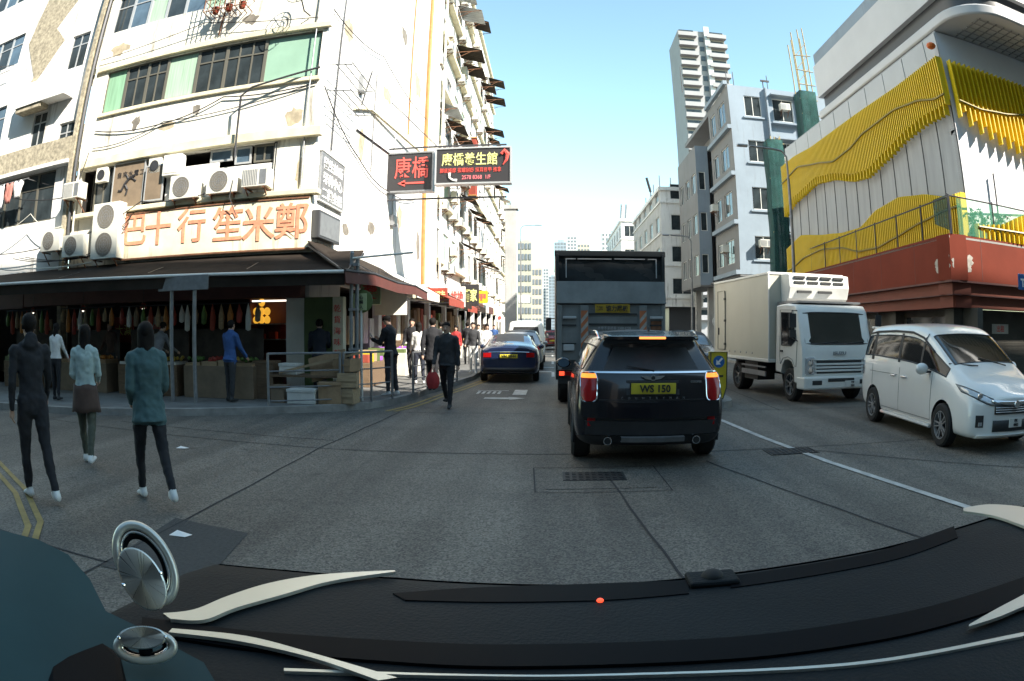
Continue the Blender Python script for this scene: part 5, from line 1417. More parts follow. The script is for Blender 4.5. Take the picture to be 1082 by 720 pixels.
def shell(parent, mats, st, tagside, tagtop, tagcap, cols=(-1, -.78, -.4, 0, .4, .78, 1), crown=.05, bulge=(.06, .10), arches=(), sub=2, names=None, r_arch=.36):
    """body as a topological box. st: list of (y, [w per level], [z per level], [dy per level])"""
    N, J, K = len(st) - 1, len(st[0][1]) - 1, len(cols) - 1
    idx = {}; vs = []
    def P(i, j, k):
        if (i, j, k) not in idx:
            y, w, z, dy = st[i]; c = cols[k]; e = 1 - c * c
            yy = y + dy[j]
            if i == 0: yy -= bulge[0] * e
            if i == N: yy += bulge[1] * e
            zz = z[j] + (crown * e if j == J else 0)
            idx[(i, j, k)] = len(vs); vs.append((c * w[j], yy, zz))
        return idx[(i, j, k)]
    fs, mi = [], []
    for i in range(N):
        for j in range(J):
            m = tagside(i, j)
            fs.append((P(i, j, K), P(i + 1, j, K), P(i + 1, j + 1, K), P(i, j + 1, K))); mi.append(m)
            fs.append((P(i, j, 0), P(i, j + 1, 0), P(i + 1, j + 1, 0), P(i + 1, j, 0))); mi.append(m)
        for k in range(K):
            fs.append((P(i, J, k), P(i, J, k + 1), P(i + 1, J, k + 1), P(i + 1, J, k))); mi.append(tagtop(i, k))
            fs.append((P(i, 0, k), P(i + 1, 0, k), P(i + 1, 0, k + 1), P(i, 0, k + 1))); mi.append(2)
    for j in range(J):
        for k in range(K):
            fs.append((P(0, j, k), P(0, j, k + 1), P(0, j + 1, k + 1), P(0, j + 1, k))); mi.append(tagcap(0, j, k))
            fs.append((P(N, j, k), P(N, j + 1, k), P(N, j + 1, k + 1), P(N, j, k + 1))); mi.append(tagcap(1, j, k))
    me = bpy.data.meshes.new('shell'); me.from_pydata(vs, [], fs)
    for m in mats: me.materials.append(M(m))
    me.polygons.foreach_set('material_index', mi); me.update()
    o = bpy.data.objects.new('shell', me); COL.objects.link(o)
    s = o.modifiers.new('s', 'SUBSURF'); s.levels = s.render_levels = sub
    cut = []
    for y in arches:
        c = MB(); c.bar((-1.2, y, r_arch - .03), (1.2, y, r_arch - .03), r_arch, 28)
        cm = c.mesh('cut', [mats[2]]); co = bpy.data.objects.new('cut', cm); COL.objects.link(co)
        bm_ = o.modifiers.new('b', 'BOOLEAN'); bm_.object = co; bm_.operation = 'DIFFERENCE'; bm_.solver = 'EXACT'; cut.append(co)
        try: bm_.material_mode = 'TRANSFER'
        except Exception: pass
    bpy.context.view_layer.update()
    dg = bpy.context.evaluated_depsgraph_get()
    ev = bpy.data.meshes.new_from_object(o.evaluated_get(dg))
    V = [v.co.copy() for v in ev.vertices]
    slots = [m.name if m else '' for m in ev.materials]
    groups = {}
    for p in ev.polygons:
        nm = slots[p.material_index] if p.material_index < len(slots) else mats[2]
        i = mats.index(nm) if nm in mats else 2
        groups.setdefault(i, []).append(tuple(p.vertices))
    bvh = BVHTree.FromPolygons(V, [tuple(p.vertices) for p in ev.polygons])
    bpy.data.objects.remove(o)
    for c in cut: bpy.data.objects.remove(c)
    out = {}
    names = names or ['body', 'side_glass', 'underbody', 'windscreen', 'rear_glass', 'roof_panel']
    for i, fl in groups.items():
        mp = {}; vv = []; ff = []
        for f in fl:
            g = []
            for a in f:
                if a not in mp: mp[a] = len(vv); vv.append(tuple(V[a]))
                g.append(mp[a])
            ff.append(g)
        b = MB(); b.v = vv; b.f = ff; b.mi = [0] * len(ff)
        me2 = bpy.data.meshes.new(names[i]); me2.from_pydata(vv, [], ff); me2.materials.append(M(mats[i])); me2.update(); shade(me2, 50)
        ob = link(names[i], me2, parent, local=True)
        out[i] = ob
        if i in (1, 3, 4):      # rubber seal along the glass edge
            cnt = {}
            for g in ff:
                for a, c in zip(g, g[1:] + g[:1]): cnt[tuple(sorted((a, c)))] = cnt.get(tuple(sorted((a, c))), 0) + 1
            adj = {}
            for (a, c), n in cnt.items():
                if n == 1: adj.setdefault(a, []).append(c); adj.setdefault(c, []).append(a)
            seen = set(); sb_ = MB()
            for s0 in list(adj):
                if s0 in seen: continue
                loop = [s0]; seen.add(s0); cur = s0
                while True:
                    nx = [q for q in adj[cur] if q not in seen]
                    if not nx: break
                    cur = nx[0]; seen.add(cur); loop.append(cur)
                if len(loop) > 6: sb_.path([vv[q] for q in loop], .011, 5, closed=True)
            if sb_.v: sb_.obj('seal', 'black_plastic', ob, local=True, smooth=50)
    def hit(x, z, d=1):
        """y of the surface at x, z seen from the rear (d=1) or front (d=-1)"""
        r = bvh.ray_cast(Vector((x, -6 * d, z)), Vector((0, d, 0)))
        return r[0].y if r[0] is not None else st[0][0]
    def hitx(y, z, d=-1):
        r = bvh.ray_cast(Vector((4 * d, y, z)), Vector((-d, 0, 0)))
        return r[0].x if r[0] is not None else d * .85
    def hitz(x, y):
        r = bvh.ray_cast(Vector((x, y, 5)), Vector((0, 0, -1)))
        return r[0].z if r[0] is not None else 1.5
    return out, hit, hitx, hitz

def wheel(t, x, y, r, w, spokes=10, dark=False, side=0):
    s = side or (1 if x > 0 else -1)
    X_ = Matrix.Translation((x, y, r)) @ Matrix.Rotation(R(90) * s, 4, 'Y')
    p = MB(); p.lathe([(r * .62, -w / 2), (r * .90, -w / 2), (r, -w * .36), (r, w * .36), (r * .90, w / 2), (r * .66, w / 2), (r * .64, w * .42), (r * .62, w * .1)], 28, X_)
    ty = p.obj('wheel', 'rubber', t, local=True, smooth=35)
    p = MB(); p.lathe([(r * .645, w * .36), (r * .66, w * .47), (r * .60, w * .47), (r * .57, w * .2)], 28, X_, caps=False)
    p.lathe([(.05, w * .30), (.06, w * .40), (.03, w * .43)], 12, X_)
    for k in range(spokes):
        a = 2 * pi * k / spokes; da = .12 if k % 2 else -.12
        q0 = X_ @ Vector((.05 * cos(a), .05 * sin(a), w * .36)); q1 = X_ @ Vector((r * .6 * cos(a + da), r * .6 * sin(a + da), w * .40)); p.beam(q0, q1, r * .07, r * .07)
    p.obj('rim', 'grey_metal' if dark else 'rim', ty, local=True, smooth=35)
    p = MB(); p.lathe([(r * .6, -.01), (r * .6, .0)], 24, X_); p.obj('brake_disc', 'black_plastic', ty, local=True)

def rbox(t, name, m, x0, x1, y0, y1, z0, z1, bev=.012, parent=None):
    p = MB(); p.bx(x0, x1, y0, y1, z0, z1); return p.obj(name, m, parent or t, local=True, bevel=bev)

# ------------------------------------------------------------------ dark small crossover in front (rear view)
def mini():
    t = thing('small_crossover_car', 'dark navy small crossover with lit brake lamps right ahead of the dashboard', 'car', (1.16, 7.38, 0), R(-.5))
    #        y     w: 0   1    2    3    4    5    6          z                                        dy
    st = [(.06, [.68, .80, .85, .83, .78, .56, .50], [.26, .36, .62, .98, 1.10, 1.42, 1.51], [.08, .02, .0, .06, .12, .38, .24]),
          (.16, [.75, .88, .90, .87, .83, .61, .54], [.25, .34, .62, .98, 1.10, 1.43, 1.525], [.04, .0, .0, .05, .09, .32, .18]),
          (.55, [.80, .905, .91, .885, .845, .65, .57], [.24, .31, .62, .98, 1.10, 1.45, 1.54], [0] * 7),
          (1.2, [.80, .905, .91, .885, .85, .70, .61], [.24, .30, .60, .97, 1.09, 1.47, 1.55], [0] * 7),
          (2.0, [.80, .905, .91, .885, .85, .70, .61], [.24, .30, .60, .95, 1.07, 1.47, 1.555], [0] * 7),
          (2.65, [.80, .905, .91, .885, .85, .69, .60], [.24, .30, .60, .94, 1.06, 1.44, 1.52], [0] * 7),
          (3.15, [.80, .905, .91, .88, .84, .74, .66], [.24, .30, .60, .93, 1.04, 1.10, 1.13], [0] * 7),
          (3.7, [.79, .89, .90, .86, .80, .66, .56], [.25, .32, .60, .88, .97, 1.02, 1.04], [0] * 7),
          (4.15, [.74, .84, .85, .80, .74, .6, .5], [.27, .34, .58, .80, .88, .93, .95], [0] * 7),
          (4.27, [.66, .76, .78, .74, .68, .56, .46], [.3, .38, .56, .74, .80, .84, .86], [0] * 7)]
    side = lambda i, j: 1 if j == 4 and 1 <= i <= 5 else (2 if j == 0 else 0)
    top = lambda i, k: 3 if i == 5 else (5 if 0 <= i < 5 else 0)
    cap = lambda e, j, k: 4 if (e == 0 and j == 4 and 1 <= k <= 4) else (2 if j == 0 else 0)
    mats = ['paint_navy_black', 'dark_glass', 'black_plastic', 'dark_glass', 'window_glass_blue', 'paint_navy_black']
    out, hit, hitx, hitz = shell(t, mats, st, side, top, cap, arches=(.86, 3.48), r_arch=.375, crown=.045, bulge=(.11, .1), names=['body', 'side_glass', 'cladding', 'windscreen', 'rear_glass', 'roof_panel'])
    for x in (-.80, .80):
        for y in (.86, 3.48): wheel(t, x, y, .335, .23, 10)
    # wheel arch cladding
    for s in (-1, 1):
        for y in (.86, 3.48):
            p = MB(); p.path([(s * (.90), y + .385 * cos(a), .34 + .385 * sin(a)) for a in [pi * k / 12 for k in range(-1, 14)]], .022, 6); p.obj('wheel_arch', 'black_plastic', t, local=True, smooth=50)
    # rear lamps with chrome rings
    for s in (-1, 1):
        xc = s * .735; pts = []
        ww, hh = .095, .165; zc = .945
        outl = []
        for k in range(28):
            a = 2 * pi * k / 28; e = .42
            cx = (abs(cos(a)) ** e) * (1 if cos(a) > 0 else -1) * ww; cz = (abs(sin(a)) ** e) * (1 if sin(a) > 0 else -1) * hh
            outl.append((xc + cx, zc + cz))
        ring = [(x, hit(x, z) - .012, z) for x, z in outl]
        p = MB(); p.path(ring, .009, 6, closed=True); lm = p.obj('tail_lamp', 'chrome', t, local=True, smooth=50)
        def lens(z0, z1, m, nm, off=.012):
            rows = []
            for r_ in range(5):
                z = z0 + (z1 - z0) * r_ / 4
                q = max(0, 1 - (abs((z - zc) / hh)) ** 4.8) ** .2 if abs(z - zc) < hh else 0
                rows.append([(xc + c * ww * q * .96, hit(xc + c * ww * q * .96, z) - off - .02 * (1 - c * c), z) for c in (-1, -.5, 0, .5, 1)])
            p = MB(); p.grid(rows); p.obj(nm, m, lm, local=True, smooth=60)
        lens(zc - hh * .97, zc + .10, 'lens_red', 'lens'); lens(zc + .10, zc + hh * .90, 'lens_glow', 'lit_lens', .02)
        rbox(t, 'reflector', 'lens_red', *sorted((s * .66, s * .75)), hit(s * .70, .56) - .015, hit(s * .70, .56) + .03, .50, .62, .006)
        # exhaust
        p = MB(); yy = hit(s * .50, .36); p.lathe([(.048, 0), (.052, .02), (.052, .14)], 18, Matrix.Translation((s * .52, yy - .07, .335)) @ Matrix.Rotation(R(-90), 4, 'X')); e_ = p.obj('exhaust_pipe', 'chrome', t, local=True, smooth=40)
        p = MB(); p.lathe([(.04, 0), (.04, .01)], 16, Matrix.Translation((s * .52, yy - .075, .335)) @ Matrix.Rotation(R(-90), 4, 'X')); p.obj('exhaust_opening', 'rubber', e_, local=True)
        # mirrors
        mx_ = s * 1.0; p = MB(); p.ball((mx_, 2.85, 1.08), (.115, .07, .08), 14, 10); mr = p.obj('wing_mirror', 'paint_navy_black', t, local=True, smooth=60)
        p = MB(); p.lathe([(.062, 0), (.062, .004)], 18, Matrix.Translation((mx_, 2.776, 1.08)) @ Matrix.Rotation(R(90), 4, 'X') @ Matrix.Diagonal((1.4, 1, 1, 1))); p.obj('mirror_glass', 'window_glass_blue', mr, local=True)
        p = MB(); p.path([(s * .60, .45, hitz(s * .60, .45) + .03), (s * .62, .7, hitz(s * .60, .9) + .05), (s * .62, 2.2, hitz(s * .60, 2.2) + .05), (s * .61, 2.5, hitz(s * .60, 2.5) + .02)], .014, 6); p.obj('roof_rail', 'chrome', t, local=True, smooth=50)
    # bumper relief, skid bar
    def strip3(name, m, x0, x1, z0, z1, out_=.02, bev=.01, n=12, par=None):
        rows = [[], [], [], []]
        for k in range(n + 1):
            x = x0 + (x1 - x0) * k / n
            for r_, (zz, oo) in enumerate(((z0, -.01), (z0, out_), (z1, out_), (z1, -.01))): rows[r_].append((x, hit(x, zz) - oo, zz))
        p = MB(); p.grid(rows); return p.obj(name, m, par or t, local=True, smooth=35)
    strip3('rear_bumper', 'paint_navy_black', -.80, .80, .60, .78, .05)
    strip3('bumper_cladding', 'black_plastic', -.78, .78, .40, .56, .03)
    strip3('skid_bar', 'galvanised', -.37, .37, .325, .385, .10)
    strip3('chrome_strip', 'chrome', -.74, .74, 1.098, 1.118, .012)
    strip3('tailgate_seam', 'black_plastic', -.62, .62, .795, .803, .006)
    strip3('plate_recess', 'black_plastic', -.31, .31, .855, 1.02, .004)
    # spoiler and high brake light
    p = MB(); rows = []
    for k in range(13):
        x = -.56 + 1.12 * k / 12; c = x / .56; y_ = .20 - .06 * (1 - c * c)
        rows.append([(x, y_ + .02, 1.475), (x, y_ - .03, 1.485), (x, y_ - .03, 1.515), (x, y_ + .25, 1.56 + .012 * (1 - c * c))])
    p.grid([list(r) for r in zip(*rows)]); p.obj('spoiler', 'paint_navy_black', t, local=True, smooth=50, solid=.01)
    rbox(t, 'high_brake_lamp', 'brake_strip', -.155, .155, .095, .115, 1.487, 1.512, .004)
    # plate
    yp = hit(0, .93) - .035
    pl = rbox(t, 'number_plate', 'plate_yellow', -.26, .26, yp - .008, yp + .02, .868, .992, .006)
    p = MB(); put_text(p, 'WS 150', (.015, yp - .014, .93), .115, wide=.36, bold=.025); p.obj('lettering', 'tail_black', pl, local=True)
    p = MB(); p.bx(-.275, .275, yp - .004, yp + .02, .853, .866); p.bx(-.275, .275, yp - .004, yp + .02, .994, 1.004); p.bx(-.275, -.262, yp - .004, yp + .02, .866, .994); p.bx(.262, .275, yp - .004, yp + .02, .866, .994); p.obj('plate_frame', 'black_plastic', pl, local=True)
    # winged badge
    yb = hit(0, 1.05) - .02
    p = MB()
    for s in (-1, 1): p.prism([(s * .03, 1.025), (s * .09, 1.035), (s * .14, 1.072), (s * .03, 1.066)], yb - .006, yb + .01)
    p.lathe([(.034, 0), (.034, .014)], 18, Matrix.Translation((0, yb + .004, 1.046)) @ Matrix.Rotation(R(90), 4, 'X')); bd = p.obj('badge', 'chrome', t, local=True)
    p = MB(); p.lathe([(.023, 0), (.023, .004)], 16, Matrix.Translation((0, yb - .012, 1.046)) @ Matrix.Rotation(R(90), 4, 'X')); p.obj('badge_centre', 'tail_black', bd, local=True)
    p = MB()
    for k, ch in enumerate('COUNTRYMAN'): x = -.36 + k * .08; put_text(p, ch, (x, hit(x, .822) - .008, .822), .036)
    x = .52; put_text(p, 'COOPER', (x, hit(x, 1.0) - .012, 1.0), .034, bold=.02); p.obj('lettering', 'chrome', t, local=True)
    # shark fin, rear headrests seen through glass, wiper
    p = MB(); p.prism([(-.0, 0), (.10, 0), (.02, .05)], -.008, .008, Matrix.Translation((0, .42, hitz(0, .5) - .005)) @ Matrix.Rotation(R(90), 4, 'Z')); p.obj('aerial', 'black_plastic', t, local=True)
    p = MB(); p.path([(0.02, hit(.02, 1.13) - .02, 1.13), (-.30, hit(-.3, 1.17) - .025, 1.18)], [.012, .006], 6); p.obj('rear_wiper', 'black_plastic', t, local=True)
    return t
mini()

# ------------------------------------------------------------------ white minivan turning on the right (front view)
def minivan():
    t = thing('minivan', 'white minivan with dark side windows facing the viewer at the right edge', 'car', (6.46, 8.86, 0), R(180 - 5.0))
    st = [(-2.10, [.66, .74, .78, .77, .75, .66, .58], [.30, .38, .62, .98, 1.10, 1.50, 1.60], [.02, 0, 0, .02, .04, .12, .22]),
          (-1.98, [.74, .82, .84, .835, .815, .71, .62], [.26, .32, .62, .99, 1.11, 1.55, 1.66], [0, 0, 0, 0, .02, .06, .10]),
          (-1.5, [.76, .845, .855, .845, .83, .735, .64], [.24, .28, .62, 1.0, 1.12, 1.58, 1.69], [0] * 7),
          (-.6, [.76, .845, .855, .845, .83, .745, .65], [.22, .26, .60, .98, 1.09, 1.60, 1.71], [0] * 7),
          (.15, [.76, .845, .855, .845, .83, .745, .65], [.22, .26, .60, .96, 1.06, 1.58, 1.69], [0] * 7),
          (.62, [.76, .845, .855, .845, .83, .735, .64], [.22, .26, .60, .94, 1.03, 1.50, 1.61], [0] * 7),
          (1.45, [.76, .845, .855, .835, .80, .72, .65], [.22, .26, .60, .89, .97, 1.03, 1.07], [0] * 7),
          (1.85, [.75, .83, .84, .80, .75, .66, .58], [.20, .26, .56, .80, .86, .93, .96], [0] * 7),
          (2.08, [.70, .78, .79, .75, .70, .6, .52], [.20, .25, .50, .70, .76, .80, .83], [0] * 7),
          (2.16, [.62, .70, .72, .68, .64, .54, .46], [.22, .27, .48, .64, .68, .71, .73], [0] * 7)]
    side = lambda i, j: 1 if (j == 4 and 1 <= i <= 5) else 0
    top = lambda i, k: 3 if i == 5 else 0
    cap = lambda e, j, k: 4 if (e == 0 and j == 4 and 1 <= k <= 4) else 0
    mats = ['paint_white', 'dark_glass', 'black_plastic', 'windscreen_glass', 'dark_glass', 'paint_white']
    mat('windscreen_glass', (.012, .015, .013), .04, spec=.8, coat=.6)
    out, hit, hitx, hitz = shell(t, mats, st, side, top, cap, arches=(-1.36, 1.38), r_arch=.345, bulge=(.05, .16), crown=.03)
    for x in (-.77, .77):
        for y in (-1.36, 1.38): wheel(t, x, y, .305, .2, 10, True)
    F_ = lambda x, z: hit(x, z, -1)
    for s in (-1, 1):
        # pillars between the side windows, door lines, handles
        for y, w_ in ((-1.45, .06), (-.28, .05), (.55, .035)):
            p = MB(); q = []
            for z in (1.10, 1.2, 1.3, 1.4, 1.5, 1.56): q.append((hitx(y, z, s) + s * .004, y, z))
            p.grid([[(x, y_ - w_, z) for x, y_, z in q], [(x, y_ + w_, z) for x, y_, z in q]]); p.obj('window_pillar', 'black_plastic', t, local=True)
        p = MB()
        for y in (-1.42, -.22, .98):
            zz = [.34, .5, .7, .85, .95, 1.02]; p.path([(hitx(y, z, s) + s * .001, y, z) for z in zz], .005, 4)
        p.path([(hitx(y, .33, s) + s * .001, y, .33) for y in (-.98, -.5, 0, .5, .98)], .005, 4)
        p.path([(hitx(y, .90, s) + s * .001, y, .90) for y in (-1.95, -1.4, -.9, -.3)], .006, 4); p.obj('door_seam', 'tail_grey', t, local=True)
        for y in (-.45, -.02): rbox(t, 'door_handle', 'chrome', *sorted((hitx(y, .88, s), hitx(y, .88, s) + s * .03)), y - .1, y + .1, .87, .895, .008)
        p = MB(); p.path([(hitx(y, z, s) + s * .02, y, z) for y, z in ((-1.9, 1.54), (-1.4, 1.585), (-.6, 1.60), (.1, 1.58), (.5, 1.50), (.9, 1.30))], .018, 5); p.obj('window_visor', 'black_plastic', t, local=True, smooth=50)
        p = MB(); p.ball((s * .98, .88, 1.06), (.12, .075, .085), 14, 10); mr = p.obj('wing_mirror', 'paint_white', t, local=True, smooth=60)
        rbox(t, 'mirror_stalk', 'black_plastic', *sorted((s * .80, s * .92)), .84, .92, 1.00, 1.03, .006, mr)
        # headlamp swept back
        out_l = [(.40, .66), (.58, .67), (.72, .74), (.765, .86), (.60, .80), (.42, .735)]
        rows = []
        for a in range(7):
            u_ = a / 6; row = []
            x = .40 + .38 * u_; zl = .645 + .16 * u_ ** 1.6; zh = .725 + .17 * u_ ** 1.1
            for b_ in range(4):
                z = zl + (zh - zl) * b_ / 3; row.append((s * x, F_(s * x, z) + .012, z))
            rows.append(row)
        p = MB(); p.grid(rows); hl = p.obj('headlamp', 'lens_clear', t, local=True, smooth=60, solid=.01)
        p = MB(); X2 = Matrix.Translation((s * .60, F_(s * .60, .75) + .015, .755)) @ Matrix.Rotation(R(-90), 4, 'X'); p.lathe([(.05, 0), (.045, .015), (.02, .02)], 16, X2); p.obj('lamp_bulb', 'chrome', hl, local=True, smooth=50)
        p = MB(); p.path([r_[0] for r_ in rows] + [r_[-1] for r_ in rows[::-1]], .008, 5, closed=True); p.obj('lamp_edge', 'tail_black', hl, local=True)
        # fog lamp slot
        x = s * .62; rows = [[(s * xx, F_(s * xx, z) + .008, z) for xx in (.57, .63, .69)] for z in (.36, .44, .52)]
        p = MB(); p.grid(rows); fl_ = p.obj('fog_lamp', 'black_plastic', t, local=True)
        p = MB(); y_ = F_(s * .62, .40); p.bx(min(s * .59, s * .65), max(s * .59, s * .65), y_, y_ + .02, .38, .43); p.obj('bulb', 'lens_clear', fl_, local=True)
        # rear lamp wraps the flank
        p = MB(); p.grid([[(hitx(y, z, s) + s * .006, y, z) for y in (-2.0, -1.93, -1.86)] for z in (.82, .95, 1.06)]); p.obj('tail_lamp', 'chrome', t, local=True)
    def front(name, m, x0, x1, z0, z1, o=.015, n=12, par=None, taper=0):
        rows = []
        for a in range(3):
            row = []
            for k in range(n + 1):
                x = x0 + (x1 - x0) * k / n; c = abs(2 * k / n - 1); zz0, zz1 = z0 + taper * c * c, z1 + taper * .4 * c * c
                z = zz0 + (zz1 - zz0) * a / 2; row.append((x, F_(x, z) + o, z))
            rows.append(row)
        p = MB(); p.grid(rows); return p.obj(name, m, par or t, local=True, smooth=50, solid=.01)
    g = front('grille', 'tail_black', -.40, .40, .53, .66)
    for z in (.55, .58, .61): front('bar', 'chrome', -.38, .38, z, z + .012, .022, par=g)
    ch = front('chrome_wing', 'chrome', -.44, .44, .640, .700, .028, taper=.05)
    y_ = F_(0, .66); p = MB(); p.lathe([(.055, 0), (.05, .02)], 16, Matrix.Translation((0, y_ + .03, .655)) @ Matrix.Rotation(R(-90), 4, 'X')); p.obj('badge', 'chrome', t, local=True)
    front('lower_grille', 'tail_black', -.42, .42, .30, .45)
    front('front_lip', 'paint_white', -.66, .66, .17, .26, .04)
    y_ = F_(0, .42); pl = rbox(t, 'number_plate', 'plate_white', -.13, .13, y_ + .015, y_ + .035, .35, .47, .005)
    p = MB(); X3 = Matrix.Rotation(pi, 4, 'Z')
    put_text(p, 'PX', (0, 0, .033), .05, X=Matrix.Translation((0, y_ + .04, .41)) @ X3, bold=.02); put_text(p, '4863', (0, 0, -.025), .05, X=Matrix.Translation((0, y_ + .04, .41)) @ X3, bold=.02); p.obj('lettering', 'tail_black', pl, local=True)
    p = MB()
    for s in (-.35, .25): p.path([(s, 1.52, hitz(s, 1.50) + .02), (s + .45, 1.30, hitz(s + .45, 1.30) + .015)], .01, 5)
    p.obj('wiper', 'tail_black', t, local=True)
    for s in (-1, 1):
        p = MB(); p.path([(s * .825, y, .235) for y in (-.98, 0, .98)], .03, 6); p.obj('side_skirt', 'paint_white', t, local=True, smooth=50)
    rbox(t, 'roof_spoiler', 'paint_white', -.58, .58, -2.10, -1.85, 1.64, 1.675, .015)
    return t
minivan()

# ------------------------------------------------------------------ generic cars for the street beyond
def simple_car(label, loc, rz, paint, kind, plate='', group=None, cat='car', name='parked_car'):
    t = thing(name, label, cat, loc, rz, group)
    if kind == 'sedan':
        L, hw, H = 4.7, .92, 1.42
        st = [(0, [.70, .80, .82, .80, .76, .64, .56], [.30, .40, .62, .86, .97, 1.02, 1.05], [0] * 7),
              (.12, [.78, .88, .90, .87, .82, .70, .60], [.26, .34, .62, .90, 1.01, 1.07, 1.10], [0] * 7),
              (.65, [.80, .90, .92, .90, .85, .70, .60], [.24, .30, .62, .93, 1.02, 1.13, 1.15], [0] * 7),
              (1.35, [.80, .91, .92, .90, .85, .62, .54], [.22, .28, .60, .93, 1.02, 1.36, 1.40], [0] * 7),
              (2.1, [.80, .91, .92, .90, .85, .62, .54], [.22, .28, .60, .92, 1.00, 1.38, 1.43], [0] * 7),
              (2.7, [.80, .91, .92, .90, .85, .61, .53], [.22, .28, .60, .91, .99, 1.32, 1.36], [0] * 7),
              (3.5, [.80, .90, .92, .88, .82, .70, .6], [.22, .28, .60, .86, .93, .97, 1.0], [0] * 7),
              (4.5, [.76, .86, .88, .80, .74, .6, .5], [.24, .30, .56, .72, .80, .84, .86], [0] * 7),
              (4.68, [.66, .76, .78, .7, .64, .5, .4], [.28, .34, .52, .64, .70, .74, .75], [0] * 7)]
        side = lambda i, j: 1 if j == 4 and 2 <= i <= 5 else 0
        top = lambda i, k: 4 if i == 2 and 0 < k < 5 else (3 if i == 5 else (5 if i in (3, 4) else 0))
        cap = lambda e, j, k: 0
        ar = (.95, 3.75)
    elif kind == 'hatch':
        H = 1.52
        st = [(0, [.70, .80, .82, .80, .76, .62, .56], [.30, .40, .66, .98, 1.06, 1.38, 1.46], [0, 0, 0, .03, .06, .30, .36]),
              (.14, [.78, .87, .88, .86, .82, .66, .58], [.26, .34, .66, .98, 1.06, 1.40, 1.49], [0, 0, 0, .02, .05, .26, .30]),
              (.8, [.80, .89, .90, .88, .84, .68, .60], [.24, .30, .62, .97, 1.05, 1.44, 1.52], [0] * 7),
              (1.8, [.80, .89, .90, .88, .84, .68, .60], [.24, .30, .62, .95, 1.03, 1.45, 1.53], [0] * 7),
              (2.5, [.80, .89, .90, .88, .84, .66, .58], [.24, .30, .62, .94, 1.02, 1.40, 1.46], [0] * 7),
              (3.2, [.80, .89, .90, .86, .82, .70, .6], [.24, .30, .60, .88, .97, 1.01, 1.04], [0] * 7),
              (4.05, [.74, .84, .86, .78, .72, .6, .5], [.26, .32, .56, .76, .84, .88, .9], [0] * 7),
              (4.2, [.64, .74, .76, .7, .64, .5, .4], [.30, .36, .52, .66, .72, .76, .78], [0] * 7)]
        side = lambda i, j: 1 if j == 4 and 1 <= i <= 4 else 0
        top = lambda i, k: 3 if i == 4 else (5 if i < 4 else 0)
        cap = lambda e, j, k: 4 if e == 0 and j == 4 and 0 < k < 5 else 0
        ar = (.85, 3.4)
    else:   # van
        H = 1.98
        st = [(0, [.74, .82, .86, .86, .85, .76, .70], [.34, .42, .74, 1.16, 1.24, 1.76, 1.88], [0, 0, 0, .0, .01, .06, .10]),
              (.15, [.80, .88, .90, .90, .89, .80, .72], [.28, .36, .74, 1.16, 1.24, 1.80, 1.94], [0, 0, 0, 0, 0, .02, .03]),
              (1.2, [.80, .90, .92, .92, .91, .82, .74], [.26, .32, .70, 1.16, 1.24, 1.84, 1.98], [0] * 7),
              (2.6, [.80, .90, .92, .92, .91, .82, .74], [.26, .32, .70, 1.14, 1.22, 1.84, 1.98], [0] * 7),
              (3.5, [.80, .90, .92, .92, .90, .80, .72], [.26, .32, .70, 1.10, 1.18, 1.80, 1.92], [0] * 7),
              (4.3, [.80, .90, .91, .90, .86, .74, .66], [.26, .32, .66, 1.0, 1.08, 1.16, 1.2], [0] * 7),
              (4.75, [.72, .82, .84, .80, .74, .62, .54], [.28, .34, .60, .82, .92, .96, .98], [0] * 7)]
        side = lambda i, j: 1 if j == 4 and 1 <= i <= 4 else 0
        top = lambda i, k: 3 if i == 4 else 0
        cap = lambda e, j, k: 4 if e == 0 and j == 4 and 0 < k < 5 else 0
        ar = (.95, 3.85)
    out, hit, hitx, hitz = shell(t, [paint, 'dark_glass', 'black_plastic', 'dark_glass', 'window_glass_blue', paint], st, side, top, cap, arches=ar, bulge=(.05, .1), r_arch=.35)
    for x in (-.80, .80):
        for y in ar: wheel(t, x, y, .32, .2, 8)
    zl = {'sedan': .84, 'hatch': .88, 'van': .98}[kind]
    for s in (-1, 1):
        rows = [[(s * x, hit(s * x, z) - .012, z) for x in (.52, .60, .68, .75)] for z in (zl - .07, zl, zl + .06)]
        p = MB(); p.grid(rows); p.obj('tail_lamp', 'lens_red', t, local=True, solid=.01)
        p = MB(); p.ball((s * .98, 2.6 if kind != 'van' else 3.7, 1.02 if kind != 'van' else 1.25), (.1, .06, .08 if kind != 'van' else .13), 10, 8); p.obj('wing_mirror', paint if kind != 'van' else 'black_plastic', t, local=True, smooth=60)
    yf = st[-1][0]
    for s in (-1, 1):
        rows = [[(s * x, hit(s * x, z, -1) + .012, z) for x in (.40, .50, .60, .68)] for z in (zl - .20, zl - .15, zl - .10)]
        p = MB(); p.grid(rows); p.obj('headlamp', 'lens_clear', t, local=True, solid=.01)
    p = MB(); p.grid([[(x, hit(x, z, -1) + .012, z) for x in (-.3, -.15, 0, .15, .3)] for z in (zl - .28, zl - .22, zl - .16)]); p.obj('grille', 'tail_black', t, local=True, solid=.01)
    zp = {'sedan': .80, 'hatch': .72, 'van': .80}[kind]
    yp = min(hit(0, zp), hit(.2, zp)) - .02
    pl = rbox(t, 'number_plate', 'plate_yellow', -.26, .26, yp - .01, yp + .02, zp - .055, zp + .055, .004)
    if plate: p = MB(); put_text(p, plate, (0, yp - .016, zp), .10, wide=.42, bold=.02); p.obj('lettering', 'tail_black', pl, local=True)
    p = MB(); rows = [[(x, hit(x, z) - .02, z) for x in [-.76 + .19 * k for k in range(9)]] for z in (.34, .40, .46)]; p.grid(rows); p.obj('rear_bumper', 'black_plastic', t, local=True, smooth=50, solid=.012)
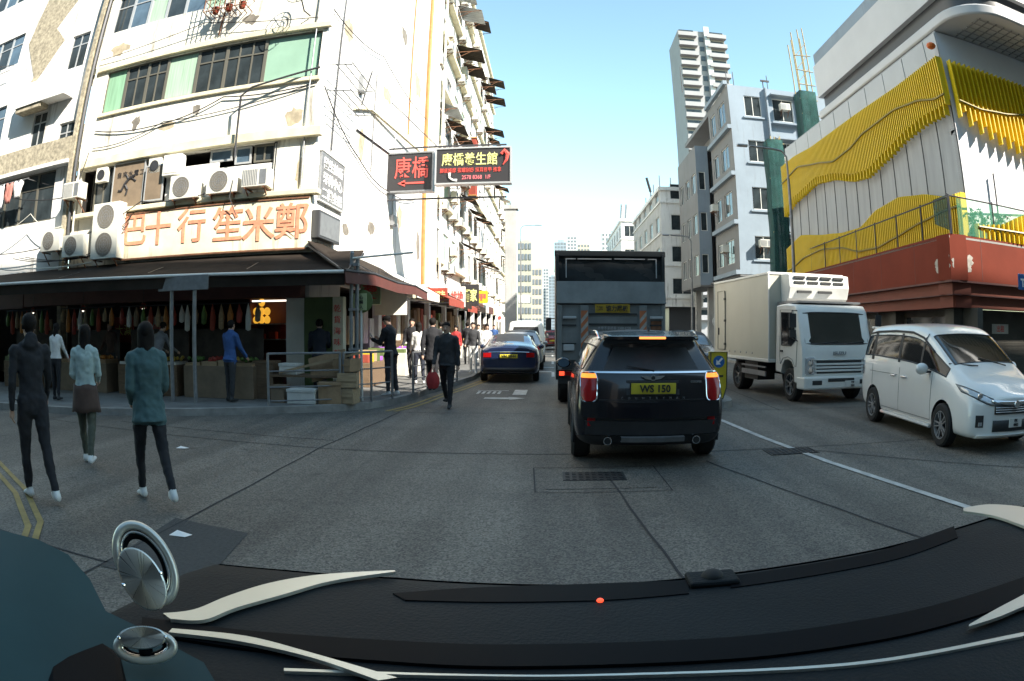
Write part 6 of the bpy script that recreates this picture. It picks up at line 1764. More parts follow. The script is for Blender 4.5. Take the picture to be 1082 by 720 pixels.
    if kind == 'sedan':
        p = MB(); p.path([(x, hit(x, .93) - .006, .93 - .02 * (x / .7) ** 2) for x in [-.6 + .15 * k for k in range(9)]], .008, 5); p.obj('chrome_strip', 'chrome', t, local=True)
    return t
simple_car('glossy dark blue saloon with a yellow plate parked at the left kerb', (-1.26, 19.4, 0), R(1.5), 'paint_blue', 'sedan', 'VN 2844', 'cars parked at the left kerb')
simple_car('dark grey hatchback parked just in front of the blue saloon', (-1.2, 25.2, 0), R(1.0), 'paint_silver', 'hatch', 'KL 603', 'cars parked at the left kerb')
simple_car('white van parked beyond the hatchback on the left side', (-1.2, 30.6, 0), R(.5), 'paint_white', 'van', '', 'cars parked at the left kerb', 'van', 'parked_van')
simple_car('dark red car driving away far up the street', (.1, 50, 0), 0, 'paint_red', 'hatch', '', None, 'car', 'car')
simple_car('small black car just beside the dark red car far ahead', (1.9, 44, 0), 0, 'paint_dark', 'hatch', '', None, 'car', 'car')
simple_car('tiny white car parked far up on the left kerb', (-1.3, 58, 0), 0, 'paint_white', 'hatch', '', None, 'car', 'car')
simple_car('dark car facing the viewer between the dark truck and the white box truck', (4.5, 23.5, 0), R(180 - 1), 'paint_dark', 'hatch', '', None, 'car', 'car')
simple_car('grey car parked under the overhang of the grey blue block', (7.4, 38, 0), R(180), 'paint_silver', 'sedan', '', None, 'car', 'car')

# ------------------------------------------------------------------ dark goods truck ahead of the small car (rear view)
def tail_truck():
    t = thing('goods_truck', 'dark grey goods truck with raised tail lift standing ahead of the small car', 'truck', (1.18, 13.0, 0), 0)
    W = 1.10
    p = MB(); p.bx(-W, W, .12, 4.6, .95, 3.1); p.obj('cargo_body', 'tail_black', t, local=True, bevel=.02)
    p = MB(); p.bx(-W - .01, W + .01, .06, 4.6, 3.1, 3.14); p.bx(-W - .02, W + .02, .02, .14, 3.04, 3.16); p.obj('roof', 'tarp', t, local=True, bevel=.02)
    # side posts
    for s in (-1, 1):
        p = MB(); p.bx(*sorted((s * W, s * (W - .06))), .0, .12, .6, 3.1); p.obj('rear_post', 'tail_black', t, local=True, bevel=.01)
    p = MB()
    rows = [[(-W + .07 + (2 * W - .14) * k / 10, .11 - .02 * sin(k * 1.1 + j), 2.56 + .46 * j / 4) for k in range(11)] for j in range(5)]
    p.grid(rows); tp = p.obj('tarpaulin', 'tarp', t, local=True, smooth=60)
    p = MB(); mat('reflective_strip', (.42, .43, .43), .5)
    p.bx(-.88, -.70, .055, .07, 2.985, 3.005); p.bx(-.66, .02, .055, .07, 2.985, 3.005); p.bx(.08, .70, .055, .07, 2.99, 3.01); p.bx(.76, .92, .055, .07, 2.99, 3.01)
    p.bx(-.90, -.88, .055, .07, 2.62, 3.005); p.bx(.92, .94, .055, .07, 2.62, 3.01); p.obj('reflective_strip', 'reflective_strip', tp, local=True)
    # upper flap, tilted
    p = MB(); p.add([(-W + .02, -.06, 2.54), (W - .02, -.06, 2.54), (W - .01, -.16, 2.10), (-W + .01, -.16, 2.10), (-W + .02, .02, 2.54), (W - .02, .02, 2.54), (W - .01, -.10, 2.09), (-W + .01, -.10, 2.09)],
                    [(0, 1, 2, 3), (4, 7, 6, 5), (0, 4, 5, 1), (3, 2, 6, 7), (0, 3, 7, 4), (1, 5, 6, 2)]); p.obj('loading_flap', 'tail_grey', t, local=True, bevel=.01)
    # tail lift platform
    p = MB(); p.bx(-W + .02, W - .02, -.10, .02, .80, 2.08); lf = p.obj('tail_lift', 'tail_grey', t, local=True, bevel=.012)
    p = MB()
    for z in (1.02, 1.24, 1.46, 1.68, 1.88): p.bx(-.46, .50, -.125, -.101, z, z + .03)
    for z in (1.30, 1.66): p.bx(-1.02, -.70, -.12, -.101, z, z + .03); p.bx(.76, 1.04, -.12, -.101, z, z + .03)
    p.obj('rib', 'tail_black', lf, local=True)
    p = MB()
    for x in (-.62, .54): p.bx(x, x + .16, -.15, -.10, .80, 2.06)
    p.bx(-1.06, -.98, -.14, -.10, .8, 2.06); p.bx(1.0, 1.06, -.14, -.10, .8, 2.06); p.obj('upright', 'tail_grey', lf, local=True, bevel=.008)
    for x in (-.62, .54):
        p = MB(); z = 1.1; k = 0
        p.bx(x + .012, x + .148, -.154, -.151, .9, 1.96); hz = p.obj('hazard_panel', 'hazard_orange', lf, local=True)
        p = MB()
        while z < 1.86: p.add([(x + .012, -.157, z - .16), (x + .148, -.157, z), (x + .148, -.157, z + .09), (x + .012, -.157, z - .07)], [(0, 1, 2, 3)]); z += .19
        p.obj('stripe', 'hazard_white', hz, local=True)
    for x in (-.96, .76): rbox(t, 'hand_grip', 'reflective_strip', x, x + .26, -.17, -.12, 1.80, 1.85, .01)
    rbox(t, 'hand_grip', 'reflective_strip', -.95, -.74, -.15, -.11, 1.18, 1.30, .01)
    p = MB(); p.bx(.78, 1.0, -.112, -.105, 1.36, 1.76)
    p.obj('worn_patch', 'rust', lf, local=True)
    mat('label_yellow', (.42, .27, .02), .6, var=.1, vscale=6)
    sg = rbox(t, 'name_board', 'label_yellow', -.33, .36, -.14, -.105, 1.92, 2.09, .006)
    p = MB(); put_text(p, '協力尾板', (.10, -.146, 2.005), .12, wide=.44, bold=.02); put_text(p, 'TAIL', (-.235, -.146, 2.03), .04, wide=.13); put_text(p, 'LIFT', (-.235, -.146, 1.98), .04, wide=.13); p.obj('lettering', 'tail_black', sg, local=True)
    p = MB(); put_text(p, '本車不承搭客 2388 6228', (.05, -.106, 1.62), .075, wide=.66); p.obj('lettering', 'reflective_strip', lf, local=True)
    # chassis, bumper, lamps
    rbox(t, 'rear_bumper', 'tail_black', -W + .05, W - .05, .0, .12, .52, .68)
    for s in (-1, 1):
        lb_ = rbox(t, 'lamp_box', 'tail_black', *sorted((s * 1.05, s * .72)), -.06, .05, .66, .80)
        rbox(t, 'tail_lamp', 'lens_glow_red', *sorted((s * 1.03, s * .93)), -.075, -.055, .69, .77, .004, lb_); rbox(t, 'indicator', 'lens_red', *sorted((s * .91, s * .76)), -.075, -.055, .69, .77, .004, lb_)
    p = MB()
    for x in (-.45, .45): p.bx(x - .05, x + .05, .1, 5.4, .62, .95)
    p.obj('chassis', 'tail_black', t, local=True)
    for x in (-.86, .86):
        wheel(t, x, 1.55, .38, .36, 6, True); wheel(t, x, 5.0, .38, .22, 6, True)
    for x in (-.86, .86):
        p = MB(); p.bx(x - .17, x + .17, .95, 1.0, .35, .86); p.obj('mud_flap', 'rubber', t, local=True)
    p = MB(); p.bx(-.98, .98, 4.75, 6.3, .6, 2.25); p.obj('cab', 'tail_grey', t, local=True, bevel=.08)
    for s in (-1, 1):
        p = MB(); p.bar((s * .98, 5.9, 1.9), (s * 1.25, 6.0, 1.9), .015); p.box((s * 1.27, 6.0, 1.75), (.16, .06, .36)); p.obj('wing_mirror', 'black_plastic', t, local=True, bevel=.01)
    # rusty mark on the right of the lift
    p = MB(); p.bx(-1.1, -.62, -.115, -.101, .82, 1.0); p.obj('step_plate', 'tail_black', lf, local=True)
    return t
tail_truck()

# ------------------------------------------------------------------ white refrigerated box truck (front quarter)
def box_truck():
    hd = 5.0
    ox, oy = 5.42, 13.15       # front left corner of the cab seen from the camera
    t = thing('box_truck', 'white refrigerated box truck with cooling unit over the cab facing the viewer', 'truck', (ox, oy, 0), R(hd))
    # local: x 0..2.0 across, +y back
    W = 1.98
    # cab as a shell: profile in y-z extruded across with rounded sides
    prof = [(0, .40), (-.02, .55), (.0, .95), (.03, 1.22), (.10, 1.36), (.30, 2.04), (.42, 2.16), (.9, 2.20), (1.46, 2.18), (1.5, 1.2), (1.5, .62), (1.18, .60), (1.12, .78), (.98, .90), (.78, .93), (.58, .88), (.44, .74), (.40, .42)]
    n = len(prof)
    xs = [0.02, .0, 0.0, W, W, W - .02]
    p = MB(); ins = [.05, .012, 0, 0, .012, .05]; xx = [0, .03, .09, W - .09, W - .03, W]
    rows = []
    cy, cz = .75, 1.3
    for x, s in zip(xx, ins): rows.append([(x, y + (cy - y) * s, z + (cz - z) * s) for y, z in prof] + [(x, prof[0][0] + (cy - prof[0][0]) * s, prof[0][1] + (cz - prof[0][1]) * s)])
    p.grid(rows)
    for r_, rev in ((rows[0], 0), (rows[-1], 1)): p.add(r_[:-1], [tuple(range(n))[::-1 if rev else 1]])
    cab = p.obj('cab', 'paint_white_truck', t, local=True, smooth=40)
    # windscreen
    def on_front(x, z, o=.0):
        for (y0, z0), (y1, z1) in zip(prof[:7], prof[1:8]):
            if z0 <= z <= z1: return (x, y0 + (y1 - y0) * (z - z0) / (z1 - z0) - o, z)
        return (x, 0, z)
    rows = []
    for k in range(9):
        x = .10 + (W - .20) * k / 8; c = abs(2 * k / 8 - 1)
        rows.append([on_front(x, 1.30 + (1.99 - .03 * c ** 4 - 1.30) * j / 5, .012 - .03 * c ** 6) for j in range(6)])
    p = MB(); p.grid(rows); ws_ = p.obj('windscreen', 'windscreen_glass', cab, local=True, smooth=60)
    loop = [rows[0][j] for j in range(6)] + [rows[k][5] for k in range(1, 9)] + [rows[8][j] for j in range(4, -1, -1)] + [rows[k][0] for k in range(7, 0, -1)]
    p = MB(); p.path(loop, .018, 5, closed=True); p.obj('seal', 'black_plastic', ws_, local=True, smooth=50)
    p = MB(); p.path([on_front(.45, 1.31, .03), on_front(1.0, 1.36, .03)], .01, 5); p.path([on_front(1.25, 1.31, .03), on_front(1.75, 1.36, .03)], .01, 5); p.obj('wiper', 'tail_black', cab, local=True)
    # side windows
    for s, x in ((-1, -.004), (1, W + .004)):
        q = [(.36, 1.38), (.56, 1.98), (1.14, 2.0), (1.14, 1.25), (.62, 1.25)]
        p = MB(); p.add([(x, y, z) for y, z in q], [tuple(range(len(q)))]); sg_ = p.obj('side_window', 'dark_glass', cab, local=True, solid=.008)
        p = MB(); p.path([(x + s * .004, y, z) for y, z in q], .014, 5, closed=True); p.obj('seal', 'black_plastic', sg_, local=True)
        p = MB(); p.path([(x + s * .002, y, z) for y, z in ((.30, 1.32), (.50, 2.04), (1.22, 2.06), (1.24, 1.0), (1.20, .82), (1.05, .96), (.78, 1.0), (.56, .95), (.42, .80), (.34, .80), (.30, 1.32))], .006, 4); p.obj('door_seam', 'tail_grey', cab, local=True)
        rbox(t, 'door_handle', 'black_plastic', *sorted((x, x + s * .03)), 1.06, 1.18, 1.10, 1.14, .006, cab)
        # mirrors
        p = MB(); p.path([(x, .30, 2.02), (x + s * .22, .12, 2.02), (x + s * .22, .12, 1.42), (x, .28, 1.36)], .012, 6); p.box((x + s * .22, .10, 1.80), (.17, .05, .30)); p.box((x + s * .22, .10, 1.52), (.16, .05, .16)); p.obj('wing_mirror', 'black_plastic', cab, local=True, bevel=.01)
    # grille bars, headlamps, bumper
    rbox(t, 'grille', 'tail_black', .36, W - .36, -.025, .02, .66, .94, .01, cab)
    for z in (.70, .77, .84): rbox(t, 'grille_bar', 'paint_white_truck', .30, W - .30, -.045, -.02, z, z + .045, .008, cab)
    rbox(t, 'grille_bar', 'paint_white_truck', .10, W - .10, -.03, -.002, .95, .965, .006, cab)
    p = MB(); put_text(p, 'FOGWAY' if 0 else 'ISUZU', (W / 2, -.012, 1.10), .10, wide=.36, bold=.03); p.obj('lettering', 'grey_metal', cab, local=True)
    for x0, x1 in ((.06, .30), (W - .30, W - .06)):
        p = MB(); p.bx(x0, x1, -.05, .05, .64, 1.02); hl = p.obj('headlamp', 'lens_clear', cab, local=True, bevel=.03)
        for z in (.73, .90):
            p = MB(); p.lathe([(.075, 0), (.07, .015), (.03, .02)], 16, Matrix.Translation(((x0 + x1) / 2, -.05, z)) @ Matrix.Rotation(R(90), 4, 'X')); p.obj('lamp_bulb', 'chrome', hl, local=True, smooth=50)
    p = MB(); p.bx(-.01, W + .01, -.12, .30, .32, .60); bp_ = p.obj('front_bumper', 'paint_white_truck', cab, local=True, bevel=.04)
    for x0 in (.20, W - .46): rbox(t, 'fog_lamp', 'tail_black', x0, x0 + .26, -.128, -.10, .42, .52, .01, bp_)
    rbox(t, 'vent', 'tail_black', .62, W - .62, -.128, -.10, .48, .56, .01, bp_)
    pl = rbox(t, 'number_plate', 'plate_white', W / 2 + .10, W / 2 + .52, -.14, -.12, .36, .50, .004, bp_)
    p = MB(); put_text(p, 'TW', (W / 2 + .31, -.146, .465), .055, bold=.02); put_text(p, '9431', (W / 2 + .31, -.146, .395), .055, bold=.02); p.obj('lettering', 'tail_black', pl, local=True)
    # insulated box
    BW, b0, b1, z0, z1 = 2.2, 1.66, 5.7, .86, 2.95
    p = MB(); p.bx(-.11, -.11 + BW, b0, b1, z0, z1); bx_ = p.obj('cargo_box', 'truck_box', t, local=True, bevel=.02)
    x0_, x1_ = -.11, -.11 + BW
    p = MB()
    for x in (x0_, x1_):
        for y in (b0, b1): p.bx(x - .02, x + .02, y - .02, y + .02, z0, z1 + .01)
        p.bx(x - .02, x + .02, b0, b1, z1 - .04, z1 + .02); p.bx(x - .02, x + .02, b0, b1, z0 - .03, z0 + .05)
    for y in (b0, b1): p.bx(x0_, x1_, y - .02, y + .02, z1 - .04, z1 + .02); p.bx(x0_, x1_, y - .02, y + .02, z0 - .03, z0 + .05)
    p.obj('edge_trim', 'paint_white_truck', bx_, local=True, bevel=.01)
    p = MB(); p.bx(x0_ - .02, x0_ - .001, b1 - .95, b1 - .35, 1.05, 2.68); dr = p.obj('side_door', 'truck_box', bx_, local=True, bevel=.008)
    p = MB()
    p.path([(x0_ - .022, b1 - .35, 1.05), (x0_ - .022, b1 - .35, 2.68), (x0_ - .022, b1 - .95, 2.68), (x0_ - .022, b1 - .95, 1.05)], .012, 4, closed=True)
    for z in (1.2, 1.85, 2.45): p.box((x0_ - .03, b1 - .95, z), (.03, .1, .06))
    p.box((x0_ - .03, b1 - .42, 1.55), (.03, .06, .2)); p.obj('door_fitting', 'tail_black', dr, local=True)
    p = MB()
    for k in range(5): p.ball((x0_ - .012, b1 - 1.3 - k * .42, 1.02), (.01, .03, .03), 8, 6)
    p.obj('marker_lamp', 'reflective_strip', bx_, local=True)
    # cooling unit
    p = MB(); 
    p.prism([(0, 0)] * 0 or [(b0 - .42, 2.34), (b0 - .52, 2.60), (b0 - .48, 2.90), (b0 - .002, 2.93), (b0 - .002, 2.26), (b0 - .30, 2.26)], -.22 - W + .22, -.22, Matrix.Rotation(R(90), 4, 'Z') )
    cu_ = p.obj('cooling_unit', 'paint_white_truck', t, local=True, bevel=.025)
    p = MB()
    for zr in (2.68, 2.80):
        for k in range(4): x = .36 + k * .38; p.bx(x, x + .30, b0 - .535, b0 - .49, zr, zr + .055)
    p.bx(.45, .85, b0 - .52, b0 - .46, 2.46, 2.52); p.bx(1.05, 1.45, b0 - .52, b0 - .46, 2.46, 2.52); p.obj('vent_slot', 'tail_black', cu_, local=True)
    p = MB(); p.bx(.1, W - .1, .45, 1.6, 2.205, 2.25); p.obj('roof_rack', 'grey_metal', cab, local=True)
    # chassis
    p = MB(); p.bx(.55, .65, .6, 5.6, .5, .82); p.bx(1.3, 1.4, .6, 5.6, .5, .82); p.bx(.0, .5, 2.6, 3.5, .35, .8); p.obj('chassis', 'tail_black', t, local=True)
    p = MB(); p.bx(-.06, -.02, 2.0, 3.6, .48, .60); p.bx(-.06, -.02, 2.0, 3.6, .68, .72); p.obj('side_guard', 'grey_metal', t, local=True)
    for x in (.16, W - .16): wheel(t, x, .78, .38, .22, 6, False, -1 if x < 1 else 1)
    for x in (.2, W - .2): wheel(t, x, 4.1, .38, .38, 6, False, -1 if x < 1 else 1)
    for x in (-.02, W - .24): rbox(t, 'mudguard', 'tail_black', x, x + .26, 3.6, 4.6, .80, .84)
    return t
box_truck()
# keep-left bollard on the island and the island kerb
b = MB(); isl = [(3.15 + .45 * cos(a), 14.6 + 1.5 * sin(a)) for a in [2 * pi * k / 20 for k in range(20)]]
isl = [(3.55 + .38 * cos(2 * pi * k / 24), 14.3 + 1.35 * sin(2 * pi * k / 24)) for k in range(24)]
b.slab(isl, 0, .14); struct('traffic_island', b, 'kerb')
t = thing('keep_left_bollard', 'yellow traffic bollard with a blue arrow disc beside the small car', 'bollard', (3.35, 13.35, .14))
q0, q1 = on(751, 372, y=13.3), on(766, 408, y=13.3)
mat('bollard_yellow', (.55, .42, .02), .5, var=.08, vscale=6)
hw = (q1.x - q0.x) / 2 + .015; cx = (q0.x + q1.x) / 2 - 3.35
p = MB(); p.prism([(cx - hw, .02), (cx + hw * .6, .02), (cx + hw, .25), (cx + hw, q0.z - .14), (cx - hw, q0.z - .14)], -.12, .12); p.obj('casing', 'bollard_yellow', t, local=True, bevel=.012)
p = MB(); p.path([(cx - hw, -.125, .03), (cx + hw * .6, -.125, .03), (cx + hw, -.125, .26), (cx + hw, -.125, q0.z - .14), (cx - hw, -.125, q0.z - .14)], .012, 5, closed=True); p.obj('edge_trim', 'tail_black', t, local=True)
zc = q0.z - .14 - .20; X_ = Matrix.Translation((cx, -.122, zc)) @ Matrix.Rotation(R(90), 4, 'X')
p = MB(); p.lathe([(.125, 0), (.125, .006)], 24, X_); dc = p.obj('disc', 'sign_blue', t, local=True)
p = MB(); X_ = Matrix.Translation((cx, -.132, zc)) @ Matrix.Rotation(R(-45), 4, 'Y')
p.prism([(-.02, -.02), (.10, -.02), (.10, .02), (-.02, .02)], -.002, .002, Matrix.Translation((cx, -.132, zc)) @ Matrix.Rotation(R(-45), 4, 'Y'))
p.prism([(-.09, 0), (-.01, .07), (-.01, -.07)], -.002, .002, Matrix.Translation((cx, -.132, zc)) @ Matrix.Rotation(R(-45), 4, 'Y')); p.obj('arrow', 'white_letters', dc, local=True)
p = MB(); p.bx(cx - .12, cx + .10, -.126, -.12, .48, .52); p.obj('mark', 'tail_black', t, local=True)
# small white dish by the right pavement
t = thing('round_notice', 'small round white disc sign on a stand left of the box truck', 'sign', tuple(on(758, 340, y=30)))
q = on(758, 340, y=30); p = MB(); p.lathe([(.26, 0), (.26, .05)], 18, Matrix.Translation(q) @ Matrix.Rotation(R(90), 4, 'X')); p.obj('disc', 'plate_white', t)
p = MB(); p.bar((q.x, 30.03, .0), (q.x, 30.03, q.z), .03); p.obj('pole', 'galvanised', t)
# ================================================================== STREET FURNITURE ON THE LEFT PAVEMENT
def guard_rail(pts, label, h=1.02):
    t = thing('guard_railing', label, 'railing', (pts[0][0], pts[0][1], .13), 0)
    n = len(pts)
    for x, y in pts:
        p = MB(); p.bar((x, y, .13), (x, y, .13 + h), .028, 8); p.obj('post', 'galvanised', t, smooth=50)
    p = MB()
    for z in (h - .01, h * .66, h * .36, .10): p.path([(x, y, .13 + z) for x, y in pts], .022 if z > h * .9 else .014, 6)
    p.obj('rails', 'galvanised', t, smooth=50)
    return t
ya = lambda u, v, y: (on(u, v, y=y).x, y)
guard_rail([(-5.36, 11.50), (-4.12, 12.32)], 'grey metal guard railing in front of the boxes at the corner kerb')
guard_rail([(-4.06, 12.36), (-3.62, 12.85), (-3.34, 13.5)], 'grey metal railing bending round the kerb beside the sign post')
guard_rail([(-3.12, 14.6), (-2.98, 15.6), (-2.8, 16.8), (-2.6, 18.0)], 'grey railing along the street kerb behind the standing man', .95)
# sign post with two poles and a white arm
t = thing('sign_post', 'pair of galvanised poles with a white arm at the corner kerb', 'pole', (-3.85, 12.6, .13))
a = on(372, 268, y=12.7); b_ = on(378, 268, y=12.75)
for q, zt in ((a, a.z), (b_, a.z - .12)):
    p = MB(); p.bar((q.x, q.y, .13), (q.x, q.y, zt), .04, 10); p.lathe([(.05, 0), (.03, .05)], 10, Matrix.Translation((q.x, q.y, zt))); p.obj('pole', 'galvanised', t, smooth=50)
p = MB(); p.bar((a.x, 12.7, a.z - .1), tuple(on(436, 267, y=12.0)), .022, 8); p.obj('arm', 'white_metal', t, smooth=50)
p = MB()
for z_ in (1.2, 2.0, 2.9): p.box(((a.x + b_.x) / 2, 12.72, z_), (.2, .12, .05))
p.obj('clamp', 'grey_metal', t)
q = on(380, 320, y=13.0); t = thing('information_sign', 'small pale green framed sign with round back beside the sign post', 'sign', (q.x, 13, .13))
p = MB(); p.bx(q.x - .16, q.x + .16, 12.97, 12.99, q.z - .16, q.z + .19); mat('sign_cream_green', (.42, .48, .26), .6, var=.1, vscale=8); pl_ = p.obj('plate', 'sign_cream_green', t, bevel=.008)
p = MB(); p.lathe([(.24, 0), (.24, .02)], 24, Matrix.Translation((q.x + .04, 13.03, q.z + .03)) @ Matrix.Rotation(R(90), 4, 'X')); p.obj('round_back', 'shop_green', t)
p = MB(); 
for k in range(3): put_text(p, '小心車輛行人'[k * 2:k * 2 + 2], (q.x, 12.965, q.z + .11 - k * .1), .09)
p.obj('lettering', 'tail_black', pl_)
p = MB(); p.bar((q.x + .03, 13.02, .13), (q.x + .03, 13.02, q.z - .1), .03, 8); p.obj('pole', 'white_metal', t)
# grey street name sign on two posts (left, behind the crossing pedestrians)
q0, q1 = on(168, 293, y=11.4), on(220, 306, y=11.4)
t = thing('street_name_sign', 'blank grey sign board on two posts in front of the left shops', 'sign', ((q0.x + q1.x) / 2, 11.4, .0))
p = MB(); p.bx(q0.x, q1.x, 11.38, 11.41, q1.z, q0.z); p.obj('board', 'galvanised', t, bevel=.008)
for u in (182, 206):
    p = MB(); x = on(u, 300, y=11.45).x; p.bar((x, 11.45, .1), (x, 11.45, q0.z), .045, 8); p.obj('pole', 'galvanised', t, smooth=50)

# goods, hanging signs and racks along the street-side shops
rr = random.Random(21)
goods = ['clothing rail with pale shirts', 'stack of produce trays', 'white goods shelf', 'row of baskets', 'rack of boxes', 'low counter with jars']
for k, (a, c) in enumerate(shopB):
    y0 = 13.5 + a
    t = thing('goods_display', f'{goods[k]} in front of the {ORD[k + 1]} street-side shop from the corner', 'shop display', (-5.0, y0 + 1, .13))
    p = MB(); p.bx(-5.2, -4.55, y0 + .3, y0 + 3.2, .13, .75 + .1 * (k % 2)); p.obj('stand', ('wood_brown', 'shop_white', 'grey_metal')[k % 3], t, bevel=.01)
    for j in range(9):
        m_ = rr.choice(['cardboard', 'styrofoam', 'canvas_red', 'shop_green', 'bollard_yellow', 'plate_white', 'cloth_0', 'wood_pale'])
        y_ = y0 + .35 + j * .31; h_ = rr.uniform(.1, .35); zb = .75 + .1 * (k % 2)
        p = MB(); p.bx(-5.15 + rr.uniform(0, .15), -4.6, y_, y_ + .26, zb, zb + h_); p.obj('goods', m_, t, bevel=.01)
    p = MB(); p.bx(-8.2, -5.5, y0 + 2.3, y0 + 2.4, .13, 2.5); p.obj('partition', 'dim_interior', t)
    for j in range(5):
        m_ = rr.choice(['cardboard', 'styrofoam', 'canvas_red', 'shop_green', 'shop_white', 'wood_brown', 'brown_panel']); y_ = y0 + .2 + j * .68
        p = MB(); p.bx(-5.5, -5.28, y_, y_ + .5, .9 + rr.uniform(0, .4), 2.2 + rr.uniform(-.3, .3)); p.obj('hanging_goods', m_, t, bevel=.01)
for k, (y, z, w_, h_, m_, s, lm, lb) in enumerate(((15.2, 2.5, .5, .62, 'sign_cream_green', '藥', 'sign_red_letters', 'small yellow green hanging sign under the dark street-side awning'),
    (17.2, 2.35, .9, .75, 'canvas_white', '', 'sign_red_letters', 'bright white cloth screen hanging under the awning beside the crowd'),
    (24.5, 2.9, .8, .5, 'canvas_red', '海味', 'sign_yellow_letters', 'red hanging shop sign farther up the left pavement'),
    (28.5, 3.0, .7, .9, 'plate_white', '找換', 'sign_red_letters', 'white hanging shop sign with red characters up the left pavement'),
    (33, 3.3, .9, 1.1, 'sign_black', '麵家', 'sign_yellow_letters', 'black hanging shop sign near the concrete column'),
    (37, 3.4, 1.0, .7, 'bollard_yellow', '押', 'sign_red_letters', 'yellow hanging shop sign near the end of the corner block'))):
    x = -4.3 if k < 3 else -4.1
    t = thing('hanging_sign', lb, 'hanging sign', (x, y, z))
    p = MB(); p.bx(x - w_ / 2, x + w_ / 2, y, y + .08, z - h_ / 2, z + h_ / 2); p.obj('panel', m_, t, bevel=.01)
    if s: p = MB(); put_text(p, s, (x, y - .01, z), h_ * .6, wide=w_ * .8, bold=.02); p.obj('lettering', lm, t)
    p = MB(); p.bar((x - w_ * .4, y + .04, z + h_ / 2), (x - w_ * .4, y + .04, z + h_ / 2 + .25), .012); p.bar((x + w_ * .4, y + .04, z + h_ / 2), (x + w_ * .4, y + .04, z + h_ / 2 + .25), .012); p.obj('hanger', 'dark_metal', t)
# a few dim bulbs under the left awning
for k, s in enumerate((-4.2, -6.3, -8.4)):
    t = thing('shop_lamp', ['first', 'second', 'third'][k] + ' shop lamp from the lit cabinet, hanging under the left awning', 'lamp', tuple(A.p(s, 2.2, .6)))
    p = MB(); q = A.p(s, 2.12, .6); p.lathe([(.11, 0), (.05, .12), (.02, .14)], 12, Matrix.Translation(q)); p.obj('lamp_shade', 'canvas_red', t, smooth=50)
    p = MB(); p.ball(tuple(q), (.035, .035, .035), 8, 6); p.obj('bulb', 'tube_light', t)
    p = MB(); p.bar(tuple(q + Vector((0, 0, .1))), tuple(q + Vector((0, 0, .6))), .006, 4); p.obj('cord', 'tail_black', t)
for k, (s, m_) in enumerate(((-4.6, 'shop_white'), (-5.6, 'canvas_red'), (-7.3, 'sign_cream_green'), (-8.9, 'wood_pale'))):
    t = thing('price_board', ['white', 'red', 'pale green', 'tan'][k] + ' price board hung at the back of the left shops', 'price board', tuple(A.p(s, 1.6, -.5)))
    p = fmb(A); p.bx(s - .35, s + .35, .5, .54, 1.3, 1.95); p.obj('board', m_, t)
    p = fmb(A); put_text(p, ['特價', '大減', '新鮮', '平價'][k], (s, .49, 1.62), .3); p.obj('lettering', 'sign_red_letters' if k != 1 else 'sign_yellow_letters', t)

# ================================================================== PEOPLE
SKIN = mat('skin', (.46, .29, .21), .55, var=.06, vscale=10)
mat('hair_black', (.010, .008, .007), .75, spec=.15, var=.3, vscale=30, stretch=(8, 8, 1))
for n_, c_ in dict(cloth_black=(.014, .014, .017), cloth_charcoal=(.035, .036, .040), cloth_navy=(.018, .022, .035), cloth_teal=(.050, .10, .105), cloth_palegreen=(.33, .42, .41), cloth_brown=(.07, .042, .032),
                   cloth_white=(.60, .60, .58), cloth_grey=(.15, .15, .155), cloth_blue=(.035, .09, .25), cloth_red=(.35, .03, .03), cloth_khaki=(.22, .17, .11), shoe_white=(.62, .62, .60), shoe_dark=(.03, .03, .03), cloth_olive=(.07, .075, .055)).items():
    mat(n_, c_, .88, var=.18, vscale=7, bump=.25, bscale=18)

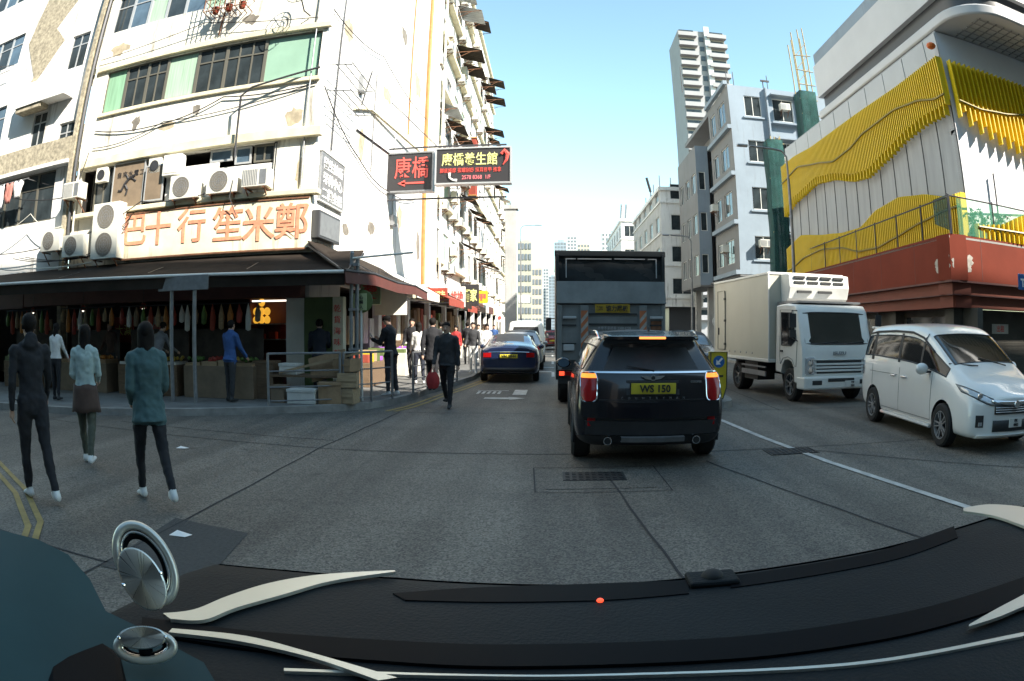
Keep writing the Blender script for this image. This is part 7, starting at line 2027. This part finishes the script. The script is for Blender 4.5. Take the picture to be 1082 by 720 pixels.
def person(label, loc, face, top='cloth_black', legs='cloth_black', shoes='shoe_dark', H=1.70, pose=None, coat=0., long_hair=False, group=None, vox=.016, hood=False, woman=False, skirt=False, fingers=False):
    """face: heading in degrees, 0 = looking up the street (+y), counter-clockwise"""
    ps = dict(hl=18, kl=10, hr=-16, kr=22, sl=-20, el=25, sr=22, er=20, head=0, lean=3, ab=9, turn=0)
    ps.update(pose or {})
    k = H / 1.72
    t_ = None
    caps = []      # (p0, p1, (rx, ry), (rx, ry), kind)
    def V(x, y, z): return Vector((x, y, z))
    hipz = .90; lean = R(ps['lean'])
    def up(h, x=0, y=0): return V(x, y * cos(lean) + h * sin(lean), hipz + h * cos(lean) - y * sin(lean))
    sw = .150 if woman else .178
    cl = coat and 1
    # torso ellipses (rx, ry) from the hips up
    tor = [(-.06, .155, .105), (.06, .150, .105), (.17, .135, .100), (.30, .150, .112), (.42, .165, .115), (.50, .150, .095), (.545, .09, .075)]
    if coat: tor = [(h, a * 1.10, b_ * 1.15) for h, a, b_ in tor]
    segs = []
    def add(a, c, r0, r1, kind): segs.append((a, c, r0, r1, kind))
    for (h0, a0, b0), (h1, a1, b1) in zip(tor, tor[1:]):
        add(up(h0), up(h1), (a0, b0), (a1, b1), 'top' if h0 > .0 or coat else 'legs')
    neck = up(.55); head = up(.695) + V(0, .015 + .04 * sin(R(ps['head'])), 0)
    hd = R(ps['head']); tn = R(ps['turn'])
    add(neck, up(.63), (.055, .058), (.052, .055), 'skin')
    fwd = V(-sin(tn) * cos(hd), cos(tn) * cos(hd), -sin(hd)); upv = V(-sin(tn) * sin(hd), cos(tn) * sin(hd), cos(hd))
    add(head - upv * .055 + fwd * .012, head + upv * .045, (.060, .072), (.076, .092), 'head')
    add(head + upv * .045, head + upv * .085, (.076, .092), (.050, .062), 'head')
    add(head - upv * .100 + fwd * .030, head - upv * .055 + fwd * .012, (.030, .036), (.060, .070), 'head')
    add(head + fwd * .085 - upv * .0, head + fwd * .103 - upv * .028, (.012, .012), (.017, .015), 'head')
    side_v = V(cos(tn), sin(tn), 0)
    for s in (-1, 1): add(head + side_v * s * .076 + upv * .01 - fwd * .005, head + side_v * s * .080 - upv * .025 - fwd * .004, (.010, .016), (.008, .012), 'head')
    if hood: add(up(.52) - V(0, .06, 0), up(.60) - V(0, .07, 0), (.10, .07), (.07, .05), 'top')
    feet = []
    for s, h_, kn in ((-1, ps['hl'], ps['kl']), (1, ps['hr'], ps['kr'])):
        hip = V(s * .088, 0, hipz - .01); a = R(h_); b_ = a - R(kn)
        knee = hip + V(s * .008, sin(a) * .42, -cos(a) * .42); ank = knee + V(0, sin(b_) * .41, -cos(b_) * .41)
        lr = 1.0 if legs.startswith('cloth_black') and woman else 1.08
        add(hip + V(0, 0, .04), hip.lerp(knee, .35), (.088, .100), (.078 * lr, .085 * lr), 'legs')
        add(hip.lerp(knee, .35), knee, (.078 * lr, .085 * lr), (.055 * lr, .060 * lr), 'legs')
        add(knee, knee.lerp(ank, .35), (.055 * lr, .060 * lr), (.052 * lr, .060 * lr), 'legs'); add(knee.lerp(ank, .35), ank, (.052 * lr, .060 * lr), (.037 * lr, .040 * lr), 'legs')
        fp = R(max(-35, min(25, -(h_ - kn) * .8 if (h_ - kn) < 0 else -6)))
        toe = ank + V(s * .015, cos(fp) * .15, -.055 + sin(fp) * .15 * (1 if fp < 0 else .3)); heel = ank + V(0, -.045, -.045)
        add(heel, ank + V(0, .04, -.045), (.040, .042), (.044, .040), 'shoe'); add(ank + V(0, .03, -.045), toe, (.044, .038), (.036, .024), 'shoe'); add(ank, heel, (.042, .042), (.038, .040), 'shoe')
        feet.append(min(toe.z - .03, heel.z - .045))
    hands = []
    for s, sh, el in ((-1, ps['sl'], ps['el']), (1, ps['sr'], ps['er'])):
        S0 = up(.475, s * sw); a = R(sh) ; ab = R(ps['ab'])
        E0 = S0 + V(s * sin(ab) * .28, sin(a) * .28 * cos(ab), -cos(a) * .28 * cos(ab)); b_ = a + R(el)
        ins = ps.get('in', 0) * s
        W0 = E0 + V(s * .01 - ins * .20, sin(b_) * .245, -cos(b_) * .245)
        d = (W0 - E0).normalized()
        f_ = 1.22 if coat else 1.0
        add(up(.45, s * sw * .5), S0, (.075, .075), (.062 * f_, .062 * f_), 'top')
        add(S0, E0, (.060 * f_, .060 * f_), (.044 * f_, .044 * f_), 'top'); add(E0, W0, (.044 * f_, .044 * f_), (.032 * f_, .032 * f_), 'top')
        add(W0, W0 + d * .085, (.026, .022), (.036, .018), 'skin'); pm = W0 + d * .08
        sd = d.cross(V(s, 0, 0)); sd = sd.normalized() if sd.length > .1 else V(0, 1, 0)
        curl = (V(-s, 0, 0) - d * V(-s, 0, 0).dot(d)).normalized()
        for q in range(4):
            o = sd * (q - 1.5) * .019; L_ = (.060, .070, .066, .052)[q]
            m_ = pm + o + d * L_ * .55 + curl * .006; add(pm + o * .9, m_, (.0095, .0095), (.009, .009), 'skin'); add(m_, m_ + d * L_ * .4 + curl * L_ * .45, (.009, .009), (.008, .008), 'skin')
        add(W0 + d * .03 + sd * .02, W0 + d * .07 + sd * .042 + curl * .012, (.012, .012), (.010, .010), 'skin')
        hands.append(pm + d * .05)
    if coat: add(up(.02), V(0, -.01, hipz - coat), (.165, .120), (.190, .175), 'top')
    if skirt: add(up(.02), V(0, 0, hipz - .38), (.165, .12), (.20, .17), 'legs')
    mb = MB()
    info = []
    for a, c, r0, r1, kind in segs:
        d = c - a; L_ = d.length; z = d.normalized()
        xa = V(1, 0, 0) - z * z.x
        xa = xa.normalized() if xa.length > .2 else V(0, 1, 0)
        yb = z.cross(xa)
        n = 14 if max(r0) > .03 else 8
        vs = []; ex_ = .1 if r1 == (.190, .175) or r1 == (.20, .17) else 1
        rings = [(a - z * min(r0) * .8, .45, r0), (a - z * min(r0) * .45, .85, r0), (a, 1, r0), (c, 1, r1), (c + z * min(r1) * .45 * ex_, .85, r1), (c + z * min(r1) * .8 * ex_, .45, r1)]
        for o, f_, r_ in rings: vs += [o + (xa * cos(2 * pi * i / n) * r_[0] + yb * sin(2 * pi * i / n) * r_[1]) * f_ for i in range(n)]
        fs = [(j * n + i, j * n + (i + 1) % n, (j + 1) * n + (i + 1) % n, (j + 1) * n + i) for j in range(5) for i in range(n)] + [tuple(range(n))[::-1], tuple(range(5 * n, 6 * n))]
        mb.add(vs, fs); info.append((a, d, L_ * L_, r0, r1, xa, yb, kind))
    me = bpy.data.meshes.new('person'); me.from_pydata(mb.v, [], mb.f); me.update()
    bm = bmesh.new(); bm.from_mesh(me); bmesh.ops.recalc_face_normals(bm, faces=bm.faces); bm.to_mesh(me); bm.free()
    ob = bpy.data.objects.new('person', me); COL.objects.link(ob)
    rm = ob.modifiers.new('r', 'REMESH'); rm.mode = 'VOXEL'; rm.voxel_size = vox; rm.adaptivity = 0
    sm = ob.modifiers.new('s', 'SMOOTH'); sm.factor = .5; sm.iterations = 2 if fingers else 3
    bpy.context.view_layer.update(); dg = bpy.context.evaluated_depsgraph_get()
    ev = bpy.data.meshes.new_from_object(ob.evaluated_get(dg)); bpy.data.objects.remove(ob)
    kinds_ = {'top': 0, 'legs': 1, 'skin': 2, 'head': 2, 'shoe': 3, 'hair': 4}
    ev.materials.clear()
    for m_ in (top, legs, 'skin', shoes, 'hair_black'): ev.materials.append(M(m_))
    import numpy as np
    nf = len(ev.polygons); C = np.empty(nf * 3); ev.polygons.foreach_get('center', C); C = C.reshape(-1, 3)
    best = np.full(nf, 1e9); mi = np.zeros(nf, dtype=np.int32)
    for a, d, L2, r0, r1, xa, yb, kind in info:
        A_ = np.array(a); D = np.array(d); tt = np.clip(((C - A_) @ D) / max(L2, 1e-9), 0, 1)
        Q = C - A_ - tt[:, None] * D; rx = r0[0] * (1 - tt) + r1[0] * tt; ry = r0[1] * (1 - tt) + r1[1] * tt
        ax = D / max(L2, 1e-9) ** .5; al = Q @ ax
        dist = (np.sqrt(((Q @ np.array(xa)) / rx) ** 2 + ((Q @ np.array(yb)) / ry) ** 2 + (al / np.minimum(rx, ry)) ** 2) - 1) * (rx + ry) / 2
        s_ = dist < best; best = np.where(s_, dist, best); mi = np.where(s_, kinds_[kind], mi)
    hem = hipz - (coat or 0)
    cz = C[:, 2]; cx_ = np.abs(C[:, 0])
    mi = np.where((mi == 0) & (cz < hem - .03) & (cx_ < .17), 1, mi)
    mi = np.where((mi == 1) & (cz > hem + .02), 0, mi)
    # hair on the skull: above the brow, back and sides
    h0 = np.array(head); rel = C - h0; uf = rel @ np.array(fwd); uu = rel @ np.array(upv)
    near = np.linalg.norm(rel, axis=1) < .19
    hairm = near & (mi == 2) & ((uu > .055 - .02 * (uf > .03)) | ((uf < -.005) & (uu > -.03)) | ((uf < -.03) & (uu > -.06)))
    hairm &= ~((uf > .055) & (uu < .062))
    mi = np.where(hairm, 4, mi).astype(np.int32)
    ev.polygons.foreach_set('material_index', mi); shade(ev, 80); ev.name = 'person'
    zmin = min(feet)
    from mathutils import noise
    amp = .011 if vox < .015 else .008
    vk = {}
    for p_ in ev.polygons:
        if p_.material_index < 2:
            for i_ in p_.vertices: vk[i_] = 1
    NRM = [v.normal.copy() for v in ev.vertices]
    for v in ev.vertices:
        if v.index in vk:
            q_ = Vector((v.co.x * 11, v.co.y * 11, v.co.z * 9)); a_ = noise.noise(q_) + .5 * noise.noise(q_ * 2.3)
            v.co += NRM[v.index] * (a_ * amp - abs(noise.noise(Vector((v.co.x * 8, v.co.y * 8, v.co.z * 11 + v.co.x * 9)))) * amp * .9 + amp * .25)
    for v in ev.vertices: v.co = (v.co - Vector((0, 0, zmin))) * k
    o = bpy.data.objects.new('person', ev); COL.objects.link(o); o.location = loc; o.rotation_euler = (0, 0, R(face))
    tag(o, label, 'person', group)
    Z_ = Vector((0, 0, zmin))
    def kid(m_, nm, mt, sm_=60): 
        m_.v = [tuple((Vector(v) - Z_) * k) for v in m_.v]; return m_.obj(nm, mt, o, local=True, smooth=sm_)
    # hair cap
    p = MB(); n = 16
    rows = []
    for j in range(9):
        ph = pi * .02 + j * pi * .5 / 8
        row = []
        for i in range(n + 1):
            th = 2 * pi * i / n; fr_ = sin(th)
            lim = ph * (1.02 - .24 * fr_) if not long_hair else ph * (1.32 - .36 * fr_)
            row.append(head + upv * (.030 + .094 * cos(lim)) + side_v * (.086 * sin(lim) * cos(th)) + fwd * (.104 * sin(lim) * fr_ - .006))
        rows.append(row)
    p.grid(rows); 
    if long_hair:
        rows = []
        for j in range(7):
            z = .04 - .06 * j; w_ = .092 - .002 * j
            rows.append([head + upv * z + side_v * (w_ * cos(a_)) + fwd * (-.085 * sin(a_) - .012 - .004 * j + .01 * sin(j * 2 + a_ * 3)) for a_ in [pi * q / 10 for q in range(11)]])
        p.grid(rows)
    from mathutils import noise as nz_
    p.v = [tuple(Vector(q_) + (Vector(q_) - head).normalized() * (.007 * nz_.noise(Vector((q_[0] * 60, q_[1] * 60, q_[2] * 14))) + .005 * nz_.noise(Vector(q_) * 22))) for q_ in p.v]
    kid(p, 'hair', 'hair_black')
    if vox < .0135 or 'eyes' in ps:
        for s in (-1, 1):
            p = MB(); p.ball(tuple(head + fwd * .079 + side_v * s * .031 + upv * .012), (.012, .009, .008), 8, 6); kid(p, 'eye', 'tail_black')
        p = MB(); q = head + fwd * .086 - upv * .055; p.path([q - side_v * .022, q + fwd * .004, q + side_v * .022], .0055, 5); kid(p, 'mouth', 'cloth_brown')
    o['hand_l'] = [0, 0, 0]
    del o['hand_l']
    Rz = Matrix.Rotation(R(face), 3, 'Z')
    o_hands = [Vector(loc) + Rz @ ((h_ - Z_) * k) for h_ in hands]
    return o, o_hands

# the three pedestrians crossing on the left
p1, h1 = person('tall slim pedestrian all in black with white shoes at the far left on the crossing', (-4.72, 4.25, 0), 62, 'cloth_black', 'cloth_black', 'shoe_white', 1.76, dict(hl=14, kl=4, hr=-12, kr=14, sl=-8, el=20, sr=10, er=30), vox=.011, hood=True, fingers=True)
p2, h2 = person('pedestrian in pale green top and brown jacket tied at the waist, wide dark trousers', (-5.45, 5.95, 0), 25, 'cloth_palegreen', 'cloth_olive', 'shoe_white', 1.66, dict(hl=10, kl=4, hr=-12, kr=16, sl=-6, el=70, sr=6, er=60, **{'in': .4}), vox=.011, long_hair=True, woman=True, fingers=True)
p3, h3 = person('long-haired pedestrian in teal coat and black leggings, nearest the viewpoint', (-3.62, 4.92, 0), 48, 'cloth_teal', 'cloth_black', 'shoe_white', 1.68, dict(hl=18, kl=6, hr=-20, kr=18, sl=-8, el=60, sr=6, er=55, **{'in': .3}), coat=.12, vox=.011, long_hair=True, woman=True, fingers=True)
p = MB(); rows = []
for j in range(6):
    z = .97 - j * .065; rows.append([(( .165 + .008 * j) * cos(a_), (.125 + .008 * j) * sin(a_), z + .012 * sin(a_ * 4 + j)) for a_ in [2 * pi * q / 18 for q in range(19)]])
p.grid(rows); p.obj('waist_jacket', 'cloth_brown', p2, local=True, smooth=60, solid=.012)
# left background, standing before the dim shops
PV = .13
person('shopper in bright blue jacket standing in front of the dim left shops', (on(243, 380, y=11.9).x, 11.9, PV), -20, 'cloth_blue', 'cloth_charcoal', 'shoe_dark', 1.64, dict(hl=2, kl=2, hr=-2, kr=3, sl=10, el=40), coat=.05)
person('shopper in white top with a red bag at the far left pavement', (on(50, 380, y=9.9).x, 10.2, PV), 10, 'cloth_white', 'cloth_black', 'shoe_dark', 1.62, dict(hl=3, kl=3, hr=-3, kr=3, sl=12, el=50), long_hair=True, woman=True)
person('shopkeeper in brown jacket behind the left shop counters', (on(120, 380, y=13).x, 12.9, PV), 170, 'cloth_brown', 'cloth_charcoal', 'shoe_dark', 1.68, dict(hl=2, kl=2, hr=-2, kr=3))
person('grey-clothed shopper bending over the left produce counter', (on(168, 380, y=12).x, 11.9, PV), -10, 'cloth_grey', 'cloth_black', 'shoe_dark', 1.66, dict(hl=2, kl=2, hr=-2, kr=3, lean=18, sl=35, el=30, sr=30, er=35, head=20))
# corner shop
person('man in dark jacket seen from behind looking into the corner shop', (on(338, 400, y=13.3).x, 13.3, PV), 20, 'cloth_navy', 'cloth_black', 'shoe_dark', 1.66, dict(hl=2, kl=2, hr=-3, kr=3, head=12, sl=10, el=40), coat=.03)
# man looking at his phone
pm_, hm = person('man in black jacket standing by the kerb looking down at his phone', (-3.50, 14.05, PV), 72, 'cloth_black', 'cloth_charcoal', 'shoe_white', 1.74, dict(hl=3, kl=3, hr=-3, kr=5, sl=20, el=88, sr=20, er=90, head=38, lean=5, **{'in': .35}), coat=.06, vox=.014)
q = (hm[0] + hm[1]) / 2; ph = MB(); ph.bx(-.035, .035, -.004, .004, -.07, .07); o = ph.obj('phone', 'tail_black', bevel=.004); o.location = q + Vector((-.03, .02, .03)); o.rotation_euler = (R(-30), 0, R(72)); tag(o, 'black phone held by the man standing at the kerb', 'phone')
# walking man with red bag
pw, hw_ = person('man in charcoal jacket walking towards the viewer at the kerb with a red bag', (-2.12, 13.25, 0), 180 - 4, 'cloth_charcoal', 'cloth_black', 'shoe_dark', 1.73, dict(hl=16, kl=4, hr=-14, kr=20, sl=-10, el=14, sr=6, er=24, eyes=1), coat=.02, vox=.014)
hr_ = hw_[1] if hw_[1].x < hw_[0].x else hw_[0]
t = thing('carrier_bag', 'red carrier bag hanging from the walking man\'s hand', 'bag', tuple(hr_ + Vector((0, 0, -.4))))
p = MB(); rows = []
for j in range(6):
    z = .34 - j * .065; w_ = (.07, .11, .13, .14, .135, .10)[j]; rows.append([(w_ * cos(a_) + .01 * sin(3 * a_ + j), w_ * .5 * sin(a_), z) for a_ in [2 * pi * q / 14 for q in range(15)]])
p.grid(rows); p.add([rows[-1][i] for i in range(14)], [tuple(range(14))]); p.obj('bag_body', 'cloth_red', t, local=True, smooth=70)
p = MB(); p.path([(-.06, 0, .33), (-.01, 0, .42), (.01, 0, .42), (.06, 0, .33)], .008, 5); p.obj('handle', 'cloth_red', t, local=True)
# the crowd farther along the pavement
crowd = [
    ('pedestrian in a long black coat walking away behind the man with the red bag', 457, 15.2, -1, 'cloth_black', 'cloth_black', 'shoe_dark', 1.72, 0, .18, False),
    ('shopper in white shirt in the sun just right of the man with the phone', 443, 17.2, 20, 'cloth_white', 'cloth_navy', 'shoe_white', 1.62, 1, 0, True),
    ('tall person in black jacket between the phone man and the black-coated walker', 436, 18.6, 180, 'cloth_black', 'cloth_charcoal', 'shoe_dark', 1.74, 1, .03, False),
    ('woman in pale top with long hair at the white cloth screen', 470, 19.0, 170, 'cloth_palegreen', 'cloth_black', 'shoe_dark', 1.60, 1, 0, True),
    ('pedestrian in white jacket and pale trousers beside the blue saloon', 500, 21.5, 180, 'cloth_charcoal', 'cloth_white', 'shoe_white', 1.66, 1, 0, False),
    ('shopper in white blouse nearest the blue saloon\'s roof', 514, 22.5, 200, 'cloth_white', 'cloth_brown', 'shoe_dark', 1.64, 0, 0, True),
    ('pedestrian in olive jacket far behind the black-coated walker', 466, 23.5, 10, 'cloth_olive', 'cloth_navy', 'shoe_dark', 1.70, 1, 0, False),
    ('pedestrian in red top deep in the crowd', 482, 25.0, 180, 'cloth_red', 'cloth_black', 'shoe_dark', 1.60, 0, 0, True),
    ('pedestrian in black walking away by the farther shops', 494, 27.0, 0, 'cloth_black', 'cloth_black', 'shoe_dark', 1.72, 1, 0, False),
    ('pale-clothed pedestrian far up the left pavement', 506, 29.0, 175, 'cloth_white', 'cloth_grey', 'shoe_white', 1.66, 0, 0, False),
    ('person in khaki coat far up the left pavement by the red awning', 512, 33.0, 180, 'cloth_khaki', 'cloth_black', 'shoe_dark', 1.68, 1, .1, False),
    ('small distant pedestrian in blue beside the round sign', 522, 37.0, 180, 'cloth_blue', 'cloth_navy', 'shoe_dark', 1.68, 0, 0, False)]
for i, (lb, u, y, fc, tp, lg, sh_, H_, ps_, ct, lh) in enumerate(crowd):
    pose = (dict(hl=15, kl=5, hr=-14, kr=18), dict(hl=4, kl=3, hr=-6, kr=8, sl=8, el=35, sr=4, er=50))[ps_]
    person(lb, (on(u, 400, y=y).x, y, PV), fc, tp, lg, sh_, H_, pose, coat=ct, long_hair=lh, woman=lh, vox=.02)
# ================================================================== OWN DASHBOARD
mat('dash_dark', (.015, .0175, .019), .6, spec=.08, var=.15, vscale=4, bump=.15, bscale=160)
mat('dash_slot', (.004, .0045, .006), .6, spec=.05)
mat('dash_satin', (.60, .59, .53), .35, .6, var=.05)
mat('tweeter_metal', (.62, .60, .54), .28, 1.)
mat('door_trim_and_reflection', (.030, .062, .066), .7, spec=.1, var=.12, vscale=3)
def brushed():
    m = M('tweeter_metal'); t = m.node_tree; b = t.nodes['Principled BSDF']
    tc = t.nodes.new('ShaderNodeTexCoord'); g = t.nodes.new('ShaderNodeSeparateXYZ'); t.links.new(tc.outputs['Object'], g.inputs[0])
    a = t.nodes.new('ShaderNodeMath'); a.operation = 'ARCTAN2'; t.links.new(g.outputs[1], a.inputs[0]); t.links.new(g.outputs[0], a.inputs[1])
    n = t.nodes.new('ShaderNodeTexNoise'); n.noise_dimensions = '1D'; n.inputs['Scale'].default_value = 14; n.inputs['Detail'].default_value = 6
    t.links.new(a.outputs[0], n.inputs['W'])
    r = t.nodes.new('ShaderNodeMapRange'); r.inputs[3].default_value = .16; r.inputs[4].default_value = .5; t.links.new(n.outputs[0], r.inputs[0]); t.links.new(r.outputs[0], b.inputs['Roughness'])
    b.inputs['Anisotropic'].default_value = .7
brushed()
DZ = 1.17     # height of the dash top
def dz(u, v, z=DZ): q = on(u, v, z=z); return q
dash = thing('dashboard', 'dark car dashboard and its windscreen reflection built solid, silver trim strips across the foreground', 'dashboard', (0, .9, DZ))
# outline of the far edge (of the reflected dash), then the near edge under the viewpoint
edge = [(108, 648), (160, 622), (200, 600), (232, 590), (300, 596), (418, 604), (520, 610), (640, 611), (740, 603), (840, 590), (930, 574), (1000, 556), (1082, 530), (1180, 500)]
far = [dz(u, v) for u, v in edge]
n_ = len(far)
rows = []
for j, (f_, dzv) in enumerate(((1.0, -.06), (.99, -.012), (.965, 0), (.90, .002), (.80, .0), (.70, -.002), (.60, 0), (.50, .0), (.36, -.01), (.25, -.04), (.2, -.16))):
    rows.append([(q.x * (f_ ** .35), q.y * f_, DZ + dzv) for q in far])
p = MB(); p.grid(rows); p.obj('dash_and_reflection', 'dash_dark', dash, smooth=60)  # far half stands for the dash reflected in the windscreen
rows = [[(q.x, q.y, DZ - .012) for q in far], [(q.x, q.y + .01, DZ - .06) for q in far], [(q.x * 1.02, q.y + .02, DZ - .5) for q in far]]
p = MB(); p.grid(rows); p.obj('dash_reflection_rear_face', 'dash_slot', dash, smooth=60)
def ribbon(pts_a, pts_b, name, m, z, th=.006):
    """flat strip between two pixel polylines lying on the dash"""
    def sm(P):
        o = []
        for i in range(len(P) - 1):
            p0, p1, p2, p3 = P[max(0, i - 1)], P[i], P[i + 1], P[min(len(P) - 1, i + 2)]
            for q in range(6):
                t = q / 6; o.append(tuple(.5 * (2 * p1[k] + (p2[k] - p0[k]) * t + (2 * p0[k] - 5 * p1[k] + 4 * p2[k] - p3[k]) * t * t + (3 * p1[k] - p0[k] - 3 * p2[k] + p3[k]) * t ** 3) for k in (0, 1)))
        return o + [P[-1]]
    a = [dz(u, v, z) for u, v in sm(pts_a)]; c = [dz(u, v, z) for u, v in sm(pts_b)]
    p = MB(); p.grid([[(*q.xy, z - th) for q in a], [tuple(q) for q in a], [tuple(q) for q in c], [(*q.xy, z - th) for q in c]]); return p.obj(name, m, dash, smooth=60)
# dark slots of the reflected dash, laid flat on the top
ribbon([(415, 627), (500, 621), (620, 617), (728, 613)], [(428, 634), (520, 636), (640, 634), (728, 627)], 'slot_reflection', 'dash_slot', DZ + .004)
ribbon([(772, 609), (850, 597), (930, 582), (1008, 556)], [(772, 621), (860, 608), (950, 590), (1012, 568)], 'slot_reflection', 'dash_slot', DZ + .004)
ribbon([(150, 652), (260, 666), (400, 676), (541, 681), (760, 674), (900, 657), (1000, 636), (1110, 600)], [(150, 668), (260, 685), (400, 698), (541, 704), (760, 697), (900, 681), (1000, 660), (1110, 624)], 'dash_groove', 'dash_slot', DZ + .004)
rb = [(0, 640), (100, 655), (250, 668), (420, 680), (560, 684), (760, 676), (950, 648), (1082, 612)]
ribbon([(300, 706), (480, 712), (640, 712), (900, 700), (1082, 668)], [(300, 709), (480, 714), (640, 714), (900, 703), (1082, 672)], 'dash_seam', 'dash_satin', DZ + .0045)
# long silver strips; the upper pair are windscreen reflections built as trim
ribbon([(172, 648), (205, 644), (240, 630), (285, 616), (340, 607), (417, 602.5)], [(180, 654), (215, 655), (250, 642), (300, 628), (350, 614), (418, 604)], 'strip_and_reflection', 'dash_satin', DZ + .010)
ribbon([(1018, 537), (1045, 533), (1082, 536), (1120, 545)], [(1018, 540), (1050, 545), (1082, 556), (1120, 572)], 'strip_and_reflection', 'dash_satin', DZ + .010)
ribbon([(182, 664), (260, 672), (330, 690), (420, 716)], [(178, 668), (250, 677), (330, 695), (400, 719)], 'strip_and_reflection', 'dash_satin', DZ + .012)
ribbon([(1024, 660), (1050, 645), (1082, 628), (1110, 612)], [(1024, 662), (1055, 652), (1084, 640), (1115, 630)], 'strip_and_reflection', 'dash_satin', DZ + .012)
# small sensor button and stud
q = dz(752, 615); p = MB(); p.bx(q.x - .045, q.x + .045, q.y - .03, q.y + .03, DZ, DZ + .012); sb_ = p.obj('sensor_base', 'grey_metal' if 0 else 'dash_dark', dash, bevel=.005)
p = MB(); p.ball((q.x, q.y, DZ + .012), (.02, .02, .012), 12, 8); p.obj('sensor_dome', 'rubber', dash, smooth=60)
q = dz(634, 637); p = MB(); p.ball((q.x, q.y, DZ + .004), (.006, .006, .004), 8, 6); p.obj('indicator_light', 'lens_glow_red', dash)
# tweeters: the lower disc is real, the upper one its windscreen reflection built solid
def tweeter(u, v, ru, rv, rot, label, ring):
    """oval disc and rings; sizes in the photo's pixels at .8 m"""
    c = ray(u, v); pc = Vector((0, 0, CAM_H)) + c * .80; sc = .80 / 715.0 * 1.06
    t = thing('tweeter_and_reflection', label, 'speaker', tuple(pc), 0, 'round speaker cover and its reflection on the dashboard')
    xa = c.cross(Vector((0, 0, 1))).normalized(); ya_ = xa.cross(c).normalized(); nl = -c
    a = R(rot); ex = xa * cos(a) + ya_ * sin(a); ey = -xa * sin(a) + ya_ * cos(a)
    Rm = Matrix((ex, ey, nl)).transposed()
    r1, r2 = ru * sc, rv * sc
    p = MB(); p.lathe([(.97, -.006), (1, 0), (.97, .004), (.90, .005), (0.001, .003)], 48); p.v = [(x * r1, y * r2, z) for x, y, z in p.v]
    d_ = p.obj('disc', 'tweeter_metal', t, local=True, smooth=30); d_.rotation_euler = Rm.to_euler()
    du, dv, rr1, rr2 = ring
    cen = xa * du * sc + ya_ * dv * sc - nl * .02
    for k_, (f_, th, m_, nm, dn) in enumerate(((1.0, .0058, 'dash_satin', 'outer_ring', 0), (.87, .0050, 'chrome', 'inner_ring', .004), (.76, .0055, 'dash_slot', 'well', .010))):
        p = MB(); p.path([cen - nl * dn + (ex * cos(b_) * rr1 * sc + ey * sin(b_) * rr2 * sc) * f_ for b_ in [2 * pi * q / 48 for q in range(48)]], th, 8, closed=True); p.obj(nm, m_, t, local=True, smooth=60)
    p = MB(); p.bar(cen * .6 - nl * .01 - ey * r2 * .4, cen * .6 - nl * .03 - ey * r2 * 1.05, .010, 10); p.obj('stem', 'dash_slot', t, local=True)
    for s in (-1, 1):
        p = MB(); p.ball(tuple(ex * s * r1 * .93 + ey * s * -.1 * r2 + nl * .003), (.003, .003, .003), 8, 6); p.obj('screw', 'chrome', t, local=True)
tweeter(150, 612, 24, 35, 22, 'windscreen reflection of the lower speaker disc and its chrome ring, built solid on the left', (7, 16, 29, 43))
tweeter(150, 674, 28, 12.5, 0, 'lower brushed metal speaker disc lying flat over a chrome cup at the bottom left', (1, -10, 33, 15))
# instrument hood bottom left and door trim / pillar foot
t = thing('side_vent_housing', 'dark rounded vent housing at the bottom left corner of the dashboard', 'dashboard part', tuple(dz(90, 700)))
q = [dz(u, v, DZ + .02) for u, v in ((48, 705), (58, 672), (72, 666), (105, 668), (128, 690), (134, 725), (48, 740))]
p = MB(); p.slab([(a.x, a.y) for a in q], DZ - .03, DZ + .02); p.obj('housing', 'dash_slot', t, bevel=.012)
t2 = thing('door_trim_and_reflection', 'blue grey padded door trim along the lower left edge, upper part a windscreen reflection built solid', 'door trim', (-1.2, .6, 1.1))
edge2 = [(-60, 545), (0, 560), (40, 570), (72, 586), (95, 612), (112, 646), (150, 664), (215, 700), (240, 740)]
zt_ = [DZ + .12, DZ + .11, DZ + .10, DZ + .08, DZ + .05, DZ + .03, DZ + .02, DZ + .015, DZ + .01]
up_ = [on(u, v, z=z) for (u, v), z in zip(edge2, zt_)]
rows = [[tuple(q) for q in up_], [(q.x * .97 - .01, q.y * .90, q.z - .004) for q in up_], [(q.x * .9, q.y * .6, q.z - .02) for q in up_], [(q.x * .85, q.y * .35 - .05, q.z - .05) for q in up_]]
p = MB(); p.grid(rows); p.obj('padding', 'door_trim_and_reflection', t2, smooth=60)  # upper part is a translucent windscreen reflection made solid
rows = [[tuple(q) for q in up_], [(q.x, q.y + .01, q.z - .06) for q in up_], [(q.x * 1.02, q.y + .03, q.z - .6) for q in up_]]
p = MB(); p.grid(rows); p.obj('outer_face', 'dash_slot', t2, smooth=60)

rf = thing('shade_roof', 'unseen dark roof panel of the viewing car, added to shade the dashboard', 'added shade roof', (0, -1, 1.85))  # out of view, added to keep sky light off the dash
p = MB(); rows = [[(.72 * cos(a) * (1 if k else 1), y, z + .05 * sin(a)) for a in [pi * q / 10 for q in range(11)]] for k, (y, z) in enumerate(((.12, 1.86), (-.4, 1.92), (-1.2, 1.94), (-2.3, 1.88)))]
p.grid(rows); p.obj('shade_roof_panel', 'dash_slot', rf, smooth=60, solid=.03)
